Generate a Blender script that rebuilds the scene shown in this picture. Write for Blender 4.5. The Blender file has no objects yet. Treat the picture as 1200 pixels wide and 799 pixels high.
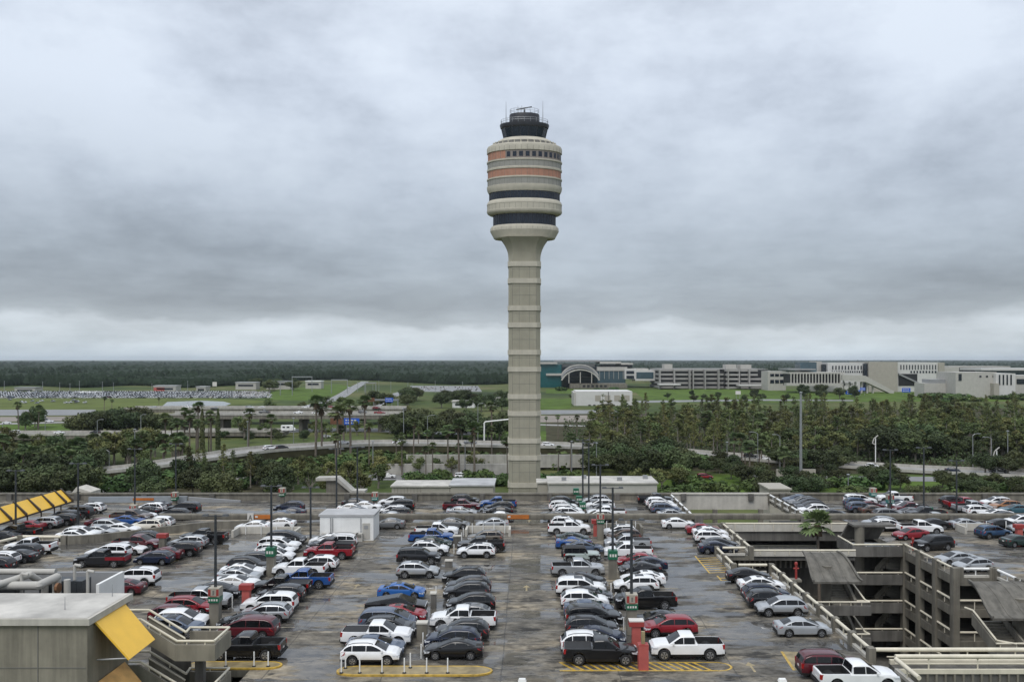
import bpy, bmesh, math, random
from mathutils import Vector, Matrix, noise
R = math.radians
random.seed(7)
scene = bpy.context.scene
COL = scene.collection
CAM_H, F, VX, VY = 24.0, 1000.0, 620.0, 421.0      # camera height over the deck, focal length, vanishing point
GZ = -14.0                                          # ground level round the garage


def P(px, py, z=0.0):
    """point of the horizontal plane z seen at (px, py) when laying out the site plan"""
    Y = F * (CAM_H - z) / (py - VY)
    return (px - VX) * Y / F, Y


def AT(px, py, Y):
    return (px - VX) * Y / F, CAM_H - (py - VY) * Y / F


# ------------------------------------------------------------------ mesh helper
class MB:
    def __init__(self):
        self.v, self.f, self.m = [], [], []

    def poly(self, pts, m=0):
        n = len(self.v)
        self.v += [tuple(p) for p in pts]
        self.f.append(tuple(range(n, n + len(pts))))
        self.m.append(m)

    def box(self, x0, y0, z0, x1, y1, z1, m=0, top=None):
        n = len(self.v)
        self.v += [(x0, y0, z0), (x1, y0, z0), (x1, y1, z0), (x0, y1, z0), (x0, y0, z1), (x1, y0, z1), (x1, y1, z1), (x0, y1, z1)]
        for q in ((0, 3, 2, 1), (4, 5, 6, 7), (0, 1, 5, 4), (1, 2, 6, 5), (2, 3, 7, 6), (3, 0, 4, 7)):
            self.f.append(tuple(n + i for i in q))
            self.m.append(m)
        if top is not None:
            self.m[-5] = top

    def obox(self, a, b, w, z0, z1, m=0, z0b=None, z1b=None):
        """wall-like box along the plan segment a-b, width w; heights may differ at b"""
        d = Vector((b[0] - a[0], b[1] - a[1]))
        L = d.length or 1e-6
        nx, ny = -d.y / L * w / 2, d.x / L * w / 2
        z0b = z0 if z0b is None else z0b
        z1b = z1 if z1b is None else z1b
        n = len(self.v)
        self.v += [(a[0] - nx, a[1] - ny, z0), (b[0] - nx, b[1] - ny, z0b), (b[0] + nx, b[1] + ny, z0b), (a[0] + nx, a[1] + ny, z0),
                   (a[0] - nx, a[1] - ny, z1), (b[0] - nx, b[1] - ny, z1b), (b[0] + nx, b[1] + ny, z1b), (a[0] + nx, a[1] + ny, z1)]
        for q in ((0, 3, 2, 1), (4, 5, 6, 7), (0, 1, 5, 4), (1, 2, 6, 5), (2, 3, 7, 6), (3, 0, 4, 7)):
            self.f.append(tuple(n + i for i in q))
            self.m.append(m)

    def tube(self, a, b, r0, r1=None, seg=8, m=0, caps=True):
        r1 = r0 if r1 is None else r1
        a, b = Vector(a), Vector(b)
        d = (b - a).normalized()
        u = d.orthogonal().normalized()
        w = d.cross(u)
        n = len(self.v)
        for c, r in ((a, r0), (b, r1)):
            for i in range(seg):
                t = 2 * math.pi * i / seg
                self.v.append(tuple(c + u * math.cos(t) * r + w * math.sin(t) * r))
        for i in range(seg):
            j = (i + 1) % seg
            self.f.append((n + i, n + j, n + seg + j, n + seg + i))
            self.m.append(m)
        if caps:
            self.f.append(tuple(n + i for i in reversed(range(seg))))
            self.f.append(tuple(n + seg + i for i in range(seg)))
            self.m += [m, m]

    def path(self, pts, r, seg=6, m=0):
        for a, b in zip(pts[:-1], pts[1:]):
            self.tube(a, b, r, r, seg, m)

    def lathe(self, prof, seg=32, c=(0, 0), m=0, mats=None, a0=0.0):
        n = len(self.v)
        for (r, z) in prof:
            for i in range(seg):
                t = a0 + 2 * math.pi * i / seg
                self.v.append((c[0] + r * math.cos(t), c[1] + r * math.sin(t), z))
        for k in range(len(prof) - 1):
            for i in range(seg):
                j = (i + 1) % seg
                self.f.append((n + k * seg + i, n + k * seg + j, n + (k + 1) * seg + j, n + (k + 1) * seg + i))
                self.m.append(mats[k] if mats else m)
        return self

    def loft(self, secs, matf=None, caps=True, m=0):
        n, k = len(self.v), len(secs[0])
        for s in secs:
            self.v += [tuple(p) for p in s]
        for i in range(len(secs) - 1):
            for j in range(k):
                q = (j + 1) % k
                self.f.append((n + i * k + j, n + i * k + q, n + (i + 1) * k + q, n + (i + 1) * k + j))
                self.m.append(matf(i, j) if matf else m)
        if caps:
            self.f.append(tuple(n + j for j in range(k)))
            self.f.append(tuple(n + (len(secs) - 1) * k + j for j in range(k)))
            self.m += [matf(0, 0) if matf else m] * 2

    def mesh(self, name, mats, smooth=None, recalc=True):
        me = bpy.data.meshes.new(name)
        me.from_pydata(self.v, [], self.f)
        for x in (mats if isinstance(mats, (list, tuple)) else [mats]):
            me.materials.append(x)
        me.polygons.foreach_set('material_index', self.m)
        if recalc:
            bm = bmesh.new()
            bm.from_mesh(me)
            if smooth is not None:
                bmesh.ops.remove_doubles(bm, verts=bm.verts, dist=1e-4)
            bmesh.ops.recalc_face_normals(bm, faces=bm.faces)
            bm.to_mesh(me)
            bm.free()
        if smooth is not None:
            me.polygons.foreach_set('use_smooth', [True] * len(me.polygons))
            me.set_sharp_from_angle(angle=R(smooth))
        me.update()
        return me

    def build(self, name, mats, parent=None, smooth=None, recalc=True, **kw):
        return link(name, self.mesh(name, mats, smooth, recalc), parent, **kw)


def link(name, me, parent=None, loc=None, rz=None, label=None, cat=None, group=None, kind=None):
    o = bpy.data.objects.new(name, me)
    COL.objects.link(o)
    if parent is not None:
        o.parent = parent
    if loc is not None:
        o.location = loc
    if rz is not None:
        o.rotation_euler.z = rz
    tag(o, label, cat, group, kind)
    return o


def tag(o, label=None, cat=None, group=None, kind=None):
    if label:
        o['label'] = label
    if cat:
        o['category'] = cat
    if group:
        o['group'] = group
    if kind:
        o['kind'] = kind
    return o


def thing(name, label, cat, loc=(0, 0, 0), rz=0.0, group=None):
    o = link(name, None, None, loc, rz, label, cat, group)
    o.empty_display_size = 0.3
    return o


def dup(root, loc, rz=0.0, label=None, group=None, scale=None):
    r = root.copy()
    COL.objects.link(r)
    r.location = loc
    r.rotation_euler = (0, 0, rz)
    if scale:
        r.scale = scale
    if label:
        r['label'] = label
    if group:
        r['group'] = group
    for ch in list(root.children):
        c = ch.copy()
        COL.objects.link(c)
        c.parent = r
        for g in ch.children:
            d = g.copy()
            COL.objects.link(d)
            d.parent = c
    return r


# ------------------------------------------------------------------ materials
def new_mat(name):
    m = bpy.data.materials.new(name)
    m.use_nodes = True
    nt = m.node_tree
    return m, nt, nt.nodes['Principled BSDF']


def rgba(c):
    return (c[0], c[1], c[2], 1.0)


def noise_node(nt, coord, scale, detail=4, rough=.55, stretch=None, loc=(0, 0, 0)):
    n = nt.nodes.new('ShaderNodeTexNoise')
    n.inputs['Scale'].default_value = scale
    n.inputs['Detail'].default_value = detail
    n.inputs['Roughness'].default_value = rough
    mp = nt.nodes.new('ShaderNodeMapping')
    if stretch:
        mp.inputs['Scale'].default_value = stretch
    mp.inputs['Location'].default_value = loc
    nt.links.new(coord, mp.inputs['Vector'])
    nt.links.new(mp.outputs['Vector'], n.inputs['Vector'])
    return n.outputs['Fac']


def ramp(nt, fac, stops):
    r = nt.nodes.new('ShaderNodeValToRGB')
    e = r.color_ramp.elements
    while len(e) < len(stops):
        e.new(0.5)
    for el, (p, c) in zip(e, stops):
        el.position = p
        el.color = rgba(c) if isinstance(c, (tuple, list)) else (c, c, c, 1)
    nt.links.new(fac, r.inputs['Fac'])
    return r.outputs['Color']


def mix(nt, fac, a, b, mode='MIX'):
    n = nt.nodes.new('ShaderNodeMix')
    n.data_type = 'RGBA'
    n.blend_type = mode
    for s, v in ((n.inputs['Factor'], fac), (n.inputs[6], a), (n.inputs[7], b)):
        if isinstance(v, bpy.types.NodeSocket):
            nt.links.new(v, s)
        elif isinstance(v, (int, float)):
            s.default_value = v if s.type == 'VALUE' else (v, v, v, 1)
        else:
            s.default_value = rgba(v)
    return n.outputs[2]


def coords(nt, kind):
    if kind == 'World':
        return nt.nodes.new('ShaderNodeNewGeometry').outputs['Position']
    return nt.nodes.new('ShaderNodeTexCoord').outputs[kind]


def mat(name, c, rough=.6, var=.18, scale=1.0, metal=0.0, coat=0.0, coord='Object', stretch=None, streak=0.0, bump=0.0, rnd=0.0, spec=.5,
        detail=5):
    m, nt, b = new_mat(name)
    co = coords(nt, coord)
    f = noise_node(nt, co, scale, detail, .6, stretch)
    col = ramp(nt, f, [(.28, [x * (1 - var) for x in c]), (.72, [min(1, x * (1 + var)) for x in c])])
    if streak:
        s = noise_node(nt, co, .9, 5, .65, (1.2, 1.2, .09))
        col = mix(nt, streak, col, ramp(nt, s, [(.42, [x * .25 for x in c]), (.58, [x * 1.05 for x in c])]), 'MIX')
    if rnd:
        oi = nt.nodes.new('ShaderNodeObjectInfo')
        hs = nt.nodes.new('ShaderNodeHueSaturation')
        mr = nt.nodes.new('ShaderNodeMapRange')
        mr.inputs[3].default_value = 1 - rnd
        mr.inputs[4].default_value = 1 + rnd
        nt.links.new(oi.outputs['Random'], mr.inputs[0])
        nt.links.new(mr.outputs[0], hs.inputs['Value'])
        mr2 = nt.nodes.new('ShaderNodeMapRange')
        mr2.inputs[3].default_value = .5 - rnd * .12
        mr2.inputs[4].default_value = .5 + rnd * .06
        ml = nt.nodes.new('ShaderNodeMath')
        ml.operation = 'FRACT'
        m2 = nt.nodes.new('ShaderNodeMath')
        m2.operation = 'MULTIPLY'
        m2.inputs[1].default_value = 7.31
        nt.links.new(oi.outputs['Random'], m2.inputs[0])
        nt.links.new(m2.outputs[0], ml.inputs[0])
        nt.links.new(ml.outputs[0], mr2.inputs[0])
        nt.links.new(mr2.outputs[0], hs.inputs['Hue'])
        nt.links.new(col, hs.inputs['Color'])
        col = hs.outputs['Color']
    nt.links.new(col, b.inputs['Base Color'])
    b.inputs['Roughness'].default_value = rough
    b.inputs['Metallic'].default_value = metal
    b.inputs['Coat Weight'].default_value = coat
    b.inputs['Coat Roughness'].default_value = .03
    b.inputs['Specular IOR Level'].default_value = spec
    if bump:
        bn = nt.nodes.new('ShaderNodeBump')
        bn.inputs['Strength'].default_value = bump
        nt.links.new(noise_node(nt, co, scale * 6, 4), bn.inputs['Height'])
        nt.links.new(bn.outputs['Normal'], b.inputs['Normal'])
    return m


def deck_material():
    """weathered, rain-wet parking deck: old concrete, tan worn areas, tyre grime, shallow puddles, construction joints"""
    m, nt, b = new_mat('wet_deck')
    co = coords(nt, 'World')
    big = noise_node(nt, co, .15, 6, .62, (.55, 1, 1))
    col = ramp(nt, big, [(.34, (.085, .080, .072)), (.46, (.140, .130, .112)), (.55, (.205, .182, .145)), (.66, (.31, .262, .19))])
    fine = noise_node(nt, co, 1.0, 9, .76, (.55, 1, 1), (13, 5, 0))
    col = mix(nt, .95, col, ramp(nt, fine, [(.33, .30), (.5, .95), (.67, 1.6)]), 'MULTIPLY')
    stain = noise_node(nt, co, .42, 8, .70, (.45, 1, 1), (40, 11, 0))
    col = mix(nt, ramp(nt, stain, [(.53, 0.0), (.60, .85)]), col, (.034, .033, .032))
    spot = noise_node(nt, co, 1.3, 3, .5, (.7, 1, 1), (5, 9, 0))
    col = mix(nt, ramp(nt, spot, [(.66, 0.0), (.71, .8)]), col, (.022, .021, .020))
    patch = noise_node(nt, co, .45, 3, .5, (.5, 1.2, 1), (3, 70, 0))
    col = mix(nt, ramp(nt, patch, [(.65, 0.0), (.68, .5)]), col, (.38, .335, .255))
    # joints across the deck every 8.6 m and along it every 18 m
    sx = nt.nodes.new('ShaderNodeSeparateXYZ')
    nt.links.new(co, sx.inputs[0])
    wob = noise_node(nt, co, .25, 4)
    for ax, per, off, wd in (('Y', 8.6, 5.4, .10), ('X', 9.0, 2.0, .05)):
        ad = nt.nodes.new('ShaderNodeMath')
        ad.operation = 'MULTIPLY_ADD'
        ad.inputs[1].default_value = .25
        nt.links.new(wob, ad.inputs[0])
        nt.links.new(sx.outputs[ax], ad.inputs[2])
        md = nt.nodes.new('ShaderNodeMath')
        md.operation = 'PINGPONG'
        md.inputs[1].default_value = per / 2
        a2 = nt.nodes.new('ShaderNodeMath')
        a2.operation = 'ADD'
        a2.inputs[1].default_value = off
        nt.links.new(ad.outputs[0], a2.inputs[0])
        nt.links.new(a2.outputs[0], md.inputs[0])
        lt = nt.nodes.new('ShaderNodeMath')
        lt.operation = 'LESS_THAN'
        lt.inputs[1].default_value = wd
        nt.links.new(md.outputs[0], lt.inputs[0])
        mu = nt.nodes.new('ShaderNodeMath')
        mu.operation = 'MULTIPLY'
        mu.inputs[1].default_value = .6
        nt.links.new(lt.outputs[0], mu.inputs[0])
        col = mix(nt, mu.outputs[0], col, (.05, .05, .05))
    wet = noise_node(nt, co, .27, 8, .64, (.42, 1, 1), (91, 33, 0))
    wetf = ramp(nt, wet, [(.485, 0.0), (.52, 1.0)])
    col = mix(nt, wetf, col, mix(nt, .5, col, (.040, .041, .044)))
    nt.links.new(col, b.inputs['Base Color'])
    rg = ramp(nt, wet, [(.47, .75), (.515, .30), (.56, .04)])
    nt.links.new(rg, b.inputs['Roughness'])
    nt.links.new(ramp(nt, wet, [(.47, .10), (.54, .45)]), b.inputs['Specular IOR Level'])
    bn = nt.nodes.new('ShaderNodeBump')
    inv = ramp(nt, wet, [(.48, .5), (.53, 0.015)])
    nt.links.new(inv, bn.inputs['Strength'])
    bn.inputs['Distance'].default_value = .02
    nt.links.new(fine, bn.inputs['Height'])
    nt.links.new(bn.outputs['Normal'], b.inputs['Normal'])
    return m


def ground_material():
    m, nt, b = new_mat('grass_ground')
    co = coords(nt, 'World')
    big = noise_node(nt, co, .006, 6, .6)
    col = ramp(nt, big, [(.34, (.030, .046, .016)), (.46, (.058, .085, .022)), (.55, (.090, .105, .034)), (.68, (.145, .135, .062))])
    fine = noise_node(nt, co, .09, 8, .7, None, (9, 4, 0))
    col = mix(nt, .8, col, ramp(nt, fine, [(.3, .55), (.7, 1.3)]), 'MULTIPLY')
    nt.links.new(col, b.inputs['Base Color'])
    b.inputs['Roughness'].default_value = .9
    b.inputs['Specular IOR Level'].default_value = .15
    return m


M = {}
def setup_materials():
    M['deck'] = deck_material()
    M['grass'] = ground_material()
    M['lawn'] = mat('bright_lawn', (.074, .118, .022), .9, .5, .10, coord='World', spec=.1, detail=7)
    M['dry_grass'] = mat('olive_grass', (.10, .125, .035), .9, .3, .05, coord='World', spec=.1, detail=7)
    M['soil'] = mat('leaf_litter', (.055, .052, .030), .95, .4, .2, coord='World', spec=.1)
    M['road'] = mat('road_asphalt', (.17, .168, .165), .45, .2, .15, coord='World', stretch=(1, .3, 1))
    M['road_pale'] = mat('pale_concrete_road', (.26, .25, .235), .5, .16, .2, coord='World')
    M['dirt'] = mat('brown_taxiway', (.21, .18, .15), .7, .2, .05, coord='World')
    M['water'] = mat('pond_water', (.20, .22, .24), .08, .05, .02, coord='World')
    M['line'] = mat('white_road_paint', (.7, .7, .68), .6, .15, 1, coord='World')
    M['conc'] = mat('weathered_concrete', (.185, .170, .138), .75, .3, .7, coord='World', streak=.38, bump=.12)
    M['hood'] = mat('hood_concrete', (.125, .117, .10), .8, .5, .9, coord='World', stretch=(1.6, .25, .25), streak=.35, bump=.1)
    M['sign_cream'] = mat('sign_cream', (.36, .33, .27), .5, .15, 2)
    M['conc_mid'] = mat('bridge_concrete', (.40, .385, .345), .7, .2, .4, coord='World', streak=.2)
    M['conc_bldg'] = mat('building_concrete', (.245, .225, .178), .75, .22, .6, coord='World', streak=.30, bump=.12)
    M['conc_pale'] = mat('pale_concrete', (.50, .475, .42), .7, .14, .8, coord='World', streak=.14, bump=.08)
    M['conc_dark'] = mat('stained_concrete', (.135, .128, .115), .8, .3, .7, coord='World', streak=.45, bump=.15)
    M['cream'] = mat('cream_rail_paint', (.66, .61, .49), .5, .10, 1.2, coord='World', streak=.10)
    M['white'] = mat('white_paint', (.78, .78, .76), .5, .08, .8, coord='World', streak=.06)
    M['offwhite'] = mat('off_white_render', (.43, .415, .38), .7, .08, .3, coord='World', streak=.06)
    M['beige'] = mat('beige_wall', (.36, .335, .285), .7, .08, .3, coord='World', streak=.05)
    M['grey_panel'] = mat('grey_panel', (.27, .275, .28), .6, .08, .3, coord='World', streak=.05)
    M['roof_pale'] = mat('pale_flat_roof', (.46, .44, .40), .55, .35, .35, coord='World', detail=7)
    M['roof_mid'] = mat('grey_flat_roof', (.40, .40, .40), .45, .3, .3, coord='World', detail=7)
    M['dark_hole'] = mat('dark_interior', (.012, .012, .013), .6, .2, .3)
    M['glass_dark'] = mat('dark_glass', (.012, .018, .028), .10, .15, .3, spec=.7)
    M['glass_teal'] = mat('teal_glass', (.010, .085, .095), .12, .2, .2, spec=.7)
    M['glass_blue'] = mat('blue_grey_glass', (.05, .085, .105), .12, .2, .2, spec=.7)
    M['steel'] = mat('grey_galvanised_steel', (.34, .35, .36), .45, .12, 2, metal=.6)
    M['steel_dark'] = mat('dark_painted_pole', (.035, .04, .045), .45, .15, 2)
    M['rust'] = mat('rust_brown_steel', (.16, .075, .032), .7, .3, 1.5)
    M['orange'] = mat('orange_barrier', (.42, .13, .02), .6, .25, .6)
    M['yellow'] = mat('yellow_awning', (.83, .50, .055), .45, .06, .8, coord='World')
    M['yellow_dirty'] = mat('stained_yellow_awning', (.62, .36, .12), .6, .45, .5, coord='World')
    M['yellow_paint'] = mat('worn_yellow_paint', (.46, .30, .05), .5, .45, 2.2, coord='World', detail=8)
    M['tan_paint'] = mat('faded_tan_paint', (.27, .215, .115), .5, .45, 1.0, coord='World', detail=8)
    M['brown'] = mat('dark_brown_steel', (.04, .028, .022), .5, .15, 1)
    M['red'] = mat('red_paint', (.30, .04, .035), .5, .12, 1.5)
    M['red_faded'] = mat('faded_red_paint', (.42, .095, .08), .55, .12, 1.5)
    M['green_sign'] = mat('green_sign', (.010, .11, .055), .4, .06, 1)
    M['teal_sign'] = mat('teal_sign', (.02, .18, .16), .4, .06, 1)
    M['blue_sign'] = mat('blue_sign', (.01, .10, .55), .4, .06, 1)
    M['sign_white'] = mat('sign_white', (.62, .60, .56), .4, .05, 1)
    M['brown_sign'] = mat('brown_sign', (.14, .06, .03), .5, .1, 1)
    M['terracotta'] = mat('terracotta_panel', (.40, .20, .135), .65, .14, .8, streak=.12)
    M['tower_pale'] = mat('tower_pale_concrete', (.47, .44, .365), .75, .10, .5, streak=.08, bump=.05)
    M['tower_grey'] = mat('tower_grey_concrete', (.285, .28, .255), .75, .10, .5, streak=.08, bump=.05)
    M['tower_shaft'] = mat('tower_shaft_concrete', (.315, .297, .232), .75, .09, .4, streak=.06, bump=.05)
    M['joint'] = mat('panel_joint', (.16, .155, .14), .8, .1, 1)
    M['tower_black'] = mat('tower_black_metal', (.025, .026, .032), .4, .12, 1)
    M['tower_glass'] = mat('tower_cab_glass', (.006, .012, .024), .15, .25, .5, spec=.6)
    M['bark'] = mat('grey_brown_bark', (.20, .18, .15), .9, .3, 3, rnd=.2)
    M['palm_bark'] = mat('palm_bark', (.15, .125, .10), .9, .3, 3, rnd=.15)
    M['oak_leaf'] = mat('oak_leaves', (.054, .074, .030), .7, .5, .5, rnd=.42, spec=.2)
    M['cyp_leaf'] = mat('cypress_leaves', (.100, .122, .045), .75, .45, .4, rnd=.45, spec=.15)
    M['palm_leaf'] = mat('palm_leaves', (.10, .14, .055), .6, .35, .8, rnd=.25, spec=.3)
    M['palm_dead'] = mat('dry_palm_skirt', (.13, .10, .06), .9, .3, 2, rnd=.2)
    M['shrub_leaf'] = mat('shrub_leaves', (.060, .10, .030), .75, .45, .6, rnd=.3, spec=.2)
    M['far_leaf'] = mat('far_forest_leaves', (.022, .034, .021), .9, .55, .012, coord='World', spec=.05, detail=6)
    M['bldg_white'] = mat('building_white', (.56, .55, .53), .6, .06, .3, coord='World')
    M['garage_grey'] = mat('garage_grey_concrete', (.30, .29, .275), .7, .08, .3, coord='World')
    # cars
    M['tyre'] = mat('tyre_rubber', (.014, .014, .015), .8, .2, 8)
    M['rim'] = mat('alloy_rim', (.42, .43, .45), .35, .1, 8, metal=.8)
    M['rim_gap'] = mat('rim_shadow_gap', (.02, .02, .02), .7, .2, 8)
    M['trim'] = mat('black_plastic_trim', (.018, .018, .019), .6, .2, 4)
    M['liner'] = mat('pickup_bed_liner', (.016, .016, .017), .7, .3, 3)
    M['car_glass'] = mat('car_window_glass', (.008, .009, .011), .03, .3, .7, spec=.42)
    M['headlight'] = mat('headlight_lens', (.55, .57, .6), .12, .15, 6, coat=.5)
    M['taillight'] = mat('tail_light_lens', (.32, .012, .012), .15, .2, 6, coat=.5)
    M['plate'] = mat('licence_plate', (.62, .6, .58), .5, .1, 10)
    M['chrome'] = mat('chrome_trim', (.55, .56, .58), .18, .08, 5, metal=.95)


PAINT = {'white': (.76, .765, .77), 'ivory': (.66, .63, .55), 'silver': (.42, .435, .45), 'light grey': (.34, .36, .38), 'grey': (.17, .175, .18),
         'charcoal': (.015, .016, .019), 'black': (.006, .006, .007), 'navy': (.007, .013, .034), 'blue': (.014, .065, .23), 'bright blue': (.018, .10, .33),
         'slate blue': (.075, .10, .15), 'pale green': (.36, .42, .40), 'red': (.22, .012, .02), 'maroon': (.085, .010, .016), 'brown': (.085, .058, .045),
         'dark green': (.014, .032, .028), 'taupe': (.16, .14, .115), 'orange-brown': (.30, .14, .06), 'steel blue': (.025, .062, .125), 'teal blue': (.04, .10, .13)}
_paint = {}
def paint(c):
    if c not in _paint:
        metal = .5 if c in ('silver', 'light grey', 'grey', 'taupe') else 0.0
        m = mat(c.replace(' ', '_').replace('-', '_') + '_car_paint', PAINT[c], .35, .07, 1.1, metal=metal, coat=.8, spec=.15)
        _paint[c] = m
    return _paint[c]


setup_materials()


# ------------------------------------------------------------------ camera, light, sky
def setup_view():
    cam = bpy.data.cameras.new('camera')
    cam.sensor_width = 36
    cam.lens = 36 * F / 1200
    cam.shift_x = -(VX - 600) / 1200
    cam.shift_y = (VY - 399.5) / 1200
    cam.clip_start = .5
    cam.clip_end = 60000
    o = bpy.data.objects.new('camera', cam)
    COL.objects.link(o)
    o.location = (0, 0, CAM_H)
    o.rotation_euler = (R(90), 0, 0)
    scene.camera = o
    sun = bpy.data.lights.new('sun', 'SUN')
    sun.energy = SUN
    sun.angle = R(35)
    sun.color = (1, .97, .93)
    so = bpy.data.objects.new('sun', sun)
    COL.objects.link(so)
    el, az = R(58), R(200)       # high, behind the camera
    so.rotation_euler = (R(90) - el, 0, math.pi - az)
    vs = scene.view_settings
    vs.view_transform = 'Standard'
    vs.look = 'None'
    vs.exposure = EXPOSURE
    vs.gamma = 1
    vs.use_curve_mapping = False
    w = bpy.data.worlds.new('World')
    scene.world = w
    w.use_nodes = True
    nt = w.node_tree
    bg = nt.nodes['Background']
    sky = nt.nodes.new('ShaderNodeTexSky')
    sky.sky_type = 'NISHITA'
    sky.sun_disc = False
    sky.sun_elevation = el
    sky.sun_rotation = az
    sky.air_density = 1.0
    bg.inputs['Strength'].default_value = .10
    tc = nt.nodes.new('ShaderNodeTexCoord').outputs['Generated']
    sp = nt.nodes.new('ShaderNodeSeparateXYZ')
    nt.links.new(tc, sp.inputs[0])
    def math_n(op, a, b=None, c=None):
        n = nt.nodes.new('ShaderNodeMath')
        n.operation = op
        for i, v in enumerate((a, b, c)):
            if v is None:
                continue
            if isinstance(v, bpy.types.NodeSocket):
                nt.links.new(v, n.inputs[i])
            else:
                n.inputs[i].default_value = v
        return n.outputs[0]
    # cloud deck: project the view direction on a layer overhead
    n1 = noise_node(nt, tc, 2.6, 5, .5, (1, 1, 1.5), (2.2, 5.5, .7))
    n2 = noise_node(nt, tc, 6.0, 7, .60, (1, 1, 1.6), (7.7, 1.5, 3))
    n3 = noise_node(nt, tc, 5.0, 6, .6, (1, 1, 5.0), (1.2, 2.2, .4))     # layers seen side on near the horizon
    n4 = noise_node(nt, tc, 17, 6, .6, (1, 1, 2.6), (4.2, .3, 1.9))
    low = ramp(nt, sp.outputs['Z'], [(.08, 1.0), (.20, 0.0)])
    s = math_n('ADD', math_n('MULTIPLY', n1, .46), math_n('ADD', math_n('MULTIPLY', n2, .38), math_n('MULTIPLY', n4, .16)))
    # base brightness of the overcast by elevation, lifted and lowered by the cloud lumps
    wob = math_n('MULTIPLY_ADD', math_n('SUBTRACT', n2, .5), .055, sp.outputs['Z'])
    wob = math_n('MULTIPLY_ADD', math_n('SUBTRACT', n4, .5), .016, wob)
    wob = math_n('MULTIPLY_ADD', math_n('SUBTRACT', n1, .5), .05, wob)
    base = ramp(nt, wob, [(0.0, (.46, .52, .57)), (.012, (.50, .555, .595)), (.034, (.515, .56, .60)), (.043, (.35, .385, .42)), (.060, (.285, .315, .35)),
                          (.115, (.33, .368, .412)), (.19, (.415, .460, .520)), (.30, (.53, .58, .655)), (.6, (.65, .70, .77))])
    lump = ramp(nt, s, [(.38, (.66, .67, .685)), (.46, (.83, .838, .85)), (.53, (.96, .965, .97)), (.61, (1.07, 1.07, 1.06))])
    lump = mix(nt, math_n('MULTIPLY', low, .5), lump, ramp(nt, n3, [(.36, .74), (.64, 1.22)]))
    cl = mix(nt, 1.0, base, lump, 'MULTIPLY')
    cl = mix(nt, 1.0, cl, (10.0, 10.05, 10.15), 'MULTIPLY')
    out = mix(nt, .93, sky.outputs['Color'], cl)
    nt.links.new(out, bg.inputs['Color'])


EXPOSURE, SUN = 0.45, 1.5
setup_view()
# ------------------------------------------------------------------ ground, roads
def spline(pts, n=8):
    out = []
    q = [Vector(p) for p in pts]
    q = [q[0] * 2 - q[1]] + q + [q[-1] * 2 - q[-2]]
    for i in range(1, len(q) - 2):
        a, b, c, d = q[i - 1:i + 3]
        for k in range(n):
            t = k / n
            out.append(.5 * ((2 * b) + (c - a) * t + (2 * a - 5 * b + 4 * c - d) * t * t + (3 * b - a - 3 * c + d) * t ** 3))
    out.append(q[-2])
    return out


def offsets(pts, w):
    L, Rr = [], []
    for i, p in enumerate(pts):
        a = pts[max(0, i - 1)]
        b = pts[min(len(pts) - 1, i + 1)]
        d = Vector((b.x - a.x, b.y - a.y, 0)).normalized()
        n = Vector((-d.y, d.x, 0))
        L.append(p + n * w / 2)
        Rr.append(p - n * w / 2)
    return L, Rr


def road(name, pts, w, m, lines=True, skirt=0.0, skirt_mat=None, z=0.0, n=8):
    c = spline(pts, n)
    c = [p + Vector((0, 0, z)) for p in c]
    L, Rr = offsets(c, w)
    mb = MB()
    for i in range(len(c) - 1):
        mb.poly([L[i], Rr[i], Rr[i + 1], L[i + 1]], 0)
        if skirt:
            dn = Vector((0, 0, -skirt))
            mb.poly([L[i], L[i + 1], L[i + 1] + dn, L[i] + dn], 2)
            mb.poly([Rr[i + 1], Rr[i], Rr[i] + dn, Rr[i + 1] + dn], 2)
    if lines:
        up = Vector((0, 0, .012))
        for off in (-.46, -.155, .155, .46):
            l2, r2 = offsets([p + up for p in c], .3)
            e, _ = offsets(c, w * 2 * off)
            for i in range(len(c) - 1):
                if abs(off) < .3 and i % 3:
                    continue
                d0, d1 = e[i] - c[i], e[i + 1] - c[i + 1]
                mb.poly([l2[i] + d0, r2[i] + d0, r2[i + 1] + d1, l2[i + 1] + d1], 1)
    return mb.build(name, [m, M['line'], skirt_mat or M['conc']], kind='structure', recalc=False), c


def sheet(name, poly, m, z):
    mb = MB()
    mb.poly([(x, y, z) for x, y in poly])
    o = mb.build(name, m, kind='structure', recalc=False)
    if o.data.polygons[0].normal.z < 0:
        o.data.flip_normals()
    return o


def psheet(name, pix, m, z):
    return sheet(name, [P(x, y, GZ) for x, y in pix], m, GZ + z)


S = 40000
sheet('ground', [(-S, -2000), (S, -2000), (S, S), (-S, S)], M['grass'], GZ)
psheet('lawn', [(-40, 497), (112, 497), (104, 513), (-60, 516)], M['lawn'], .06)
psheet('field_grass', [(-60, 466), (200, 465), (330, 470), (200, 481), (-80, 481)], M['dry_grass'], .05)
psheet('lawn', [(325, 457), (395, 450), (412, 452), (380, 470), (300, 468)], M['lawn'], .07)
psheet('lawn', [(632, 467), (672, 467), (668, 479), (632, 480)], M['lawn'], .06)
psheet('lawn', [(640, 456), (1160, 456), (1200, 470), (760, 472), (745, 460), (640, 461)], M['lawn'], .04)
psheet('lawn', [(770, 556), (1240, 558), (1250, 590), (770, 590)], M['lawn'], .05)
psheet('lawn', [(270, 536), (350, 531), (365, 548), (285, 562)], M['lawn'], .05)
psheet('lawn', [(470, 505), (640, 505), (640, 515), (470, 512)], M['lawn'], .06)
psheet('lawn', [(0, 520), (110, 520), (95, 545), (-40, 550)], M['lawn'], .05)
psheet('woodland_floor', [(640, 486), (1280, 477), (1400, 552), (880, 556), (640, 540)], M['soil'], .08)
psheet('woodland_floor', [(-80, 548), (340, 545), (345, 600), (-100, 600)], M['soil'], .09)
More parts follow.
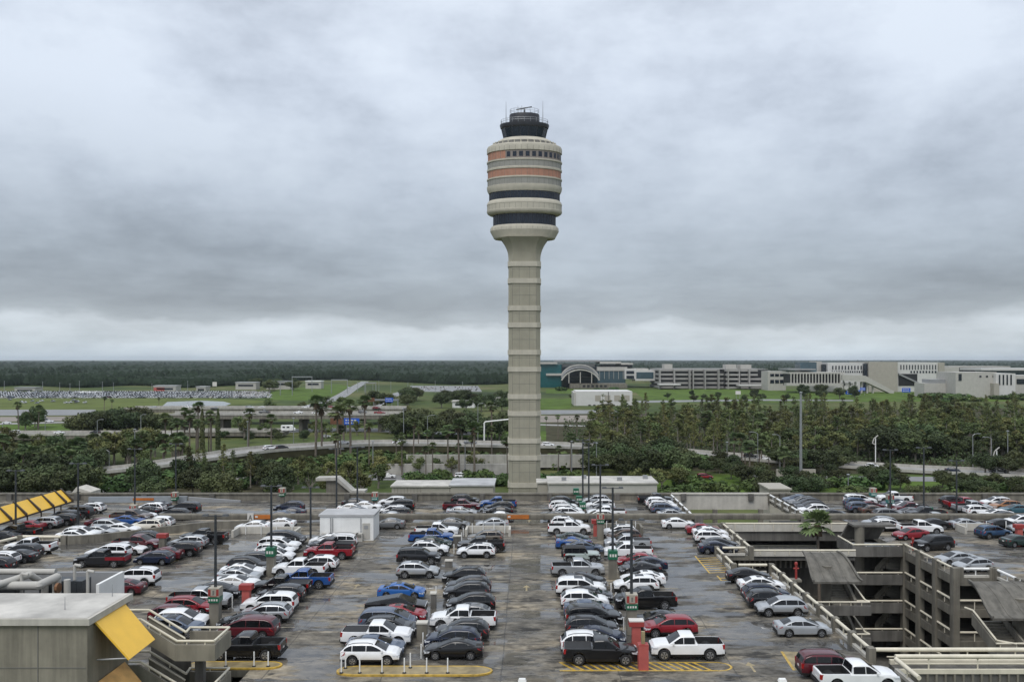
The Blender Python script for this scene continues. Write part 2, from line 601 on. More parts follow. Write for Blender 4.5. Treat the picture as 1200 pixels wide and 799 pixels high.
psheet('far_car_park', [(-120, 459), (300, 458), (320, 466), (-140, 467)], M['road'], .08)
psheet('far_car_park', [(480, 452), (560, 452), (565, 459), (485, 459)], M['road'], .08)
psheet('pond', [(196, 471), (235, 469.5), (262, 470.5), (271, 473), (262, 476.5), (200, 478.5), (190, 476)], M['water'], .12)
psheet('taxiway', [(632, 480.5), (735, 480.5), (720, 484.5), (632, 485.5)], M['road'], .10)
psheet('taxiway', [(632, 487), (712, 486.5), (705, 494), (632, 495)], M['dirt'], .10)
psheet('taxiway', [(745, 469.5), (900, 467.8), (1000, 468.6), (1000, 470), (900, 469.6), (745, 472)], M['road'], .10)
psheet('service_road', [(632, 497), (705, 499), (705, 500.5), (632, 498.5)], M['road_pale'], .14)
psheet('access_road', [(-60, 480), (112, 480), (112, 486.5), (-60, 487.5)], M['road'], .12)
psheet('access_road', [(-60, 489), (112, 488), (104, 493), (-60, 494.5)], M['dirt'], .12)
psheet('service_road', [(-60, 497.5), (92, 493.8), (92, 495.2), (-60, 499.5)], M['road_pale'], .16)
psheet('car_park_road', [(0, 572), (190, 560), (340, 548), (345, 556), (190, 572), (0, 590)], M['road_pale'], .12)
psheet('garage_road', [(880, 557), (1240, 560), (1240, 566), (880, 562)], M['road'], .12)
psheet('garage_road', [(420, 556.5), (640, 556), (640, 561), (430, 563)], M['road'], .12)

ZA = -8.0
roadA, lineA = road('elevated_road', [(*P(x, y, z), z) for x, y, z in ((20, 566, -13.5), (90, 556, -12.5), (175, 546.5, -10.5), (250, 535.5, -8.8), (305, 528, -8), (362, 524, -8),
                    (425, 520.5, -8), (500, 520, -8), (600, 522, -8), (660, 523, -8), (775, 528, -10), (830, 533, -11.5), (905, 539, -12.8), (1055, 549.5, -13.4), (1150, 554, -13.6), (1260, 558, -13.6))],
                    15, M['road_pale'], True, 5.4, M['soil'])
road('ramp_road', [(*P(x, y, GZ), GZ) for x, y in ((330, 490), (372, 474), (398, 465), (414, 455), (428, 447))], 13, M['road'], True, 0, None, .2)
road('ramp_road', [(*P(x, y, GZ), GZ) for x, y in ((425, 484), (445, 471), (468, 461), (500, 454))], 13, M['road'], True, 0, None, .22)
road('lower_highway', [(*P(x, y, GZ), GZ) for x, y in ((130, 512), (250, 508), (340, 505), (430, 504), (560, 508))], 22, M['road'], True, 0, None, .2)


def barrier(c, w, side, h, name, label, group, m):
    L, Rr = offsets(c, w)
    e = L if side > 0 else Rr
    mb = MB()
    for i in range(len(e) - 1):
        mb.obox((e[i].x, e[i].y), (e[i + 1].x, e[i + 1].y), .35, e[i].z, e[i].z + h, 0, e[i + 1].z, e[i + 1].z + h)
    mb.build(name, m, label=label, cat='barrier', group=group)


barrier(lineA, 15, -1, .95, 'road_barrier', 'long pale concrete barrier on the near edge of the curving elevated road', 'road barriers', M['conc_mid'])
barrier(lineA, 15, 1, .95, 'road_barrier', 'long pale concrete barrier on the far edge of the curving elevated road', 'road barriers', M['conc_mid'])


def overpass(px0, px1, Y, z, w, label, npier, bend=0.0):
    x0, x1 = (px0 - VX) * Y / F, (px1 - VX) * Y / F
    t = thing('highway_overpass', label, 'overpass', (0, 0, 0), 0, 'highway overpasses left of the tower')
    mb = MB()
    mb.box(x0, Y - w / 2, z - 1.9, x1, Y + w / 2, z, 0, 1)
    mb.build('bridge_deck', [M['conc'], M['road_pale']], t)
    for s in (-1, 1):
        p = MB()
        yy = Y + s * w / 2
        p.box(x0, yy - .2, z + .004, x1, yy + .2, z + 1.0)
        p.build('parapet', M['conc_mid'], t)
    for i in range(npier):
        x = x0 + (x1 - x0) * (i + .5) / npier
        p = MB()
        p.box(x - .9, Y - w * .3, GZ, x + .9, Y + w * .3, z - 1.9)
        p.build('pier', M['conc'], t)


overpass(150, 474, 505, -5, 18, 'far highway overpass with pale parapet, left of the tower', 7)
overpass(196, 470, 452, -5, 20, 'near highway overpass with pale parapet above the underpass, left of the tower', 6)
overpass(-60, 205, 398, -10.8, 16, 'low brownish overpass at the far left beyond the bright lawn', 4)
overpass(215, 335, 418, -11.2, 12, 'short low bridge deck carrying a white camper van below the big overpass', 4)
# retaining walls below the elevated road
for (px0, px1, Y, z0, z1, lab) in ((438, 598, 281, GZ, -10.4, 'lower grey retaining wall beside the tower, behind the hedge'),
                                   (476, 700, 292, -13, -8.6, 'upper grey retaining wall just below the elevated road, beside the tower')):
    mb = MB()
    mb.box((px0 - VX) * Y / F, Y, z0, (px1 - VX) * Y / F, Y + .8, z1)
    mb.build('retaining_wall', M['conc_mid'], label=lab, cat='wall')

# ------------------------------------------------------------------ parking deck
mb = MB()
CX0, CX1 = 27.2, 47.0       # courtyard between the two garage halves
rects = [(-125, 66, -21.6, 124.5), (-21.6, 60.9, 23, 124.5), (23, 60.9, CX0, 95.8), (23, 104.5, CX0, 124.5), (-125, 124.5, 24.2, 146),
         (41, 124.5, 135, 146), (CX1, 94, 135, 124.5), (51.3, 70, 135, 94), (41.0, 106.5, 47, 112)]
for (x0, y0, x1, y1) in rects:
    mb.box(x0, y0, -.55, x1, y1, 0, 1, 0)
mb.build('parking_deck', [M['deck'], M['conc']], kind='structure')
mb = MB()
for z in (-3.5, -7.0, -10.5):
    for (x0, y0, x1, y1) in rects:
        mb.box(x0 + .05, y0 + .05, z - .45, x1 - .05, y1 - .05, z)
mb.build('garage_floors', M['conc'], kind='structure')
mb = MB()
mb.box(-125, 61.5, -13.98, 135, 145, -13.9)
mb.build('garage_ground_floor', M['conc_dark'], kind='structure')
# columns inside the garage, set back from its edges
gi = thing('garage_interior', 'rows of concrete columns and back walls inside the open lower garage storeys', 'columns')
for x in (20, 30.5, 38, 55, 64, 73, 82):
    for y in (100.5, 110, 121.5, 140):
        if 27 < x < 47 and y < 135:
            continue
        mb = MB()
        mb.box(x - .35, y - .35, GZ, x + .35, y + .35, -.55)
        mb.build('column', M['conc'], gi)
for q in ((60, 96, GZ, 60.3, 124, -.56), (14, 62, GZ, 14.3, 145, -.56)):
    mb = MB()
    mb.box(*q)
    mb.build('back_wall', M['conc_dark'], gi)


def railing(label, a, b, z=0.0, step=4.1, rail_r=.15, kerb=True, post=True, m='cream', end_posts=True, group='pipe railings of the garage deck'):
    """concrete posts with a thick painted pipe rail between them over a low kerb"""
    t = thing('pipe_railing', label, 'railing', (a[0], a[1], z), 0, group)
    A, B = Vector((0, 0, 0)), Vector((b[0] - a[0], b[1] - a[1], 0))
    L = B.length
    n = max(1, round(L / step))
    d = B / L
    rails = MB()
    for i in range(n):
        s, e = A + d * (L * i / n + .3), A + d * (L * (i + 1) / n - .3)
        rails.tube((s.x, s.y, .95), (e.x, e.y, .95), rail_r, rail_r, 10)
        mid = (s + e) / 2
        rails.tube((mid.x, mid.y, .2), (mid.x, mid.y, .85), .06, .06, 6)
    rails.build('pipe_rail', M[m], t, 40)
    if post:
        for i in range(n + 1):
            if not end_posts and i in (0, n):
                continue
            c = A + d * (L * i / n)
            p = MB()
            p.obox((c.x - d.x * .35, c.y - d.y * .35), (c.x + d.x * .35, c.y + d.y * .35), .55, -.5, 1.12)
            p.build('post', M['conc'], t)
    if kerb:
        k = MB()
        k.obox((A.x + d.x * .36, A.y + d.y * .36), (B.x - d.x * .36, B.y - d.y * .36), .3, .004, .26)
        k.build('kerb', M['conc_pale'], t)
    return t


railing('long cream pipe railing running away along the courtyard beside the parked cars', (CX0, 67.9), (CX0, 95.6))
railing('short cream pipe railing on the near side of the stair alcove', (27.0, 95.8), (23.2, 95.8), step=4.2, end_posts=False)
railing('cream pipe railing along the back of the stair alcove beside the yellow hatching', (23, 95.8), (23, 104.5))
railing('short cream pipe railing on the far side of the stair alcove', (23.4, 104.5), (26.8, 104.5), step=4.2, end_posts=False)
railing('cream pipe railing between the stair alcove and the cross bridge', (CX0, 104.6), (CX0, 119.6))
railing('white pipe railing left of the far courtyard opening beyond the long beam', (24.2, 125.5), (24.2, 145.4), m='white')
railing('white pipe railing right of the far courtyard opening, beside the palm', (41, 125.5), (41, 145.4), m='white')
railing('short cream pipe railing on the corner of the right-hand garage above its south face', (CX1 + .4, 94), (51.0, 94), m='white')
railing('white pipe railing at the far right running towards the camera from the right-hand garage corner', (51.3, 93.7), (51.3, 72), m='white')
railing('cream pipe railing running towards the camera at the bottom right beside the white pickup', (28.25, 61.5), (28.25, 66.0), step=4.4, rail_r=.17, end_posts=False)

# parapets: far edge, front edge
for (x0, x1, lab) in ((-125, 24.2, 'long concrete parapet on the far edge of the left deck'), (24.3, 41, 'pale parapet across the far end of the courtyard opening'),
                      (41.1, 135, 'concrete parapet on the far edge of the right-hand deck')):
    t = thing('edge_parapet', lab, 'parapet', (0, 0, 0), 0, 'far edge parapets')
    mb = MB()
    mb.box(x0, 145.6, -.5 if x0 != 24.3 else -1.6, x1, 145.98, .95)
    mb.box(x0, 145.45, .95, x1, 146.1, 1.22, 0)
    mb.build('wall', M['conc' if x0 != 24.3 else 'conc_pale'], t)
    x = x0 + 2
    while x < x1:
        p = MB()
        p.box(x - .45, 145.15, .004, x + .45, 145.44, 1.1)
        p.build('pilaster', M['conc_dark'], t)
        x += 11.5
mb = MB()
mb.box(-21.4, 60.5, -3, 20.6, 60.88, .93)
mb.build('front_parapet', M['cream'], label='cream topped parapet along the near edge of the deck at the bottom of the picture', cat='parapet')

# the long barrier beam that crosses the whole deck
t = thing('barrier_beam', 'long horizontal concrete barrier beam crossing the whole parking deck', 'barrier')
mb = MB()
prof = [(-.26, .62), (.26, .62), (.34, .8), (.34, 1.3), (.22, 1.46), (-.22, 1.46), (-.34, 1.3), (-.34, .8)]
mb.loft([[(x, 124.9 + y, z) for y, z in prof] for x in (-54, 135)])
mb.build('beam', M['conc'], t, 30)
for x in (-53.2, -36, -22, -8.7, 9.3, 24.8, 40.3, 51, 62, 76, 90):
    p = MB()
    p.box(x - .62, 124.45, .004, x + .62, 125.3, 1.2)
    p.build('post', M['conc_dark'], t)
k = MB()
k.box(-54, 123.9, .004, 24, 124.3, .22)
k.box(47.2, 123.9, .004, 135, 124.3, .22)
k.box(24.1, 124.0, -.5, 47.1, 124.6, .12)
k.build('kerb', M['conc'], t)
for (x, w, lab) in ((-38.9, 2.3, 'orange barrier board hung on the long beam left of the white shed'), (-1.6, 3.2, 'orange barrier board hung on the long beam left of the tower foot'),
                    (-.2, 2.6, None)):
    if lab:
        mb = MB()
        mb.box(x - w / 2, 124.42, .75, x + w / 2, 124.53, 1.35)
        mb.box(x - w / 2 + .1, 124.39, .95, x - w / 2 + .5, 124.42, 1.2, 1)
        mb.build('barrier_board', [M['orange'], M['sign_white']], label=lab, cat='barrier board')
t = thing('letter_sign', 'white square sign with a grey letter A hung on the long beam', 'sign', (-40.6, 124.3, 0))
mb = MB()
mb.box(-.45, 0, .35, .45, .08, 1.6)
mb.build('sign_panel', M['sign_white'], t)
mb = MB()
mb.path([(-.25, -.02, .6), (0, -.02, 1.35), (.25, -.02, .6)], .06)
mb.path([(-.14, -.02, .9), (.14, -.02, .9)], .05)
mb.build('letter', M['joint'], t)

# low end walls of the parking rows with white posts
for (x0, x1, Y, lab) in ((-8.6, -2.6, 118.2, 'low pale end wall with white posts left of the tower lane'), (10.2, 15.6, 119.8, 'low brown-stained end wall right of the green signs'),
                         (60, 71, 119.9, 'low cream end wall beside the blue SUV on the right-hand deck'), (-40, -31.5, 117.5, 'low cream end wall with posts left of the white shed')):
    t = thing('end_wall', lab, 'low wall', (0, 0, 0), 0, 'low end walls of parking rows')
    mb = MB()
    mb.box(x0, Y, .004, x1, Y + .3, .95)
    mb.box(x0 - .1, Y - 2.6, .004, x0 + .2, Y - .002, .95)
    mb.box(x1 - .2, Y - 2.6, .004, x1 + .1, Y - .002, .95)
    mb.build('wall', M['conc_pale' if 'brown' not in lab else 'conc'], t)
    n = 4
    for i in range(n):
        x = x0 + (x1 - x0) * (i + .5) / n
        p = MB()
        p.tube((x, Y - .25, .004), (x, Y - .25, 1.35), .06, .06, 8)
        p.build('white_post', M['white'], t)

# curved barrier wall at left with its pipe rail
cp = spline([(-60, 111.0, 0), (-57, 112.0, 0), (-53.5, 114.4, 0), (-50, 117.4, 0), (-45.5, 120.6, 0), (-40, 121.8, 0)], 5)
mb = MB()
for a, b in zip(cp[:-1], cp[1:]):
    mb.obox((a.x, a.y), (b.x, b.y), .5, .004, 1.05)
mb.build('curved_wall', M['conc'], label='curved low concrete wall sweeping across the left deck', cat='low wall')
railing('cream pipe railing in front of the parked cars left of the curved wall', (-66.2, 111.1), (-60.4, 110.9), step=6.5, rail_r=.2, end_posts=True)
railing('cream pipe railing at the far left slanting towards the white pickup', (-68, 103.8), (-66.3, 110.7), step=9, rail_r=.2, post=False)

# ------------------------------------------------------------------ right-hand garage face seen across the courtyard
g = thing('parking_garage', 'open concrete parking garage with columns and pipe rails on the far side of the courtyard', 'garage')
cols_y = (94.0, 98.2, 102.4, 106.6)
for y in cols_y:
    mb = MB()
    mb.box(46.55, y - .42, GZ, 47.25, y + .42, 1.1)
    mb.build('column', M['conc'], g)
for x in (51.3, 56):
    mb = MB()
    mb.box(x - .4, 93.6, GZ, x + .4, 94.3, 1.1 if x < 52 else -.56)
    mb.build('column', M['conc'], g)
for lv in (0, -3.5, -7, -10.5):
    for y0, y1 in zip(cols_y[:-1], cols_y[1:]):
        mb = MB()
        mb.box(46.75, y0 + .43, lv - .85, 47.0, y1 - .43, lv + .12)
        mb.build('spandrel', M['conc'], g)
        r = MB()
        r.tube((46.8, y0 + .43, lv + 1.0), (46.8, y1 - .43, lv + 1.0), .13, .13, 8)
        r.tube((46.8, (y0 + y1) / 2, lv + .28), (46.8, (y0 + y1) / 2, lv + .95), .06, .06, 6)
        r.build('pipe_rail', M['cream'], g, 40)
    mb = MB()
    mb.box(47.26, 93.75, lv - .85, 50.9, 93.98, lv + .02)
    mb.build('spandrel', M['conc'], g)
    if lv < 0:
        r = MB()
        r.tube((47.3, 93.85, lv + 1.0), (50.9, 93.85, lv + 1.0), .13, .13, 8)
        r.tube((49, 93.85, lv), (49, 93.85, lv + .9), .06, .06, 6)
        r.build('pipe_rail', M['cream'], g, 40)

# lobby balconies with round column at the back of the courtyard
lb = thing('garage_balconies', 'stacked concrete balconies with a round column at the back of the courtyard', 'balconies')
for lv in (0, -3.5, -7, -10.5):
    mb = MB()
    mb.box(40.6, 106.2, lv - .55, 46.5, 106.5, lv + .72)
    mb.box(40.3, 106.2, lv - .55, 40.598, 111.8, lv + .72)
    if lv:
        mb.box(40.6, 106.5, lv - .45, 46.5, 112, lv - .05)
    mb.build('balcony_wall', M['conc_dark'], lb)
    r = MB()
    r.tube((40.4, 106.35, lv + .95), (46.5, 106.35, lv + .95), .11, .11, 8)
    r.tube((40.4, 106.35, lv + .95), (40.4, 111.5, lv + .95), .11, .11, 8)
    for x in (42, 44, 46):
        r.tube((x, 106.35, lv + .7), (x, 106.35, lv + .9), .05, .05, 6)
    r.build('pipe_rail', M['cream'], lb, 40)
    f = MB()
    if lv:
        for k in range(9):
            f.box(44 + k * .28, 108.2, lv + .35 * k + .0, 44.3 + k * .28, 109.6, lv + .35 * k + .35)
        f.obox((43.8, 108.1), (46.6, 108.1), .12, lv + .3, lv + 1.2, 0, lv + 3.4, lv + 4.2)
        f.build('stair_flight', M['conc'], lb)
mb = MB()
mb.tube((42.2, 109, GZ), (42.2, 109, 2.7), .6, .6, 16)
mb.build('round_column', M['conc'], lb, 40)
mb = MB()
A = [(41.4, 110.4, 2.9), (46.4, 110.4, 2.9), (45.6, 111.6, .5), (40.6, 111.6, .5)]
B = [(x, y + .35, z) for x, y, z in A]
mb.loft([A, B])
mb.box(41.2, 108.4, 2.72, 46.6, 110.38, 2.98)
mb.build('leaning_hood', M['conc_dark'], lb)
# back wall under the balconies and stairwells: dark stained
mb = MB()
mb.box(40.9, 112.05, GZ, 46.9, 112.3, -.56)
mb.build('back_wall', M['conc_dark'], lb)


def stair_tower(label, x0, x1, Y, ztop, levels, colx, side_stair=False):
    """free-standing stair tower: curved concrete hood on a round column, solid landings and flights"""
    t = thing('stair_tower', label, 'stair tower', (0, 0, 0), 0, 'stair towers with curved hoods')
    mb = MB()
    prof = [(2.9, 0), (1.9, -.02), (1.1, -.18), (.2, -.55), (-.7, -1.05), (-1.5, -1.55), (-2.1, -1.85), (-2.8, -1.98)]
    top = [(Y + a, ztop + b) for a, b in prof]
    ring = top + [(y, z - .22) for y, z in reversed(top)]
    dx = .55
    mb.loft([[(x + (Y - y) * s * .12, y, z) for y, z in ring] for x, s in ((x0, -1), (x1, 1))])
    for k in (1, 2, 3):
        xx = x0 + (x1 - x0) * k / 4
        pr = [(y, z + .004) for y, z in top] + [(y, z + .035) for y, z in reversed(top)]
        mb.loft([[(xx - .05, y, z) for y, z in pr], [(xx + .05, y, z) for y, z in pr]])
    for xx in (x0, x1):
        pr = [(y, z + .004) for y, z in top] + [(y, z + .2) for y, z in reversed(top)]
        s = -1 if xx == x0 else 1
        mb.loft([[(xx + (Y - y) * s * .12 + e, y, z) for y, z in pr] for e in (-.12, .12)])
    mb.build('curved_hood', M['hood'], t, 35)
    c = MB()
    c.tube((colx, Y - .2, GZ), (colx, Y - .2, ztop - .8), .58, .58, 16)
    c.build('round_column', M['conc'], t, 40)
    for lv in levels:
        w = MB()
        yf = Y - 3.6
        w.box(x0 - .4, yf, lv - .5, x1 + 1.0, yf + .25, lv + .55)
        w.box(x0 - .4, yf + .25, lv - .35, x1 + 1.0, yf + 1.7, lv)
        w.build('landing', M['conc_dark'], t)
        r = MB()
        zr = lv + .95
        r.path([(x0 - .4, yf + .12, zr), (x1 + .9, yf + .12, zr), (x1 + .55, yf + .6, zr + .1), (x1 - .1, Y + 2.2, zr + 2.2)], .09, 8)
        for k in range(5):
            xx = x0 + (x1 - x0) * k / 4
            r.tube((xx, yf + .12, lv + .5), (xx, yf + .12, zr), .04, .04, 6)
        r.build('handrail', M['cream'], t, 40)
        f = MB()
        for k in range(10):
            f.box(x0 + 2.2, yf + 1.7 + k * .34, lv + k * .19 - .25, x1 - .4, yf + 2.04 + k * .34, lv + k * .19 + .19)
        f.obox((x1 - .2, yf + 1.4), (x1 - .2, yf + 5.4), .3, lv - .3, lv + .85, 0, lv + 1.7, lv + 2.9)
        f.build('stair_flight', M['conc'], t)
    if side_stair:
        f = MB()
        f.obox((x0 - .2, Y + 1.0), (x0 - .2, Y - 3.3), .3, -1.9, -.75, 0, levels[0] - .3, levels[0] + .9)
        for k in range(9):
            f.box(x0, Y + .6 - k * .36, -1.7 - k * .18, x0 + 2.4, Y + .96 - k * .36, -1.5 - k * .18)
        f.obox((x0 + 2.6, Y + 1.0), (x0 + 2.6, Y - 3.3), .2, -1.9, -.95, 0, levels[0] - .3, levels[0] + .7)
        f.build('stair_flight', M['conc'], t)
        r = MB()
        r.path([(x0 - .6, Y + 1.8, -.45), (x0 - .2, Y + 1.0, -.5), (x0 - .2, Y - 3.2, levels[0] + 1.15), (x0 + 1.4, Y - 3.6, levels[0] + .95)], .09, 8)
        r.build('handrail', M['cream'], t, 40)
    return t


stair_tower('stair tower with a curved dark concrete hood in the courtyard left of the balconies', 31.6, 36.3, 96.6, 1.55, (-3.4, -6.9, -10.4), 33.6)
stair_tower('stair tower with a curved tan-streaked concrete hood at the right edge of the picture', 43.6, 49.6, 82.4, 1.85, (-3.2, -6.7), 47.2, True)

# slatted wall closing the courtyard below the deck under the cross bridge
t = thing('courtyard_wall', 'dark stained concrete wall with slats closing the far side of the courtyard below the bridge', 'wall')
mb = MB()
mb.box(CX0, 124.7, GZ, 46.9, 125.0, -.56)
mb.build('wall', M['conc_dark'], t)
mb = MB()
for k in range(26):
    mb.box(27.6 + k * .75, 124.55, -6.4, 27.85 + k * .75, 124.69, -4.7)
mb.build('slats', M['conc_pale'], t)
# bridges across the courtyard
for (x0, x1, Y, zt, z0, z1, lab) in ((27.5, 46.4, 119.8, 0, -1.45, .85, 'pale walled cross bridge over the courtyard behind the palm'),
                                     (27.0, 41, 121.4, -3.5, -4.6, -2.6, 'lower cross bridge with slatted wall deep in the courtyard'),
                                     (27.5, 40.2, 105.2, -.1, -.75, .35, 'narrow concrete cross beam with cream rail beside the stair alcove')):
    t = thing('cross_bridge', lab, 'bridge', (0, 0, 0), 0, 'bridges across the courtyard')
    w = 4.6 if Y > 119 else 1.0
    mb = MB()
    mb.box(x0, Y, z0, x1, Y + w, zt - .006)
    mb.build('bridge_deck', M['conc_dark'], t)
    p = MB()
    p.box(x0, Y - .25, zt - .1, x1, Y - .004, z1)
    p.build('parapet', M['conc_pale'], t)
    r = MB()
    r.tube((x0, Y - .12, z1 + .16), (x1, Y - .12, z1 + .16), .12, .12, 8)
    for k in range(7):
        xx = x0 + (x1 - x0) * (k + .5) / 7
        r.tube((xx, Y - .3, zt + .1), (xx, Y - .3, z1 + .1), .05, .05, 6)
    r.build('pipe_rail', M['cream'], t, 40)
t = thing('walkway_bridge', 'cream railed walkway bridge crossing the courtyard at the bottom right', 'bridge')
mb = MB()
mb.box(28.5, 66.25, -9, 75, 67.6, -.05)
mb.build('bridge_wall', M['conc_dark'], t)
for x in range(0, 60):
    pass
mb = MB()
for k in range(66):
    xx = 28.7 + k * .7
    mb.box(xx, 66.12, -9, xx + .18, 66.245, -.35)
mb.build('wall_ribs', M['conc'], t)
mb = MB()
mb.box(28.5, 66.08, -.34, 75, 66.24, .02)
mb.box(28.5, 67.3, -.04, 75, 67.6, .3)
mb.build('kerb', M['cream'], t)
for y in (66.2, 67.75):
    r = MB()
    r.tube((28.4 if y < 67 else 27.5, y, .98), (75, y, .98), .17, .17, 10)
    r.tube((28.4, y, .42), (75, y, .42), .05, .05, 6)
    for k in range(12):
        r.tube((31 + k * 3.8, y, .0), (31 + k * 3.8, y, .95), .06, .06, 6)
    r.build('pipe_rail', M['cream'], t, 40)

# red standpipes on the deck edge
for (x, y, lab) in ((29.6, 94.6, 'red fire standpipe rising beside the curved stair hood'), (48.4, 107.6, 'red fire standpipe on the edge of the right-hand deck')):
    t = thing('fire_standpipe', lab, 'standpipe', (x, y, 0), 0, 'red fire standpipes')
    mb = MB()
    mb.tube((0, 0, -.3 if x < 40 else 0), (0, 0, 1.2), .13, .13, 10)
    mb.lathe([(.0, 1.6), (.15, 1.52), (.2, 1.35), (.15, 1.2), (.13, 1.15)], 12)
    mb.build('riser', M['red'], t, 40)
    if x < 40:
        mb = MB()
        mb.box(-2.1, -.5, -.55, .5, .5, -.31)
        mb.build('ledge', M['conc'], t)
    mb = MB()
    mb.tube((-.3, 0, .85), (.3, 0, .85), .09, .09, 8)
    mb.build('hose_valve', M['red'], t, 40)

# ------------------------------------------------------------------ lift and stair building at the lower left
b = thing('concrete_building', 'bare concrete building with a pale flat roof at the bottom left corner', 'building')
mb = MB()
mb.box(-75, 55.25, GZ, -28.6, 60.9, 6.85)
mb.build('wall', M['conc_bldg'], b)
mb = MB()
mb.box(-75, 55.0, 6.852, -28.35, 61.1, 7.28)
mb.build('roof_slab', M['conc_pale'], b)
mb = MB()
mb.poly([(-75, 55.2, 7.30), (-28.6, 55.2, 7.30), (-28.6, 60.9, 7.30), (-75, 60.9, 7.30)])
mb.build('roof_membrane', M['roof_pale'], b, recalc=False)
mb = MB()
for x in (-50.3, -46.6, -42.9, -39.2, -35.5, -31.8):
    mb.box(x - .03, 55.22, -2, x + .03, 55.247, 6.8)
for z in (4.05, 1.3):
    mb.box(-75, 55.225, z - .03, -28.7, 55.246, z + .03)
mb.build('panel_joint', M['joint'], b)
mb = MB()
mb.box(-75, 69.8, 3.5, -33.55, 70.1, 6.6)
mb.build('plant_screen_wall', M['grey_panel'], b)
mb = MB()
A = [(-33.5, 66.0, 3.5), (-33.5, 70.1, 3.5), (-33.5, 70.1, 6.62), (-33.5, 66.0, 6.62)]
mb.loft([A, [(x + .25, y, z) for x, y, z in A]])
mb.build('plant_screen_wall', M['white'], b)
mb = MB()
mb.box(-75, 61.12, 3.4, -33.6, 69.79, 3.8)
mb.build('plant_floor', M['conc_dark'], b)
for (x, y) in ((-31.0, 57.0), (-29.4, 60.2)):
    mb = MB()
    mb.tube((x, y, 7.3), (x, y, 8.15), .03, .012, 6)
    mb.build('lightning_rod', M['steel'], b)
pw = thing('roof_pipework', 'white lagged ducts and pipes in the plant well behind the pale roof', 'pipework', (0, 0, .95))
for pts, r in (([(-46, 64, 6.1), (-36.8, 64, 6.1), (-36.8, 66.5, 6.1), (-36.8, 66.5, 4)], .32), ([(-48, 66.2, 5.6), (-40.5, 66.2, 5.6), (-40.5, 66.2, 4)], .36),
               ([(-47, 67.8, 6.2), (-37.6, 67.8, 6.2)], .24), ([(-39.6, 63, 6.3), (-38.2, 65.3, 6.6), (-37.9, 66.8, 5.4), (-37.9, 66.8, 4)], .26),
               ([(-35.4, 65.4, 6.2), (-35.4, 65.4, 4)], .24), ([(-43.6, 63.6, 6.6), (-43.6, 67.5, 6.6)], .2), ([(-42.4, 63.6, 6.6), (-42.4, 67.5, 6.6)], .2)):
    mb = MB()
    mb.path(pts, r, 12)
    for p in pts[1:-1]:
        mb.lathe([(.01, p[2] + r * 1.02), (r * .72, p[2] + r * .72), (r * 1.02, p[2]), (r * .72, p[2] - r * .72), (.01, p[2] - r * 1.02)], 12, (p[0], p[1]))
    mb.build('pipe', M['offwhite'], pw, 40)
mb = MB()
mb.box(-46.5, 64.8, 3.8, -38.9, 65.8, 5.6)
mb.build('air_handler', M['steel_dark'], pw)
for (x0, y0, x1, y1, z) in ((-50, 62.4, -44.5, 63.4, 5.7), (-43.6, 62.2, -37.4, 63.2, 5.5), (-38.6, 67.2, -35.2, 68.6, 5.6)):
    mb = MB()
    mb.box(x0, y0, 3.8, x1, y1, z)
    for k in range(int((x1 - x0) / .45)):
        mb.box(x0 + .1 + k * .45, y0 - .05, 4.1, x0 + .25 + k * .45, y0 - .002, z - .15)
    mb.build('air_handler', M['steel_dark'], pw)
for x, y, z in ((-45.2, 64.6, 6.9), (-41.5, 65.5, 6.7), (-38.3, 64.4, 6.9), (-36.0, 67.6, 6.8), (-34.6, 66.9, 6.5)):
    mb = MB()
    mb.tube((x, y, 4), (x, y, z), .12, .12, 8)
    mb.tube((x, y, z), (x + .5, y, z - .1), .12, .12, 8)
    mb.build('vent_pipe', M['offwhite'], pw, 40)
mb = MB()
mb.tube((-36.1, 65.2, 5.6), (-35.9, 65.2, 5.6), .4, .4, 10)
mb.build('valve_wheel', M['rust'], pw)


def awning(label, dz, m, name='tilted_awning'):
    t = thing(name, label, 'awning', (0, 0, 0), 0, 'tilted square awnings on the stair wall')
    A = [(-28.55, 56.0, 6.75 + dz), (-28.55, 60.1, 6.75 + dz), (-26.25, 59.7, 4.36 + dz), (-26.25, 55.9, 4.30 + dz)]
    n = Vector((2.4, 0, 2.3)).normalized() * .12
    mb = MB()
    mb.loft([[Vector(p) for p in A], [Vector(p) + n for p in A]])
    mb.build('panel', m, t)
    f = MB()
    for y in (56.3, 59.4):
        f.tube((-28.5, y, 4.2 + dz), (-26.4, y, 4.3 + dz), .06, .06, 6)
    f.build('bracket', M['steel'], t)


awning('large square yellow awning tilted from the side of the concrete building', 0, M['yellow'])
awning('lower square awning with rusty orange stains under the yellow one', -4.1, M['yellow_dirty'])


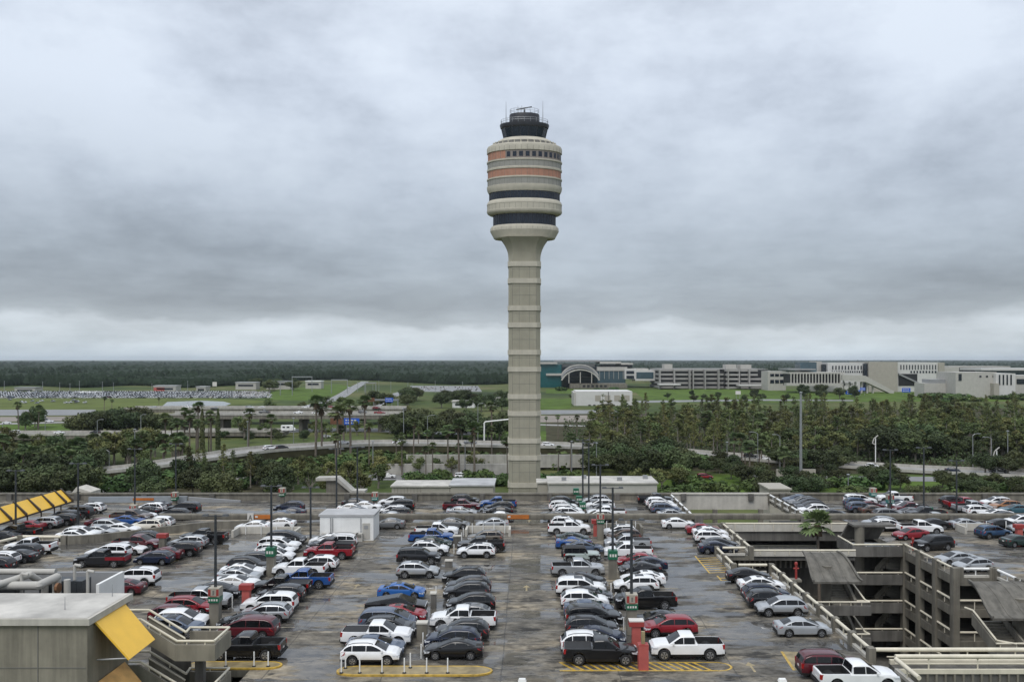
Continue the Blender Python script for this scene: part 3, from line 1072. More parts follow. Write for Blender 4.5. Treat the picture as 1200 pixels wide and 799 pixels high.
st = thing('concrete_stair', 'concrete dog-leg stair with cream pipe handrails beside the yellow awning', 'stairs')
for dz in (0, -3.05, -6.1):
    l = MB()
    l.box(-25.3, 61.0, 2.45 + dz, -22.45, 61.2, 3.6 + dz)
    l.box(-22.65, 61.2, 2.45 + dz, -22.45, 64.3, 3.6 + dz)
    l.box(-25.5, 64.1, 2.45 + dz, -22.66, 64.3, 3.6 + dz)
    l.box(-25.3, 61.21, 2.45 + dz, -22.66, 64.09, 2.65 + dz)
    l.build('landing', M['conc_bldg'], st)
    f = MB()
    f.obox((-25.31, 61.1), (-27.9, 61.1), .2, 2.45 + dz, 3.6 + dz, 0, 4.05 + dz, 5.2 + dz)
    f.obox((-25.31, 62.7), (-27.9, 62.7), .2, 2.45 + dz, 3.6 + dz, 0, 4.05 + dz, 5.2 + dz)
    f.box(-32.0, 61.0, 4.05 + dz, -27.91, 61.2, 5.2 + dz)
    for k in range(8):
        f.box(-25.3 - (k + 1) * .32, 61.21, 2.5 + dz + k * .19, -25.3 - k * .32, 62.59, 2.7 + dz + k * .19)
    f.build('stair_flight', M['conc_bldg'], st)
    r = MB()
    z = 3.86 + dz
    r.path([(-32, 61.1, z + 1.55), (-27.8, 61.1, z + 1.55), (-25.2, 61.1, z), (-22.55, 61.1, z), (-22.55, 64.2, z), (-25.5, 64.2, z)], .085, 8)
    r.path([(-32, 62.7, z + 1.75), (-27.9, 62.7, z + 1.75), (-25.2, 62.7, z + .12), (-25.5, 64.2, z)], .085, 8)
    r.path([(-27.9, 62.55, z + 1.3), (-25.2, 62.55, z - .3)], .06, 8)
    for (x, y, zz) in ((-24.5, 61.1, z), (-23.2, 61.1, z), (-22.55, 62.2, z), (-22.55, 63.4, z), (-26.4, 61.1, z + .75), (-27.2, 61.1, z + 1.2), (-26.4, 62.7, z + .85), (-24, 64.2, z)):
        r.tube((x, y, zz - .3), (x, y, zz), .05, .05, 6)
    r.build('handrail', M['cream'], st, 40)
mb = MB()
mb.box(-28.5, 64.32, GZ, -25.52, 64.5, 2.4)
mb.box(-24.6, 62.8, GZ, -24.0, 63.4, 2.44)
mb.build('stair_support', M['conc_dark'], st)

# yellow walkway canopy at the far left
t = thing('yellow_canopy', 'sloping yellow walkway canopy with dark ribs at the far left', 'canopy')
ys = [105.4, 108.8, 112.3, 116.0, 119.5, 122.8, 126.3, 129.8, 131.6]
for y0, y1 in zip(ys[:-1], ys[1:]):
    A = [(-70.5, y0 + .15, 2.2), (-70.5, y1 - .15, 2.2), (-72.1, y1 - .15, 3.9), (-72.1, y0 + .15, 3.9)]
    mb = MB()
    mb.loft([A, [(x, y, z - .12) for x, y, z in A]])
    mb.build('canopy_panel', M['yellow'], t)
for y in ys:
    mb = MB()
    mb.obox((-70.3, y), (-72.25, y), .26, 1.95, 2.45, 0, 3.75, 4.2)
    mb.build('rib', M['brown'], t)
    p = MB()
    p.tube((-72.2, y, .004), (-72.2, y, 3.6), .1, .1, 8)
    p.build('post', M['brown'], t)
mb = MB()
mb.box(-70.46, 105.4, 1.98, -70.3, 131.6, 2.16)
mb.build('gutter', M['brown'], t)

# stair hoods on the far edge
for (px0, Yh, lab) in ((372, 147.5, 'concrete stair hood with a sloping roof on the far edge behind the white shed'),):
    t = thing('stair_hood', lab, 'stair hood', (0, 0, 0))
    pr = [(-36.9, 3.5), (-33.2, 3.6), (-30.6, 1.3), (-28.4, 1.3), (-28.4, .9), (-30.8, .9), (-33.4, 3.05), (-36.9, 3.0)]
    mb = MB()
    mb.loft([[(x, Yh + d, z) for x, z in pr] for d in (0, 2.6)])
    mb.build('roof', M['conc_mid'], t)
    mb = MB()
    mb.loft([[(x, Yh + d, z) for x, z in ((-35.2, -2), (-30.4, -2), (-30.9, .9), (-33.5, 2.95), (-35.2, 2.95))] for d in (.5, 3.0)])
    mb.build('wall', M['conc'], t)
t = thing('stair_hood', 'gabled concrete stair hood beyond the end of the yellow canopy', 'stair hood', (0, 0, 0))
pr = [(-79.5, .6), (-78.4, 1.1), (-77.6, 2.1), (-75.1, 1.3), (-75.1, .1), (-75.7, .1), (-75.7, .9), (-77.4, 1.45), (-78.2, .6), (-79.2, .2)]
mb = MB()
mb.loft([[(x, 146.2 + d, z) for x, z in pr] for d in (0, 3.4)])
mb.build('roof', M['conc_pale'], t)

# blue-grey ramp wall beyond the left rows
t = thing('ramp_wall', 'long blue-grey ramp wall with an orange panel at the far left edge of the deck', 'wall')
mb = MB()
mb.obox((-74, 143.5), (-57.5, 143.5), .4, .004, .9, 0, .004, 1.0)
mb.build('wall', mat('blue_grey_wall', (.26, .285, .31), .6, .15, .5, coord='World'), t)
mb = MB()
mb.box(-66.5, 143.22, .35, -63, 143.29, .75)
mb.build('panel', M['orange'], t)
mb = MB()
mb.obox((-57.2, 143.5), (-48.5, 143.5), .4, .004, .9, 0, .004, .3)
mb.build('wall', M['grey_panel'], t)

# white shed on the deck
t = thing('white_shed', 'white flat-roofed equipment shed standing on the deck among the parked cars', 'shed', (-24.2, 113.2, 0))
mb = MB()
mb.box(-3.55, 0, .004, 3.55, 4.4, 3.2)
mb.build('wall', M['white'], t)
mb = MB()
mb.box(-3.7, -.15, 3.2, 3.7, 4.55, 3.45)
mb.build('roof', M['roof_mid'], t)
mb = MB()
mb.box(2.1, -.06, .2, 3.1, -.004, 2.3)
mb.build('door', M['offwhite'], t)
mb = MB()
mb.box(2.3, -.1, 1.55, 2.85, -.062, 2.0)
mb.build('door_vent', M['grey_panel'], t)
for x in (-2.1, -1.85, 1.9):
    mb = MB()
    mb.tube((x, -.1, .1), (x, -.1, 3.0), .05, .05, 6)
    mb.build('downpipe', M['steel'], t)
for k, x in enumerate((-3.2, -1.4, -.4, .8, 1.4)):
    mb = MB()
    mb.box(x, -.75, .004, x + .8, -.12, 1.05)
    mb.box(x + .1, -.77, .5, x + .7, -.752, .9, 1)
    mb.build('condenser_unit', [M['offwhite'], M['joint']], t)
# ------------------------------------------------------------------ control tower
TY = 221.0
TX = (614.6 - VX) * TY / F
tw = thing('control_tower', 'tall pale concrete airport control tower with terracotta bands and dark glass cab', 'control tower', (TX, TY, 0))


def lat(name, prof, m, seg=64, smooth=35, parent=None, a0=0.0, joints=None):
    mb = MB().lathe(prof, seg, a0=a0)
    if joints:
        r, za, zb, n = joints
        for i in range(n):
            a = 2 * math.pi * (i + .5) / n
            mb.obox((math.cos(a) * (r - .05), math.sin(a) * (r - .05)), (math.cos(a) * r, math.sin(a) * r), .06, za, zb, 1)
    return mb.build(name, [m, M['joint']], parent or tw, smooth)


# shaft: chamfered square that flares into the head
def ringsq(h, ch, z):
    pts = [(h, -h + ch), (h, h - ch), (h - ch, h), (-h + ch, h), (-h, h - ch), (-h, -h + ch), (-h + ch, -h), (h - ch, -h)]
    return [(x, y, z) for x, y in pts]


mb = MB()
mb.loft([ringsq(4.08, 1.0, z) for z in (GZ - .5, 10, 30, 49.0)])
sh = mb.build('shaft', M['tower_shaft'], tw)
mb = MB()
secs = []
for i in range(9):
    t = i / 8
    h = 4.08 + 1.9 * t ** 2.4
    secs.append(ringsq(h, 1.0 + 1.0 * t, 49.0 + 6.0 * t))
mb.loft(secs)
mb.build('flared_neck', M['tower_shaft'], tw, 30)
zs = []
z = 48.9
while z > -13:
    zs += [z, z - 4.3]
    z -= 11.25
for z in zs:
    mb = MB()
    mb.loft([ringsq(4.26, 1.03, z - 1.25), ringsq(4.26, 1.03, z)])
    mb.build('shaft_band', M['tower_pale'], tw)
mb = MB()
for x in (-1.3, 1.3):
    mb.box(x - .03, -4.10, GZ, x + .03, -4.079, 49)
for s in (-1, 1):
    mb.box(s * 3.02 - .03, -4.10, GZ, s * 3.02 + .03, -4.079, 49)
z = 46.9
while z > -13:
    for zz in (z, z - 4.2, z - 6.6):
        mb.box(-3.05, -4.10, zz - .03, 3.05, -4.079, zz + .03)
    z -= 11.25
mb.build('joint', M['joint'], sh)

lat('base_ring', [(5.6, 55.0), (7.8, 55.0), (7.95, 55.15), (8.05, 55.4), (8.82, 56.8), (8.9, 57.05), (8.84, 57.1), (8.84, 57.7), (8.5, 58.2), (8.1, 58.35), (7.0, 58.4)], M['tower_pale'], joints=(8.85, 57.1, 57.75, 40))
lat('lower_glass_band', [(8.02, 58.3), (8.02, 61.3)], M['tower_glass'])
mb = MB()
for i in range(48):
    a = 2 * math.pi * i / 48
    mb.obox((math.cos(a) * 8.0, math.sin(a) * 8.0), (math.cos(a) * 8.1, math.sin(a) * 8.1), .09, 58.25, 61.1)
mb.build('mullion', M['tower_black'], tw)
lat('ring_gallery', [(8.0, 61.05), (9.0, 61.1), (9.5, 61.4), (9.74, 61.8), (9.74, 62.2), (9.66, 62.25), (9.66, 63.6), (9.74, 63.66), (9.7, 64.0), (9.45, 64.5), (9.0, 64.85), (8.8, 64.86)], M['tower_pale'], joints=(9.675, 62.25, 63.6, 40))
lat('upper_glass_band', [(9.08, 64.8), (9.08, 66.9)], M['tower_glass'])
mb = MB()
for i in range(64):
    a = 2 * math.pi * i / 64
    mb.obox((math.cos(a) * 9.06, math.sin(a) * 9.06), (math.cos(a) * 9.15, math.sin(a) * 9.15), .1, 64.8, 66.9)
mb.build('mullion', M['tower_black'], tw)
lat('lower_ring', [(8.9, 66.7), (9.3, 66.7), (9.6, 67.3), (9.72, 67.9), (9.72, 68.35), (9.56, 68.4)], M['tower_pale'])
lat('grey_band', [(9.56, 68.35), (9.56, 70.0)], M['tower_grey'], joints=(9.575, 68.45, 69.85, 40))
lat('ledge', [(9.55, 69.9), (9.74, 70.0), (9.74, 70.35), (9.55, 70.42)], M['tower_pale'])
lat('terracotta_band', [(9.5, 70.35), (9.5, 72.35)], M['terracotta'], joints=(9.515, 70.45, 72.2, 40))
lat('ledge', [(9.5, 72.2), (9.72, 72.3), (9.72, 72.75), (9.56, 72.85)], M['tower_pale'])
lat('grey_band', [(9.56, 72.8), (9.56, 74.5)], M['tower_grey'], joints=(9.575, 72.9, 74.3, 40))
lat('ledge', [(9.55, 74.35), (9.76, 74.42), (9.76, 74.8), (9.5, 74.85)], M['tower_pale'])
lat('window_band', [(9.45, 74.8), (9.45, 76.95)], mat('tower_taupe_panel', (.235, .205, .185), .7, .12, .6))
mb = MB()
n = 36
for i in range(n):
    a0 = 2 * math.pi * (i + .04) / n
    a1 = 2 * math.pi * (i + .96) / n
    am = math.degrees((a0 + a1) / 2) % 360
    if 175 < am < 242:
        mb.poly([(9.48 * math.cos(a), 9.48 * math.sin(a), z) for a, z in ((a0, 74.9), (a1, 74.9), (a1, 76.9), (a0, 76.9))])
mb.build('terracotta_panel', M['terracotta'], tw)
for i in range(n):
    a0 = 2 * math.pi * (i + .2) / n
    a1 = 2 * math.pi * (i + .8) / n
    am = math.degrees((a0 + a1) / 2) % 360
    if 244 < am < 372 or am < 20:
        mb = MB()
        mb.poly([(9.52 * math.cos(a), 9.52 * math.sin(a), z) for a, z in ((a0, 75.25), (a1, 75.25), (a1, 76.5), (a0, 76.5))])
        mb.build('window', M['tower_glass'], tw)
lat('upper_drum', [(9.45, 76.85), (9.72, 76.95), (9.72, 78.1), (9.55, 78.6), (9.1, 78.85), (8.3, 78.95), (8.2, 78.95)], M['tower_pale'], joints=(9.735, 77.0, 78.05, 40))
lat('recessed_gallery', [(8.25, 78.9), (8.05, 79.4), (7.6, 79.75), (7.0, 79.9)], M['conc_dark'])
lat('shoulder', [(7.5, 79.72), (6.9, 80.25), (6.0, 80.75), (5.2, 80.95)], M['tower_pale'])
mb = MB()
for i in range(30):
    a = 2 * math.pi * i / 30
    mb.obox((math.cos(a) * 7.3, math.sin(a) * 7.3), (math.cos(a) * 8.25, math.sin(a) * 8.25), .28, 78.9, 79.7)
mb.build('gallery_fins', M['tower_pale'], tw)
lat('cab_glass', [(5.38, 80.9), (5.75, 82.4), (6.02, 83.5)], M['tower_glass'], 16, 20, None, math.pi / 16)
mb = MB()
for i in range(16):
    a = 2 * math.pi * i / 16 + math.pi / 16
    mb.tube((math.cos(a) * 5.40, math.sin(a) * 5.40, 80.9), (math.cos(a) * 6.04, math.sin(a) * 6.04, 83.5), .09, .09, 6)
mb.build('mullion', M['tower_black'], tw)
lat('cab_roof', [(5.9, 83.4), (6.2, 83.6), (6.38, 84.2), (6.38, 84.55), (6.0, 84.62), (0.01, 84.7)], M['tower_black'], 32)
lat('roof_drum', [(3.95, 84.6), (3.9, 87.0), (3.8, 87.25), (.01, 87.3)], M['tower_black'], 32)


def round_rail(r, z0, h, name, n=24):
    mb = MB()
    for zz in (z0 + h, z0 + h * .55):
        pts = [(r * math.cos(2 * math.pi * i / 32), r * math.sin(2 * math.pi * i / 32), zz) for i in range(33)]
        mb.path(pts, .04, 5)
    for i in range(n):
        a = 2 * math.pi * i / n
        mb.tube((r * math.cos(a), r * math.sin(a), z0), (r * math.cos(a), r * math.sin(a), z0 + h), .035, .035, 5)
    mb.build(name, M['steel'], tw)


round_rail(6.1, 84.6, 1.1, 'roof_railing')
round_rail(3.75, 87.25, 1.25, 'roof_railing', 16)
for x, zt in ((-4.75, 90.6), (4.75, 90.7)):
    mb = MB()
    mb.tube((x, -1, 84.6), (x, -1, zt), .12, .03, 8)
    mb.build('antenna', M['steel'], tw)
for x, y, zt in ((-1.7, 0, 89.6), (-1.1, 1, 89.3), (-.7, -1, 89.5), (1.6, .5, 88.6)):
    mb = MB()
    mb.tube((x, y, 87.2), (x, y, zt), .05, .03, 6)
    mb.build('antenna', M['steel_dark'], tw)
mb = MB()
mb.tube((0, 0, 87.2), (0, 0, 88.7), .3, .2, 10)
mb.build('radar_pedestal', M['steel_dark'], tw)
mb = MB()
mb.obox((-2.1, -.3), (1.9, .3), .3, 88.35, 88.65, 0, 89.25, 89.5)
mb.build('radar_bar', M['steel_dark'], tw)

# the head is oval in plan, shallower towards the viewer than it is wide
for o in tw.children:
    if o.name.split('.')[0] not in ('shaft', 'flared_neck', 'shaft_band'):
        o.scale.y = .62

# low buildings at the tower foot
def low_building(label, px0, px1, Y, D, ztop, roof, wallm, step=None):
    x0, x1 = (px0 - VX) * Y / F, (px1 - VX) * Y / F
    t = thing('low_building', label, 'building', (0, 0, 0))
    mb = MB()
    mb.box(x0, Y, GZ, x1, Y + D, ztop - .3)
    mb.build('wall', wallm, t)
    r = MB()
    r.box(x0 - .3, Y - .3, ztop - .298, x1 + .3, Y + D + .3, ztop)
    r.build('roof', roof, t)
    return t, x0, x1


t, x0, x1 = low_building('cream low building with a shallow pale roof and dark openings left of the tower foot', 459, 527, 196, 9, -5.0, M['roof_pale'], M['beige'])
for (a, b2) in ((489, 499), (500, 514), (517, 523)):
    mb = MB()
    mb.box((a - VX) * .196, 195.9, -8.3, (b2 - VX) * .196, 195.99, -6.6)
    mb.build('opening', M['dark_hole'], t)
mb = MB()
for k in range(9):
    xx = x0 + .6 + k * .75
    mb.box(xx, 195.93, -11, xx + .06, 195.99, -5.4)
mb.build('cladding_rib', M['conc'], t)
low_building('low building with a wide white-stained flat roof just left of the tower foot', 527.5, 578, 196, 11, -4.8, M['roof_mid'], M['beige'])
t, x0, x1 = low_building('long low building with a pale weathered roof right of the tower foot', 643, 770, 196, 11, -4.3, M['roof_pale'], M['offwhite'])
for k, xx in enumerate((4.6, 9.5, 17.6, 24)):
    mb = MB()
    mb.box(xx + 3, 199 + k % 2 * 3, -4.3, xx + 4.1, 200 + k % 2 * 3, -3.5)
    mb.build('roof_unit', M['steel'], t)
low_building('small cream annex joining the tower foot to the pale roofed building', 630, 643, 206, 6, -5.6, M['roof_pale'], M['beige'])
low_building('small pale block standing behind the far parapet below the silver mast', 902, 926, 180, 8, -3.2, M['beige'], M['beige'])
# ------------------------------------------------------------------ cars
SPEC = {
    'sedan': dict(L=4.75, W=1.84, H=1.45, wr=.345, wb=(-1.40, 1.42), prof=[(-2.375, .55), (-2.35, .92), (-2.25, 1.04), (-1.75, 1.07), (.9, 1.0), (1.7, .92), (2.1, .82), (2.32, .68), (2.375, .48)],
                  cab=(-2.12, -.98, .12, 1.42, .98, .64), split=(.16, .56)),
    'coupe': dict(L=4.75, W=1.88, H=1.40, wr=.36, wb=(-1.38, 1.45), prof=[(-2.375, .55), (-2.35, .95), (-2.25, 1.06), (-1.8, 1.07), (.9, .98), (1.7, .91), (2.1, .82), (2.32, .68), (2.375, .48)],
                  cab=(-2.25, -.72, .0, 1.28, .97, .60), split=(.22, .62)),
    'hatchback': dict(L=4.35, W=1.8, H=1.5, wr=.34, wb=(-1.28, 1.32), prof=[(-2.175, .55), (-2.15, .98), (-2.05, 1.06), (.9, 1.02), (1.6, .94), (1.95, .82), (2.13, .66), (2.175, .48)],
                      cab=(-2.16, -1.42, .22, 1.40, .99, .68), split=(.2, .58)),
    'SUV': dict(L=4.65, W=1.88, H=1.69, wr=.385, wb=(-1.34, 1.38), prof=[(-2.325, .6), (-2.30, 1.08), (-2.2, 1.17), (.9, 1.13), (1.7, 1.06), (2.06, .97), (2.27, .78), (2.325, .52)],
                cab=(-2.30, -1.72, .22, 1.36, 1.12, .71), split=(.22, .58), clad=True),
    'large SUV': dict(L=5.1, W=1.98, H=1.84, wr=.41, wb=(-1.50, 1.52), prof=[(-2.55, .6), (-2.53, 1.18), (-2.45, 1.28), (.95, 1.24), (1.9, 1.17), (2.28, 1.08), (2.5, .85), (2.55, .55)],
                      cab=(-2.52, -2.2, .30, 1.34, 1.22, .79), split=(.28, .60), clad=True),
    'minivan': dict(L=5.1, W=1.98, H=1.74, wr=.37, wb=(-1.52, 1.57), prof=[(-2.55, .55), (-2.52, 1.05), (-2.45, 1.12), (1.2, 1.08), (1.95, .98), (2.32, .86), (2.5, .66), (2.55, .48)],
                    cab=(-2.52, -2.1, .50, 1.98, 1.06, .74), split=(.28, .58)),
    'off-roader': dict(L=4.5, W=1.88, H=1.86, wr=.43, wb=(-1.42, 1.42), prof=[(-2.1, .6), (-2.08, 1.16), (-2.0, 1.20), (.7, 1.20), (1.9, 1.16), (2.05, 1.08), (2.08, .7), (2.2, .62), (2.22, .5)],
                       cab=(-2.06, -2.0, .42, .80, 1.18, .84), split=(.32, .66), clad=True, spare=True, black_top=True, crisp=True),
    'pickup': dict(L=5.85, W=2.03, H=1.93, wr=.45, wb=(-1.74, 1.92), prof=[(-2.925, .7), (-2.9, 1.25), (-2.8, 1.33), (-.6, 1.34), (1.2, 1.32), (2.2, 1.26), (2.68, 1.17), (2.88, .95), (2.925, .58)],
                   cab=(-.66, -.52, .58, 1.58, 1.29, .77), split=(.5,), bed=(-2.80, -.74), clad=True, crisp=True),
    'covered pickup': dict(L=5.85, W=2.03, H=1.93, wr=.45, wb=(-1.74, 1.92), prof=[(-2.925, .7), (-2.9, 1.25), (-2.8, 1.33), (-.6, 1.34), (1.2, 1.32), (2.2, 1.26), (2.68, 1.17), (2.88, .95), (2.925, .58)],
                           cab=(-.66, -.52, .58, 1.58, 1.29, .77), split=(.5,), bed=(-2.80, -.74), cover=True, clad=True, crisp=True),
}


def interp(prof, x):
    if x <= prof[0][0]:
        return prof[0][1]
    for (a, za), (b, zb) in zip(prof[:-1], prof[1:]):
        if x <= b:
            return za + (zb - za) * (x - a) / (b - a)
    return prof[-1][1]


def car_meshes(kind):
    s = SPEC[kind]
    L, W, H, wr = s['L'], s['W'], s['H'], s['wr']
    h = L / 2
    prof = s['prof']
    x_lo, x_hi = prof[0][0], prof[-1][0]
    zb = .24 if wr < .37 else .32
    xs = {p[0] for p in prof}
    for c in s['wb']:
        for k in range(-6, 7):
            xs.add(round(c + (wr + .075) * math.sin(k / 6 * math.pi / 2), 3))
    xs |= {round(x_lo + (x_hi - x_lo) * i / 20, 3) for i in range(21)}
    bed = s.get('bed')
    if bed:
        xs |= {bed[0], bed[0] + .012, bed[1], bed[1] - .012}
    xs = sorted(xs)
    xs = [x for i, x in enumerate(xs) if i == 0 or x - xs[i - 1] > .008]

    def half(x):
        t = abs(x - (x_lo + x_hi) / 2) / ((x_hi - x_lo) / 2)
        return W / 2 * (1 - .11 * max(0, (t - .72) / .28) ** 2.2)
    secs = []
    for x in xs:
        w, zt = half(x), interp(prof, x)
        arch = 0
        for c in s['wb']:
            rr = wr + .075
            if abs(x - c) < rr:
                arch = max(arch, wr + math.sqrt(rr * rr - (x - c) ** 2))
        end = x in (xs[0], xs[-1])
        z0 = max(zb + (.1 if end else 0), arch)
        z1 = max(zb + (.22 if s.get('clad') else .10), arch + (.075 if s.get('clad') else .03))
        z2 = max(min(zb + .42, zt - .12), z1 + .03)
        zsh = max(zt - .10, z2 + .02)
        zt = max(zt, zsh + .02)
        inb = bed and bed[0] + .006 < x < bed[1] - .006
        if inb:
            zf = zt - .025 if s.get('cover') else .82
            top = [(.965 * w, zt), (.90 * w, zt), (.885 * w, zf), (0, zf + (.02 if s.get('cover') else 0))]
        else:
            top = [(.93 * w, zt), (.80 * w, zt + .022), (.5 * w, zt + .04), (0, zt + .05)]
        hp = [(0, z0), (.86 * w, z0), (.985 * w, z1), (w, z2), (.985 * w, zsh)] + top
        ring = [(x, y, z) for y, z in hp] + [(x, -y, z) for y, z in reversed(hp[1:-1])]
        secs.append(ring)
    n = len(secs[0])
    clad = s.get('clad')

    def mf(i, j):
        jj = j if j < 8 else n - 1 - j
        if jj == 0 or (jj == 1 and clad):
            return 1
        xm = (xs[i] + xs[min(i + 1, len(xs) - 1)]) / 2
        if bed and bed[0] < xm < bed[1] and jj in (6, 7):
            return 2
        return 0
    body = MB()
    body.loft(secs, mf)
    # cab: lengthwise loft under a rounded roof line
    xbr, xrr, xrf, xbf, zbelt, ratio = s['cab']
    wb_, wt = W / 2 * .945, W / 2 * ratio * 1.05
    hp_ = H + .02
    crv = [(xbr, zbelt - .02), (xrr, hp_ - (.05 if not s.get('crisp') else .01)), ((xrr * .4 + xrf * .6), hp_ + .015), (xrf, hp_ - .02), (xbf, zbelt - .02)]
    for it in range(1 if s.get('crisp') else 3):
        q = [crv[0]]
        for (x0, z0), (x1, z1) in zip(crv[:-1], crv[1:]):
            k = .25 if not s.get('crisp') else .12
            q += [(x0 + (x1 - x0) * k, z0 + (z1 - z0) * k), (x0 + (x1 - x0) * (1 - k), z0 + (z1 - z0) * (1 - k))]
        crv = q + [crv[-1]]

    def wz(x, z):
        t = max(0, min(1, (z - zbelt) / (H - zbelt)))
        return (wb_ + (wt - wb_) * (t * .75 + t * t * .25)) * (half(x) / (W / 2)) ** .8
    tm = 3 if s.get('black_top') else 0
    zsun = hp_ + .0
    c = MB()
    csec = []
    for x, zt in crv:
        zt = max(zt, zbelt - .015)
        r_ = min(.09, (zt - zbelt + .05) * .5)
        hpts = [(wb_ * (half(x) / (W / 2)) ** .8, zbelt - .07), (wz(x, zbelt), zbelt - .03), (wz(x, zt - r_), zt - r_), (wz(x, zt) - .035, zt - r_ * .3), (wz(x, zt) - .13, zt), (0, zt + .025)]
        csec.append([(x, y, z) for y, z in hpts] + [(x, -y, z) for y, z in reversed(hpts[:-1])])
    c.loft(csec, lambda i, j: 1 if tm else 0)
    off = len(body.v)
    body.v += c.v
    body.f += [tuple(i + off for i in f) for f in c.f]
    body.m += c.m
    if kind == 'off-roader':     # flared arches and square fenders
        for cx in s['wb']:
            for sg in (-1, 1):
                body.box(cx - .62, sg * W / 2 - .13, .86, cx + .62, sg * W / 2 + .05, .98, 1)
        body.box(x_hi - .12, -.75, .45, x_hi + .12, .75, .64, 1)
    if kind in ('pickup', 'covered pickup'):
        body.box(x_lo - .1, -.85, .5, x_lo + .06, .85, .66, 1)
    out = {'body': body}
    # glass laid on the cab surface
    e = .012
    zlo = zbelt + .055

    def roof(x):
        return interp(crv, x)

    def x_at(z, front):
        best = None
        for (x0, z0), (x1, z1) in zip(crv[:-1], crv[1:]):
            if min(z0, z1) <= z <= max(z0, z1) and abs(z1 - z0) > 1e-6:
                x = x0 + (x1 - x0) * (z - z0) / (z1 - z0)
                if best is None or (front and x > best) or (not front and x < best):
                    best = x
        return best
    ztop = H - .11

    def side(sg):
        g = MB()
        xa, xb = x_at(zlo + .10, False) + .07, x_at(zlo + .06, True) - .10
        cuts = [0.0] + list(s['split']) + [1.0]
        for u0, u1 in zip(cuts[:-1], cuts[1:]):
            p0, p1 = xa + (xb - xa) * u0 + .03, xa + (xb - xa) * u1 - .03
            N = 8
            up, lo = [], []
            for k in range(N + 1):
                x = p0 + (p1 - p0) * k / N
                zt = max(zlo + .02, min(ztop, roof(x) - .085))
                up.append((x, sg * (wz(x, zt) + e), zt))
                lo.append((x, sg * (wz(x, zlo) + e), zlo))
            for k in range(N):
                q = [lo[k], lo[k + 1], up[k + 1], up[k]]
                g.poly(q if sg > 0 else q[::-1])
        return g

    def screen(front):
        g = MB()
        x0 = x_at(zbelt + .03, front)
        x1 = (xrf + .02 + (.10 if not s.get('crisp') else .0)) if front else (xrr - (.12 if not s.get('crisp') else .0))
        N = 8
        rows = []
        for k in range(N + 1):
            x = x0 + (x1 - x0) * k / N
            z = roof(x) if not (k == 0) else zbelt + .03
            y = wz(x, z) - .135
            nx = e if front else -e
            rows.append([(x + nx, yy, z + e * .7 + .025 * (1 - abs(f))) for f in (-1, -.5, 0, .5, 1) for yy in (f * y,)])
        for k in range(N):
            for j in range(4):
                q = [rows[k][j], rows[k][j + 1], rows[k + 1][j + 1], rows[k + 1][j]]
                g.poly(q if front else q[::-1])
        return g
    out['side_window'] = [side(1), side(-1)]
    out['windscreen'] = screen(True)
    out['rear_window'] = screen(False)
    if kind in ('SUV', 'large SUV', 'sedan', 'hatchback', 'minivan'):
        g = MB()
        N = 6
        x0, x1 = xrf - .12, xrf - (1.0 if kind in ('SUV', 'large SUV') else .65)
        rows = []
        for k in range(N + 1):
            x = x0 + (x1 - x0) * k / N
            rows.append([(x, f * (wz(x, roof(x)) - .24), roof(x) + .012 + .022 * (1 - abs(f))) for f in (-1, -.5, 0, .5, 1)])
        for k in range(N):
            for j in range(4):
                g.poly([rows[k][j + 1], rows[k][j], rows[k + 1][j], rows[k + 1][j + 1]][::-1])
        out['sunroof'] = g
    if kind in ('SUV', 'large SUV'):
        rr = []
        for sg in (-1, 1):
            g = MB()
            pts = [(xrr + (xrf - xrr) * k / 5, 0, 0) for k in range(6)]
            pts = [(x, sg * (wz(x, roof(x)) - .10), roof(x) + .05) for x, _, _ in pts]
            g.path(pts, .022, 5)
            for p in (pts[0], pts[-1]):
                g.tube((p[0], p[1], p[2] - .05), p, .022, .022, 5)
            rr.append(g)
        out['roof_rail'] = rr
    # lights
    zl = interp(prof, x_hi - .2) - .10
    hl, tl = [], []
    for sg in (-1, 1):
        a = MB()
        w = half(x_hi - .1)
        A = [(x_hi - .46, sg * (half(x_hi - .46) * 1.012), zl - .05), (x_hi - .10, sg * half(x_hi - .1) * 1.01, zl - .12), (x_hi + .012, sg * w * .64, zl - .12), (x_hi + .004, sg * w * .60, zl + .03), (x_hi - .10, sg * half(x_hi - .1) * 1.005, zl + .045), (x_hi - .54, sg * (half(x_hi - .54) * 1.008), zl + .07)]
        a.loft([A, [(x - .05, y * .9, z) for x, y, z in A]])
        hl.append(a)
        b = MB()
        w = half(x_lo + .1)
        zt2 = interp(prof, x_lo + .12) - .05
        hgt = .36 if kind not in ('sedan', 'coupe', 'hatchback') else .19
        if kind in ('pickup', 'covered pickup', 'off-roader', 'large SUV'):
            b.box(x_lo - .012, sg * w * .97 - (.14 if sg > 0 else 0), zt2 - hgt, x_lo + .16, sg * w * .97 + (.14 if sg < 0 else 0), zt2)
            b.box(x_lo + .03, sg * w * .985 - .02, zt2 - hgt, x_lo + .22, sg * w * .985 + .02, zt2)
        else:
            A = [(x_lo + .36, sg * half(x_lo + .36) * 1.012, zt2 - hgt * .6), (x_lo + .10, sg * half(x_lo + .1) * 1.012, zt2 - hgt), (x_lo - .014, sg * w * .60, zt2 - hgt), (x_lo - .010, sg * w * .58, zt2 - .03), (x_lo + .10, sg * half(x_lo + .1) * 1.006, zt2), (x_lo + .44, sg * half(x_lo + .44) * 1.006, zt2)]
            b.loft([A, [(x + .05, y * .9, z) for x, y, z in A]])
        tl.append(b)
    out['headlight'], out['tail_light'] = hl, tl
    gr = MB()
    zg = zl - .10
    gr.box(x_hi - .06, -half(x_hi) * .62, zg - (.24 if H > 1.6 else .14), x_hi + .012, half(x_hi) * .62, zg + .06)
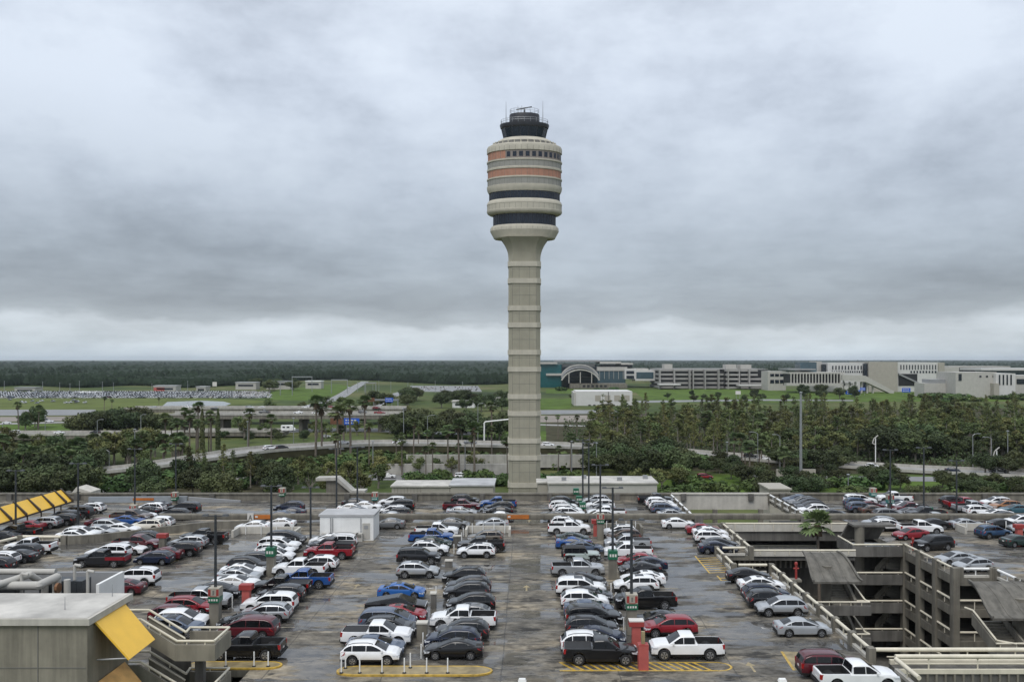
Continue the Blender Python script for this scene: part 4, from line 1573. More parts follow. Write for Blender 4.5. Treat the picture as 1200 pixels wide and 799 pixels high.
    gr.box(x_hi - .06, -half(x_hi) * .7, zb + .12, x_hi + .010, half(x_hi) * .7, zb + .2)
    out['grille'] = gr
    if clad:
        bp = []
        for xe, d in ((x_hi, 1), (x_lo, -1)):
            g = MB()
            w = half(xe) * .97
            A = [(xe + d * .02, -w, zb + .06), (xe + d * .02, w, zb + .06), (xe + d * .02, w, zb + .34), (xe + d * .02, -w, zb + .34)]
            g.loft([A, [(x - d * .10, y * 1.03, z) for x, y, z in A]])
            bp.append(g)
        out['bumper'] = bp
    pl = MB()
    pl.box(x_lo - .022, -.16, .70 if H < 1.6 else .80, x_lo + .03, .16, .83 if H < 1.6 else .93)
    out['licence_plate'] = pl
    mi = []
    for sg in (-1, 1):
        a = MB()
        xm = xbf - .32
        a.loft([[(xm + dx - .12, sg * (W / 2 * .92 + dy), zbelt + .0 + dz) for dx, dz in ((0, 0), (.12, .02), (.10, .15), (-.02, .14))] for dy in (0, .19)])
        mi.append(a)
    out['wing_mirror'] = mi
    return out


def wheel_mesh(r):
    mb = MB()
    w = .11
    prof = [(r * .62, -w), (r * .9, -w), (r * .985, -w * .7), (r, -w * .4), (r, w * .4), (r * .985, w * .7), (r * .9, w), (r * .62, w)]
    m2 = MB().lathe(prof, 20)
    m2.v = [(x, z, y) for x, y, z in m2.v]
    return m2.mesh('wheel', M['tyre'], 35)


def rim_mesh(r):
    mb = MB()
    n = 10
    R0 = r * .64
    for sg in (1,):
        y = sg * .095
        for i in range(n):
            a0, a1 = 2 * math.pi * i / n, 2 * math.pi * (i + 1) / n
            a = (a0 * .75 + a1 * .25, a0 * .25 + a1 * .75) if i % 2 == 0 else (a0, a1)
            for (s, e, m) in (((a0, a1, 1),) if i % 2 else ((a0, a1, 0),)):
                mb.poly([(0, y + sg * .01, 0), (R0 * math.cos(s), y, R0 * math.sin(s)), (R0 * math.cos((s + e) / 2), y, R0 * math.sin((s + e) / 2)), (R0 * math.cos(e), y, R0 * math.sin(e))], m)
        for i in range(20):
            s, e = 2 * math.pi * i / 20, 2 * math.pi * (i + 1) / 20
            mb.poly([(R0 * .86 * math.cos(s), y + sg * .014, R0 * .86 * math.sin(s)), (R0 * math.cos(s), y + sg * .012, R0 * math.sin(s)),
                     (R0 * math.cos(e), y + sg * .012, R0 * math.sin(e)), (R0 * .86 * math.cos(e), y + sg * .014, R0 * .86 * math.sin(e))], 0)
    return mb.mesh('rim', [M['rim'], M['rim_gap']])


def wedge_meshes():
    """angular wedge-shaped pickup: flat folded planes, roof peak over the front seats"""
    L, W, H = 5.68, 2.03, 1.79
    prof = [(-2.84, .6), (-2.80, 1.22), (.35, 1.76), (1.95, 1.13), (2.78, .98), (2.84, .55)]
    xs = sorted({p[0] for p in prof} | {round(-2.84 + i * .2, 3) for i in range(29)})
    body = MB()
    secs = []
    for x in xs:
        zt = interp(prof, x)
        belt = min(1.12, zt - .06)
        w = W / 2
        arch = 0
        for c in (-1.78, 1.85):
            if abs(x - c) < .52:
                arch = max(arch, .44 + .52 - abs(x - c) * .55)
        arch = min(arch, belt - .05)
        z0, z1 = max(.38, arch), max(.5, arch + .03)
        z1 = min(z1, belt - .02)
        ww = w - max(0, zt - 1.12) * .38
        hp = [(0, z0), (.88 * w, z0), (w * .98, z1), (w, belt), (ww * .995, zt - .01), (ww * .9, zt), (0, zt + .01)]
        secs.append([(x, y, z) for y, z in hp] + [(x, -y, z) for y, z in reversed(hp[1:-1])])
    n = len(secs[0])
    body.loft(secs, lambda i, j: 1 if (j in (0, 1) or n - 1 - j in (0, 1)) else 0)
    out = {'body': body}
    ws = MB()
    ws.poly([(.5, -.72, 1.715), (1.8, -.90, 1.205), (1.8, .90, 1.205), (.5, .72, 1.715)])
    out['windscreen'] = ws
    rw = MB()
    rw.poly([(-2.7, -.86, 1.255), (.2, -.70, 1.752), (.2, .70, 1.752), (-2.7, .86, 1.255)][::-1])
    out['bed_cover'] = rw
    sw = []
    for sg in (-1, 1):
        g = MB()
        pts = [(-1.0, sg * 1.0, 1.17), (1.45, sg * 1.0, 1.17), (.4, sg * .79, 1.70), (-.6, sg * .86, 1.52)]
        g.poly(pts if sg > 0 else pts[::-1])
        sw.append(g)
    out['side_window'] = sw
    hl = MB()
    hl.box(2.80, -.95, .93, 2.85, .95, .97)
    out['headlight'] = [hl]
    tl = MB()
    tl.box(-2.85, -.95, 1.12, -2.79, .95, 1.17)
    out['tail_light'] = [tl]
    return out


SPEC['wedge pickup'] = dict(L=5.68, W=2.03, H=1.79, wr=.44, wb=(-1.78, 1.85))
PARTMAT = {'side_window': 'car_glass', 'windscreen': 'car_glass', 'rear_window': 'car_glass', 'headlight': 'headlight', 'tail_light': 'taillight', 'grille': 'trim',
           'licence_plate': 'plate', 'bed_cover': 'car_glass', 'sunroof': 'car_glass', 'bumper': 'trim', 'roof_rail': 'trim'}
_protos, _bodies, _wheels = {}, {}, {}


def proto(kind):
    if kind not in _protos:
        src = wedge_meshes() if kind == 'wedge pickup' else car_meshes(kind)
        d = {}
        for k, v in src.items():
            if k == 'body':
                d[k] = v
            else:
                lst = v if isinstance(v, list) else [v]
                d[k] = [(m.mesh(k, M[PARTMAT[k]], None, k not in ('side_window', 'windscreen', 'rear_window', 'bed_cover', 'sunroof')) if k in PARTMAT else m) for m in lst]
        _protos[kind] = d
    return _protos[kind]


def body_mesh(kind, colour):
    key = (kind, colour)
    if key not in _bodies:
        first = next((v for k, v in _bodies.items() if k[0] == kind), None)
        mats = [paint(colour), M['trim'], M['liner'], M['trim']]
        if first is None:
            b = proto(kind)['body']
            if kind == 'off-roader':
                mats = [paint(colour), M['trim'], M['liner'], M['trim']]
            me = b.mesh('body', mats, 24 if SPEC[kind].get('crisp') or kind == 'wedge pickup' else 38)
        else:
            me = first.copy()
            me.materials[0] = paint(colour)
        _bodies[key] = me
    return _bodies[key]


def mirror_mesh(kind, colour, i):
    key = ('mirror', kind, colour, i)
    if key not in _wheels:
        _wheels[key] = proto(kind)['wing_mirror'][i].mesh('wing_mirror', paint(colour))
    return _wheels[key]


def wheels_for(r):
    if r not in _wheels:
        _wheels[r] = (wheel_mesh(r), rim_mesh(r))
    return _wheels[r]


NAME = {'sedan': 'sedan', 'coupe': 'coupe', 'hatchback': 'hatchback', 'SUV': 'sport_utility_vehicle', 'large SUV': 'large_sport_utility_vehicle', 'minivan': 'minivan',
        'off-roader': 'off_road_vehicle', 'pickup': 'pickup_truck', 'covered pickup': 'pickup_truck', 'wedge pickup': 'wedge_pickup_truck'}


def make_car(kind, colour, loc, rz, label, group, lod=0, extra=()):
    s = SPEC[kind]
    t = thing(NAME[kind], label, 'pickup' if 'pickup' in kind else ('SUV' if kind in ('SUV', 'large SUV', 'off-roader') else ('minivan' if kind == 'minivan' else 'car')), loc, rz, group)
    link('body', body_mesh(kind, colour), t)
    p = proto(kind)
    for k in ('windscreen', 'rear_window', 'side_window', 'headlight', 'tail_light', 'grille', 'bumper', 'licence_plate', 'bed_cover'):
        if k not in p or (lod and k in ('licence_plate', 'grille')):
            continue
        for m in p[k]:
            link(k, m, t)
    for k in extra:
        for m in p.get(k, ()):
            link(k, m, t)
    if not lod and 'wing_mirror' in p:
        for i in (0, 1):
            link('wing_mirror', mirror_mesh(kind, colour, i), t)
    wm, rm = wheels_for(s['wr'])
    for x in s['wb']:
        for sg in (-1, 1):
            w = link('wheel', wm, t, (x, sg * (s['W'] / 2 - .13), s['wr'] + .004))
            link('rim', rm, w, None, math.pi if sg < 0 else 0.0)
    if s.get('spare'):
        w = link('spare_wheel', wm, t, (s['prof'][0][0] - .14, 0, .98))
        w.rotation_euler.z = R(90)
    return t


# rows: (centre x in the photo, height of the roof line in the photo, body type, colour, which way the nose points)
S_, C_, H_, U_, X_, V_, J_, K_, T_, W_ = 'sedan', 'coupe', 'hatchback', 'SUV', 'large SUV', 'minivan', 'off-roader', 'pickup', 'covered pickup', 'wedge pickup'
ROWS = {
    'first row right of the tower lane': [
        (703, 742, T_, 'black', 1), (690, 737, U_, 'white', 1), (700, 731.6, S_, 'navy', 1), (694, 720, U_, 'charcoal', 1), (696, 706.4, X_, 'black', 1), (690, 700.7, S_, 'slate blue', 1),
        (685, 688.5, U_, 'white', 1), (690, 685, S_, 'charcoal', 1), (681, 675.5, X_, 'white', 1), (684, 669, S_, 'charcoal', 1), (677, 652.6, K_, 'silver', 1), (681, 638.3, J_, 'pale green', 1),
        (686, 632.5, S_, 'slate blue', 1), (673, 627.8, C_, 'blue', 1), (672, 622.5, S_, 'dark green', 1), (667, 608.3, K_, 'white', 1)],
    'second row right of the tower lane': [
        (804, 738.5, K_, 'white', -1), (784, 717.7, U_, 'red', -1), (772, 714.5, S_, 'charcoal', -1), (756, 686.2, K_, 'black', -1), (745, 672, U_, 'white', -1), (753, 667, S_, 'white', -1),
        (749, 654.5, C_, 'charcoal', -1), (757, 651, S_, 'navy', -1), (748, 648.5, S_, 'red', -1), (736, 633.8, K_, 'white', -1), (734, 624.5, T_, 'silver', -1), (731, 618.5, U_, 'brown', -1), (726, 613.5, U_, 'white', -1)],
    'first row right of the tower lane beyond the long beam': [
        (664, 602, U_, 'white', 1), (655, 597.5, S_, 'grey', 1), (668, 593.5, U_, 'white', 1), (665, 589.5, U_, 'white', 1), (660, 585.5, U_, 'white', 1), (661, 580.5, U_, 'black', 1)],
    'second row right of the tower lane beyond the long beam': [
        (702, 599, U_, 'white', -1), (711, 592.5, K_, 'white', -1), (704, 589.5, S_, 'grey', -1), (703, 584, U_, 'white', -1), (698, 579, U_, 'silver', -1)],
    'row along the courtyard railing': [
        (940, 721.4, S_, 'silver', 1), (915, 696.9, U_, 'silver', -1), (903, 688.3, U_, 'charcoal', 1), (898, 682.3, U_, 'navy', 1), (892, 673.6, S_, 'white', 1), (877, 663.8, S_, 'black', 1),
        (843, 634.9, S_, 'navy', 1), (846, 631, S_, 'charcoal', 1), (834, 619.8, U_, 'white', 1), (832, 615.5, S_, 'white', 1), (824, 612, S_, 'red', 1)],
    'row beside the far courtyard opening': [
        (794, 605, S_, 'white', 1), (791, 595.5, S_, 'silver', 1), (780, 588.5, U_, 'slate blue', 1), (777, 585, U_, 'white', 1), (773, 581.5, U_, 'white', 1), (768, 576.8, K_, 'black', 1)],
    'first row left of the tower lane': [
        (532, 744.7, S_, 'black', -1), (531, 731.9, U_, 'navy', -1), (541, 724.5, U_, 'charcoal', -1), (543, 708, K_, 'white', -1), (547, 705, H_, 'grey', -1), (552, 692.6, U_, 'black', -1),
        (547, 679.3, U_, 'charcoal', -1), (549, 673.5, U_, 'charcoal', -1), (544, 662.8, U_, 'black', -1), (558, 634.9, U_, 'white', -1), (564, 627, K_, 'black', -1), (569, 620, U_, 'taupe', -1)],
    'first row left of the tower lane beyond the long beam': [
        (577, 605, S_, 'silver', -1), (583, 598.5, S_, 'white', -1), (584, 592, S_, 'black', -1), (585, 586.5, U_, 'black', -1), (584, 581, K_, 'blue', -1)],
    'second row left of the tower lane': [
        (437, 745, U_, 'white', 1), (441, 741, S_, 'slate blue', 1), (442, 725.9, T_, 'white', 1), (457, 720, U_, 'charcoal', 1), (455, 709.8, V_, 'slate blue', 1), (470, 706, S_, 'red', 1),
        (463, 697, W_, 'black', 1), (471, 681, S_, 'bright blue', 1), (490, 656.3, U_, 'silver', 1), (491, 640, X_, 'charcoal', 1), (504, 632.3, U_, 'white', 1), (508, 627, S_, 'dark green', 1),
        (506, 618, K_, 'blue', 1), (512, 611, K_, 'white', 1)],
    'second row left of the tower lane beyond the long beam': [
        (533, 603, S_, 'grey', 1), (533, 598, S_, 'black', 1), (541, 592.5, S_, 'silver', 1), (541, 583.8, K_, 'maroon', 1), (545, 578.3, U_, 'black', 1)],
    'third row left of the tower lane': [
        (290, 738.8, K_, 'black', -1), (292, 719, V_, 'maroon', -1), (290, 712.5, S_, 'charcoal', -1), (308, 707, U_, 'silver', -1), (316, 692, X_, 'white', -1), (329, 682.6, U_, 'charcoal', -1),
        (330, 672.4, T_, 'black', -1), (357, 664.7, K_, 'blue', -1), (352, 652.5, K_, 'white', -1), (372, 649, U_, 'white', -1), (386, 634, K_, 'red', -1), (388, 628, T_, 'charcoal', -1),
        (396, 622.8, X_, 'white', -1), (383, 625.5, S_, 'white', -1)],
    'third row left of the tower lane beyond the long beam': [
        (455, 606, S_, 'grey', -1), (455, 600, S_, 'silver', -1), (463, 595, U_, 'black', -1), (456, 591, U_, 'white', -1), (466, 584.4, X_, 'black', -1), (460, 580.5, U_, 'white', -1)],
    'fourth row left of the tower lane': [
        (212, 715.7, U_, 'slate blue', 1), (215, 710.4, U_, 'white', 1), (205, 706, H_, 'maroon', 1), (218, 700, U_, 'red', 1), (233, 687.4, K_, 'silver', 1), (256, 680.5, S_, 'black', 1),
        (277, 672, C_, 'white', 1), (282, 663, S_, 'silver', 1), (284, 659.3, S_, 'white', 1), (291, 651, U_, 'black', 1), (308, 645, U_, 'charcoal', 1), (322, 640.5, U_, 'white', 1),
        (323, 634.6, U_, 'white', 1), (328, 627.8, X_, 'white', 1), (335, 620.3, V_, 'charcoal', 1)],
    'fourth row left of the tower lane beyond the long beam': [
        (430, 587, S_, 'white', 1), (414, 588.5, S_, 'white', 1), (418, 583, S_, 'charcoal', 1), (424, 593, S_, 'grey', 1)],
    'fifth row left of the tower lane beyond the long beam': [
        (325, 607, S_, 'white', -1), (299, 607.5, S_, 'white', -1), (327, 597, S_, 'slate blue', -1), (340, 593.5, S_, 'navy', -1), (339, 586.2, U_, 'navy', -1)],
    'row behind the roof plant at left': [
        (157, 663, X_, 'white', -1), (142, 677, S_, 'maroon', -1), (120, 642.5, K_, 'charcoal', -1), (127, 636, X_, 'white', -1), (150, 633, S_, 'white', 1), (160, 626, K_, 'maroon', 1),
        (176, 621, U_, 'charcoal', 1)],
    'fifth row left of the tower lane': [
        (181, 643.9, H_, 'navy', -1), (192, 639, S_, 'maroon', -1), (211, 633.8, U_, 'black', -1), (221, 625.6, U_, 'silver', -1), (239, 618, K_, 'black', -1)],
    'row beyond the curved wall at left': [
        (188, 601.5, U_, 'white', -1), (167, 609, U_, 'ivory', -1), (198, 595, U_, 'black', -1), (213, 587, X_, 'black', -1), (175, 588, U_, 'white', -1), (172, 592, S_, 'black', -1),
        (182, 585.5, S_, 'charcoal', -1), (167, 597, S_, 'white', 1), (154, 602, S_, 'blue', 1), (150, 597.5, K_, 'brown', 1), (124, 604.5, S_, 'maroon', 1), (121, 610, U_, 'silver', 1),
        (139, 613.5, S_, 'white', 1), (93, 616.5, U_, 'white', 1), (85, 621, S_, 'white', 1), (111, 616.5, S_, 'silver', 1)],
    'row under the yellow canopy': [
        (105, 587.7, U_, 'white', -1), (88, 591.5, X_, 'charcoal', -1), (74, 596.5, U_, 'charcoal', -1), (68, 601.5, U_, 'black', -1), (51, 604, U_, 'silver', -1), (36, 607.5, S_, 'red', -1),
        (20, 613, K_, 'black', -1), (2, 621, S_, 'charcoal', -1)],
    'row at the left edge of the picture': [
        (36, 628.5, K_, 'white', -1), (24, 636, U_, 'charcoal', -1), (17, 643.5, S_, 'charcoal', -1), (2, 643, U_, 'white', -1), (-8, 651, U_, 'charcoal', -1)],
    'left row of the right-hand deck beyond the beam': [
        (980, 605, U_, 'silver', -1), (972, 596, S_, 'charcoal', -1), (953, 589.5, U_, 'white', -1), (950, 586, U_, 'charcoal', -1), (946, 583, U_, 'black', -1), (940, 580.5, U_, 'grey', -1), (934, 578.5, S_, 'slate blue', -1)],
    'middle row of the right-hand deck beyond the beam': [
        (1040, 606, U_, 'white', 1), (1042, 594.5, U_, 'grey', 1), (1029, 591.5, S_, 'brown', 1), (1026, 588.5, S_, 'maroon', 1), (1010, 587, U_, 'slate blue', 1), (1009, 583, U_, 'steel blue', 1), (1008, 578, X_, 'white', 1)],
    'paired row of the right-hand deck beyond the beam': [
        (1071, 605.5, K_, 'white', 1), (1103, 606.5, S_, 'black', -1), (1094, 599.5, S_, 'silver', -1), (1084, 592.5, K_, 'black', -1), (1064, 593, S_, 'grey', -1), (1066, 588, K_, 'maroon', -1),
        (1056, 586, S_, 'white', -1), (1050, 584, S_, 'navy', -1), (1047, 575, K_, 'white', -1)],
    'right-most row beyond the beam': [
        (1131, 606.5, S_, 'silver', 1), (1165, 606, S_, 'black', 1), (1192, 606.5, S_, 'silver', -1), (1151, 591.5, U_, 'white', 1), (1139, 585.5, K_, 'silver', 1), (1130, 581.5, K_, 'red', 1), (1119, 580, U_, 'black', 1),
        (1191, 600.5, U_, 'white', -1), (1177, 598.5, S_, 'black', -1), (1165, 594.5, S_, 'white', -1), (1190, 590, S_, 'teal blue', -1), (1178, 585, U_, 'orange-brown', -1), (1167, 581, U_, 'white', -1)],
    'right-hand deck in front of the beam': [
        (1164, 614, U_, 'steel blue', 1), (1194, 625, S_, 'dark green', 1), (1067, 617.3, S_, 'red', -1), (1093, 625.7, X_, 'black', -1), (1119, 644.9, S_, 'silver', -1), (1140, 651.6, H_, 'silver', -1)],
    'bottom right corner beside the cream railing': [
        (976, 761, X_, 'maroon', 1), (1006, 770, K_, 'white', 1)],
}
cars = []
for row, lst in ROWS.items():
    for (px, pyt, kind, colour, d) in lst:
        s = SPEC[kind]
        Y = F * (CAM_H - s['H']) / (pyt - VY) - .6
        X = (px - VX) * Y / F
        cars.append(dict(row=row, x=X, y=Y, x0=X, y0=Y, kind=kind, colour=colour, d=d, L=s['L'], W=s['W']))
# settle: no two cars may share the same ground, none may stand on the beam or over an edge
for it in range(160):
    for i, a in enumerate(cars):
        for b2 in cars[i + 1:]:
            ox = (a['L'] + b2['L']) / 2 + .25 - abs(a['x'] - b2['x'])
            oy = (a['W'] + b2['W']) / 2 + .30 - abs(a['y'] - b2['y'])
            if ox > 0 and oy > 0:
                if oy < ox * 1.2:
                    k = oy / 2 * .6 * (1 if a['y'] > b2['y'] else -1)
                    a['y'] += k
                    b2['y'] -= k
                else:
                    k = ox / 2 * .6 * (1 if a['x'] > b2['x'] else -1)
                    a['x'] += k
                    b2['x'] -= k
    for c in cars:
        if 121.5 < c['y'] < 126.6 and c['x'] > -56:
            c['y'] += .12 if c['y0'] > 124 else -.12
        c['y'] = min(c['y'], 143.6)
        c['y'] += (c['y0'] - c['y']) * .03
        lim = 27.0 - c['L'] / 2 - .15
        if c['y'] < 124 and 0 < c['x'] < 35:
            c['x'] = min(c['x'], lim)
        if c['y'] >= 124 and 15 < c['x'] < 30:
            c['x'] = min(c['x'], 24 - c['L'] / 2)
        if 30 < c['x'] < 45 and c['y'] > 124:
            c['x'] = max(c['x'], 41.3 + c['L'] / 2)
        if c['row'] == 'row beyond the curved wall at left':
            wy = interp([(-70, 111.2), (-60, 111.2), (-57, 112.2), (-53.5, 114.8), (-50, 117.8), (-45.5, 121), (-40, 122)], c['x'] + 1.2)
            c['y'] = max(c['y'], wy + 1.35)
        if 19 < c['x'] < 30 and 94.6 < c['y'] < 105.9:
            c['y'] = 105.9 if c['y0'] > 100 else 94.6
        if c['x'] > 40 and c['y'] < 124:
            c['x'] = max(c['x'], 47.5 + c['L'] / 2)
SHORT = {'covered pickup': 'pickup', 'wedge pickup': 'wedge-shaped pickup'}


def what(c):
    return c['colour'] + ' ' + SHORT.get(c['kind'], c['kind'])


byrow = {}
for c in cars:
    byrow.setdefault(c['row'], []).append(c)
ORD = ['nearest', 'second nearest', 'third nearest', 'fourth nearest', 'fifth nearest', 'sixth nearest']
used_labels = {}
for row, lst in byrow.items():
    lst.sort(key=lambda c: c['y'])
    for i, c in enumerate(lst):
        same = [o for o in lst if what(o) == what(c)]
        if len(same) == 1:
            near = lst[i - 1] if i else (lst[i + 1] if len(lst) > 1 else None)
            lab = what(c) + (' just beyond a ' if i else ' just before a ') + what(near) + ', ' + row
            if len(lab.split()) > 16:
                lab = what(c) + ', only one in the ' + row
            if len(lab.split()) > 16:
                lab = what(c) + ', ' + row
        else:
            lab = ORD[same.index(c)] + ' ' + what(c) + ', ' + row
        lab = lab.replace('a orange', 'an orange').replace('a ivory', 'an ivory').replace('a off-', 'an off-')
        assert lab not in used_labels, lab
        used_labels[lab] = 1
        c['label'] = lab
rc = random.Random(3)
for c in cars:
    yaw = R(rc.uniform(-1.6, 1.6)) + (0 if c['d'] > 0 else math.pi)
    if c['label'].startswith('white large SUV') and c['row'] == 'row behind the roof plant at left':
        yaw += R(14)
    if c['row'] == 'right-hand deck in front of the beam' and c['x'] < 64 and c['y'] < 116:
        yaw += R(12)
    c['obj'] = make_car(c['kind'], c['colour'], (c['x'], c['y'], .004), yaw, c['label'], 'cars parked on the garage roof', 0 if c['y'] < 112 else 1,
                        tuple(k for k, pr in (('sunroof', .35), ('roof_rail', .6)) if rc.random() < pr))

for c in cars:
    # markings: county-style white pickup with a round door emblem; charcoal pickup with a red cargo bed
    if c['kind'] == 'pickup' and c['colour'] == 'white' and c['row'] == 'first row left of the tower lane':
        t = c['obj']
        for sg in (-1, 1):
            mb = MB()
            n = 14
            mb.poly([(.62 + .2 * math.cos(6.2832 * i / n), sg * 1.022, .98 + .2 * math.sin(6.2832 * i / n)) for i in range(n)])
            mb.build('door_emblem', M['steel_dark'], t, recalc=False)
            mb = MB()
            for k, w in enumerate((.5, .34)):
                mb.box(-.28, sg * 1.018, .92 + k * .12, -.28 + w, sg * 1.022, .98 + k * .12)
            for k in range(5):
                mb.box(1.75 + k * .15, sg * 1.012, 1.12, 1.84 + k * .15, sg * 1.018, 1.19)
            mb.build('door_lettering', M['steel_dark'], t)
    if c['kind'] == 'pickup' and c['colour'] == 'charcoal':
        t = c['obj']
        mb = MB()
        for sg in (-1, 1):
            mb.box(-2.82, sg * 1.012 - .012, .92, -.75, sg * 1.012 + .012, 1.30)
        mb.box(-2.955, -.86, .75, -2.93, .86, 1.28)
        mb.build('cargo_bed_panel', paint('red'), t)
        c['obj']['label'] = 'charcoal pickup with a red cargo bed in front of the white SUV at left'


def free(x, y, r=.5):
    """nudge a small fixture out of any car that stands on its spot"""
    for it in range(12):
        hit = None
        for c in cars:
            dx, dy = x - c['x'], y - c['y']
            px_, py_ = c['L'] / 2 + .1 + r - abs(dx), c['W'] / 2 + .1 + r - abs(dy)
            if px_ > 0 and py_ > 0:
                hit = (px_, py_, dx, dy)
                break
        if not hit:
            return x, y
        if hit[0] < hit[1] * 1.6:
            x += (hit[0] + .02) * (1 if hit[2] > 0 else -1)
        else:
            y += (hit[1] + .02) * (1 if hit[3] > 0 else -1)
    return x, y
# ------------------------------------------------------------------ deck furniture
def lamp_post(px, py, h, label, pillar=True, sign=None, heads=2, z0=0.0, group='dark lamp posts on the garage roof'):
    X, Y = free(*P(px, py, z0), .44 if pillar else .15)
    t = thing('lamp_post', label, 'lamp post', (X, Y, z0 + .004), 0, group)
    mb = MB()
    mb.tube((0, 0, 0), (0, 0, h), .15, .11, 8)
    mb.build('pole', M['steel_dark'], t, 40)
    if heads:
        mb = MB()
        mb.tube((-.9, 0, h - .1), (.9, 0, h - .1), .05, .05, 6)
        mb.build('cross_arm', M['steel_dark'], t, 40)
        for s in (-1, 1):
            mb = MB()
            mb.loft([[(s * .9 - .28, -.22, h - .12), (s * .9 + .28, -.22, h - .12), (s * .9 + .28, .22, h - .12), (s * .9 - .28, .22, h - .12)],
                     [(s * .9 - .2, -.15, h + .06), (s * .9 + .2, -.15, h + .06), (s * .9 + .2, .15, h + .06), (s * .9 - .2, .15, h + .06)]])
            mb.build('lamp_head', M['steel_dark'], t)
    if pillar:
        mb = MB()
        mb.box(-.42, -.42, 0, .42, .42, 2.2)
        mb.build('concrete_pillar', M['conc'], t)
    return t, X, Y


def row_sign(X, Y, z, label, kind, w=1.0, group='row signs on the garage roof'):
    """square row marker: white board with red squares over a green strip, or plain green box"""
    t = thing('row_sign', label, 'sign', (X, Y, z), 0, group)
    if kind == 'green':
        mb = MB()
        mb.box(-w / 2, -.5, 0, w / 2, .5, .95)
        mb.build('sign_box', M['green_sign'], t)
        mb = MB()
        for k in range(3):
            mb.box(-.38 + k * .28, -.512, .3, -.2 + k * .28, -.502, .6)
        mb.build('lettering', M['sign_white'], t)
        return
    if kind in ('board', 'teal'):
        mb = MB()
        mb.box(-w / 2, -.5, .52, w / 2, .5, 1.3)
        mb.build('sign_panel', M['sign_cream'], t)
        mb = MB()
        for sx in (-1, 1):
            mb.box(sx * .36 - .11, -.513, .62, sx * .36 + .11, -.502, 1.2)
        if kind == 'board':
            mb.box(-.3, -.513, .55, .3, -.502, .6)
        mb.build('red_squares', M['red'], t)
        mb = MB()
        mb.box(-.08, -.513, .7, .08, -.502, 1.1)
        mb.build('symbol', M['joint'], t)
        mb = MB()
        mb.box(-w / 2, -.505, 0, w / 2, .505, .50)
        mb.build('green_strip', M['green_sign' if kind == 'board' else 'teal_sign'], t)
        mb = MB()
        for k in range(4):
            mb.box(-.42 + k * .22, -.517, .16, -.28 + k * .22, -.507, .34)
        mb.build('lettering', M['sign_white'], t)


for (px, py, h, lab, sg, slab) in (
        (740, 742, 10.0, 'nearest dark lamp post right of the tower lane, with a red and white row sign', 'board', 'nearest red and white row sign with a green strip, right of the tower lane'),
        (718, 678, 10.0, 'second nearest dark lamp post right of the tower lane, on a green capped pillar', 'green', 'green sign box capping the second pillar right of the tower lane'),
        (703.5, 632, 10.0, 'third nearest dark lamp post right of the tower lane, beside a red post', 'board', 'red and white row sign with green strip just before the long beam'),
        (252, 733, 10.0, 'nearest dark lamp post in the third row left of the tower lane', 'board', 'tan and green row sign on the nearest pillar at left'),
        (318, 674, 10.0, 'second nearest dark lamp post left of the tower lane, on a green capped pillar', 'green', 'green sign box capping the pillar beside the blue pickup')):
    t, X, Y = lamp_post(px, py, h, lab)
    row_sign(X, Y - .03, 2.22, slab, sg)
for (px, py, h, lab) in ((690, 594, 10.5, 'lamp post just beyond the long beam right of the tower lane'), (683, 588, 10.5, 'farthest lamp post right of the tower lane'),
                         (364, 632, 7.0, 'lamp post just left of the white shed'), (397, 600, 10, 'left of the two lamp posts behind the white shed'),
                         (418, 597, 10, 'right of the two lamp posts behind the white shed'), (91.5, 622, 9.5, 'lamp post in front of the curved wall by the yellow canopy'),
                         (17, 629, 9.0, 'leftmost lamp post in front of the yellow canopy'), (158, 594, 9.5, 'lamp post beside the blue-grey ramp wall at left'),
                         (206, 584, 9.5, 'lamp post beside the far parapet at left'), (1044, 602, 10, 'lamp post beyond the beam beside the white pickup on the right-hand deck'),
                         (1079, 603, 10.5, 'middle lamp post beyond the beam on the right-hand deck'), (1121, 604, 8.5, 'rightmost lamp post beyond the beam on the right-hand deck')):
    lamp_post(px, py, h, lab, False)
# row signs beyond the beam, on posts
for (px, py, yt, kind, lab) in ((683.5, 600, 593, 'green', 'nearest of three green signs beyond the long beam'), (678.5, 592, 582, 'green', 'middle of three green signs beyond the long beam'),
                                (675, 586, 573, 'green', 'farthest of three green signs beyond the long beam'), (439.5, 592, 580, 'teal', 'row sign with red squares beyond the white shed'),
                                (331, 594, 575, 'board', 'red and green row sign beyond the lamp post by the navy SUV'), (205, 590, 580, 'board', 'red and green row sign beside the far parapet at left'),
                                (157, 606, 598, 'board', 'red and green row sign beyond the curved wall at left'), (1023, 590, 575, 'teal', 'red and teal row sign beside the white pickup on the right-hand deck'),
                                (1044, 601, 583, 'teal', 'red and teal row sign in front of the white pickup, right-hand deck'), (1080, 606, 598, 'green', 'green row sign over the black pickup on the right-hand deck')):
    X, Y = free(*P(px, py), .3)
    zt = CAM_H - (yt - VY) * Y / F
    t = thing('sign_post', 'post of the ' + lab, 'post', (X, Y, .004), 0, 'posts carrying row signs')
    mb = MB()
    hgt = max(.6, zt - .8)
    mb.box(-.3, -.3, 0, .3, .3, hgt)
    mb.build('post_shaft', M['conc'], t)
    row_sign(X, Y, hgt + .01, lab, kind, .95)

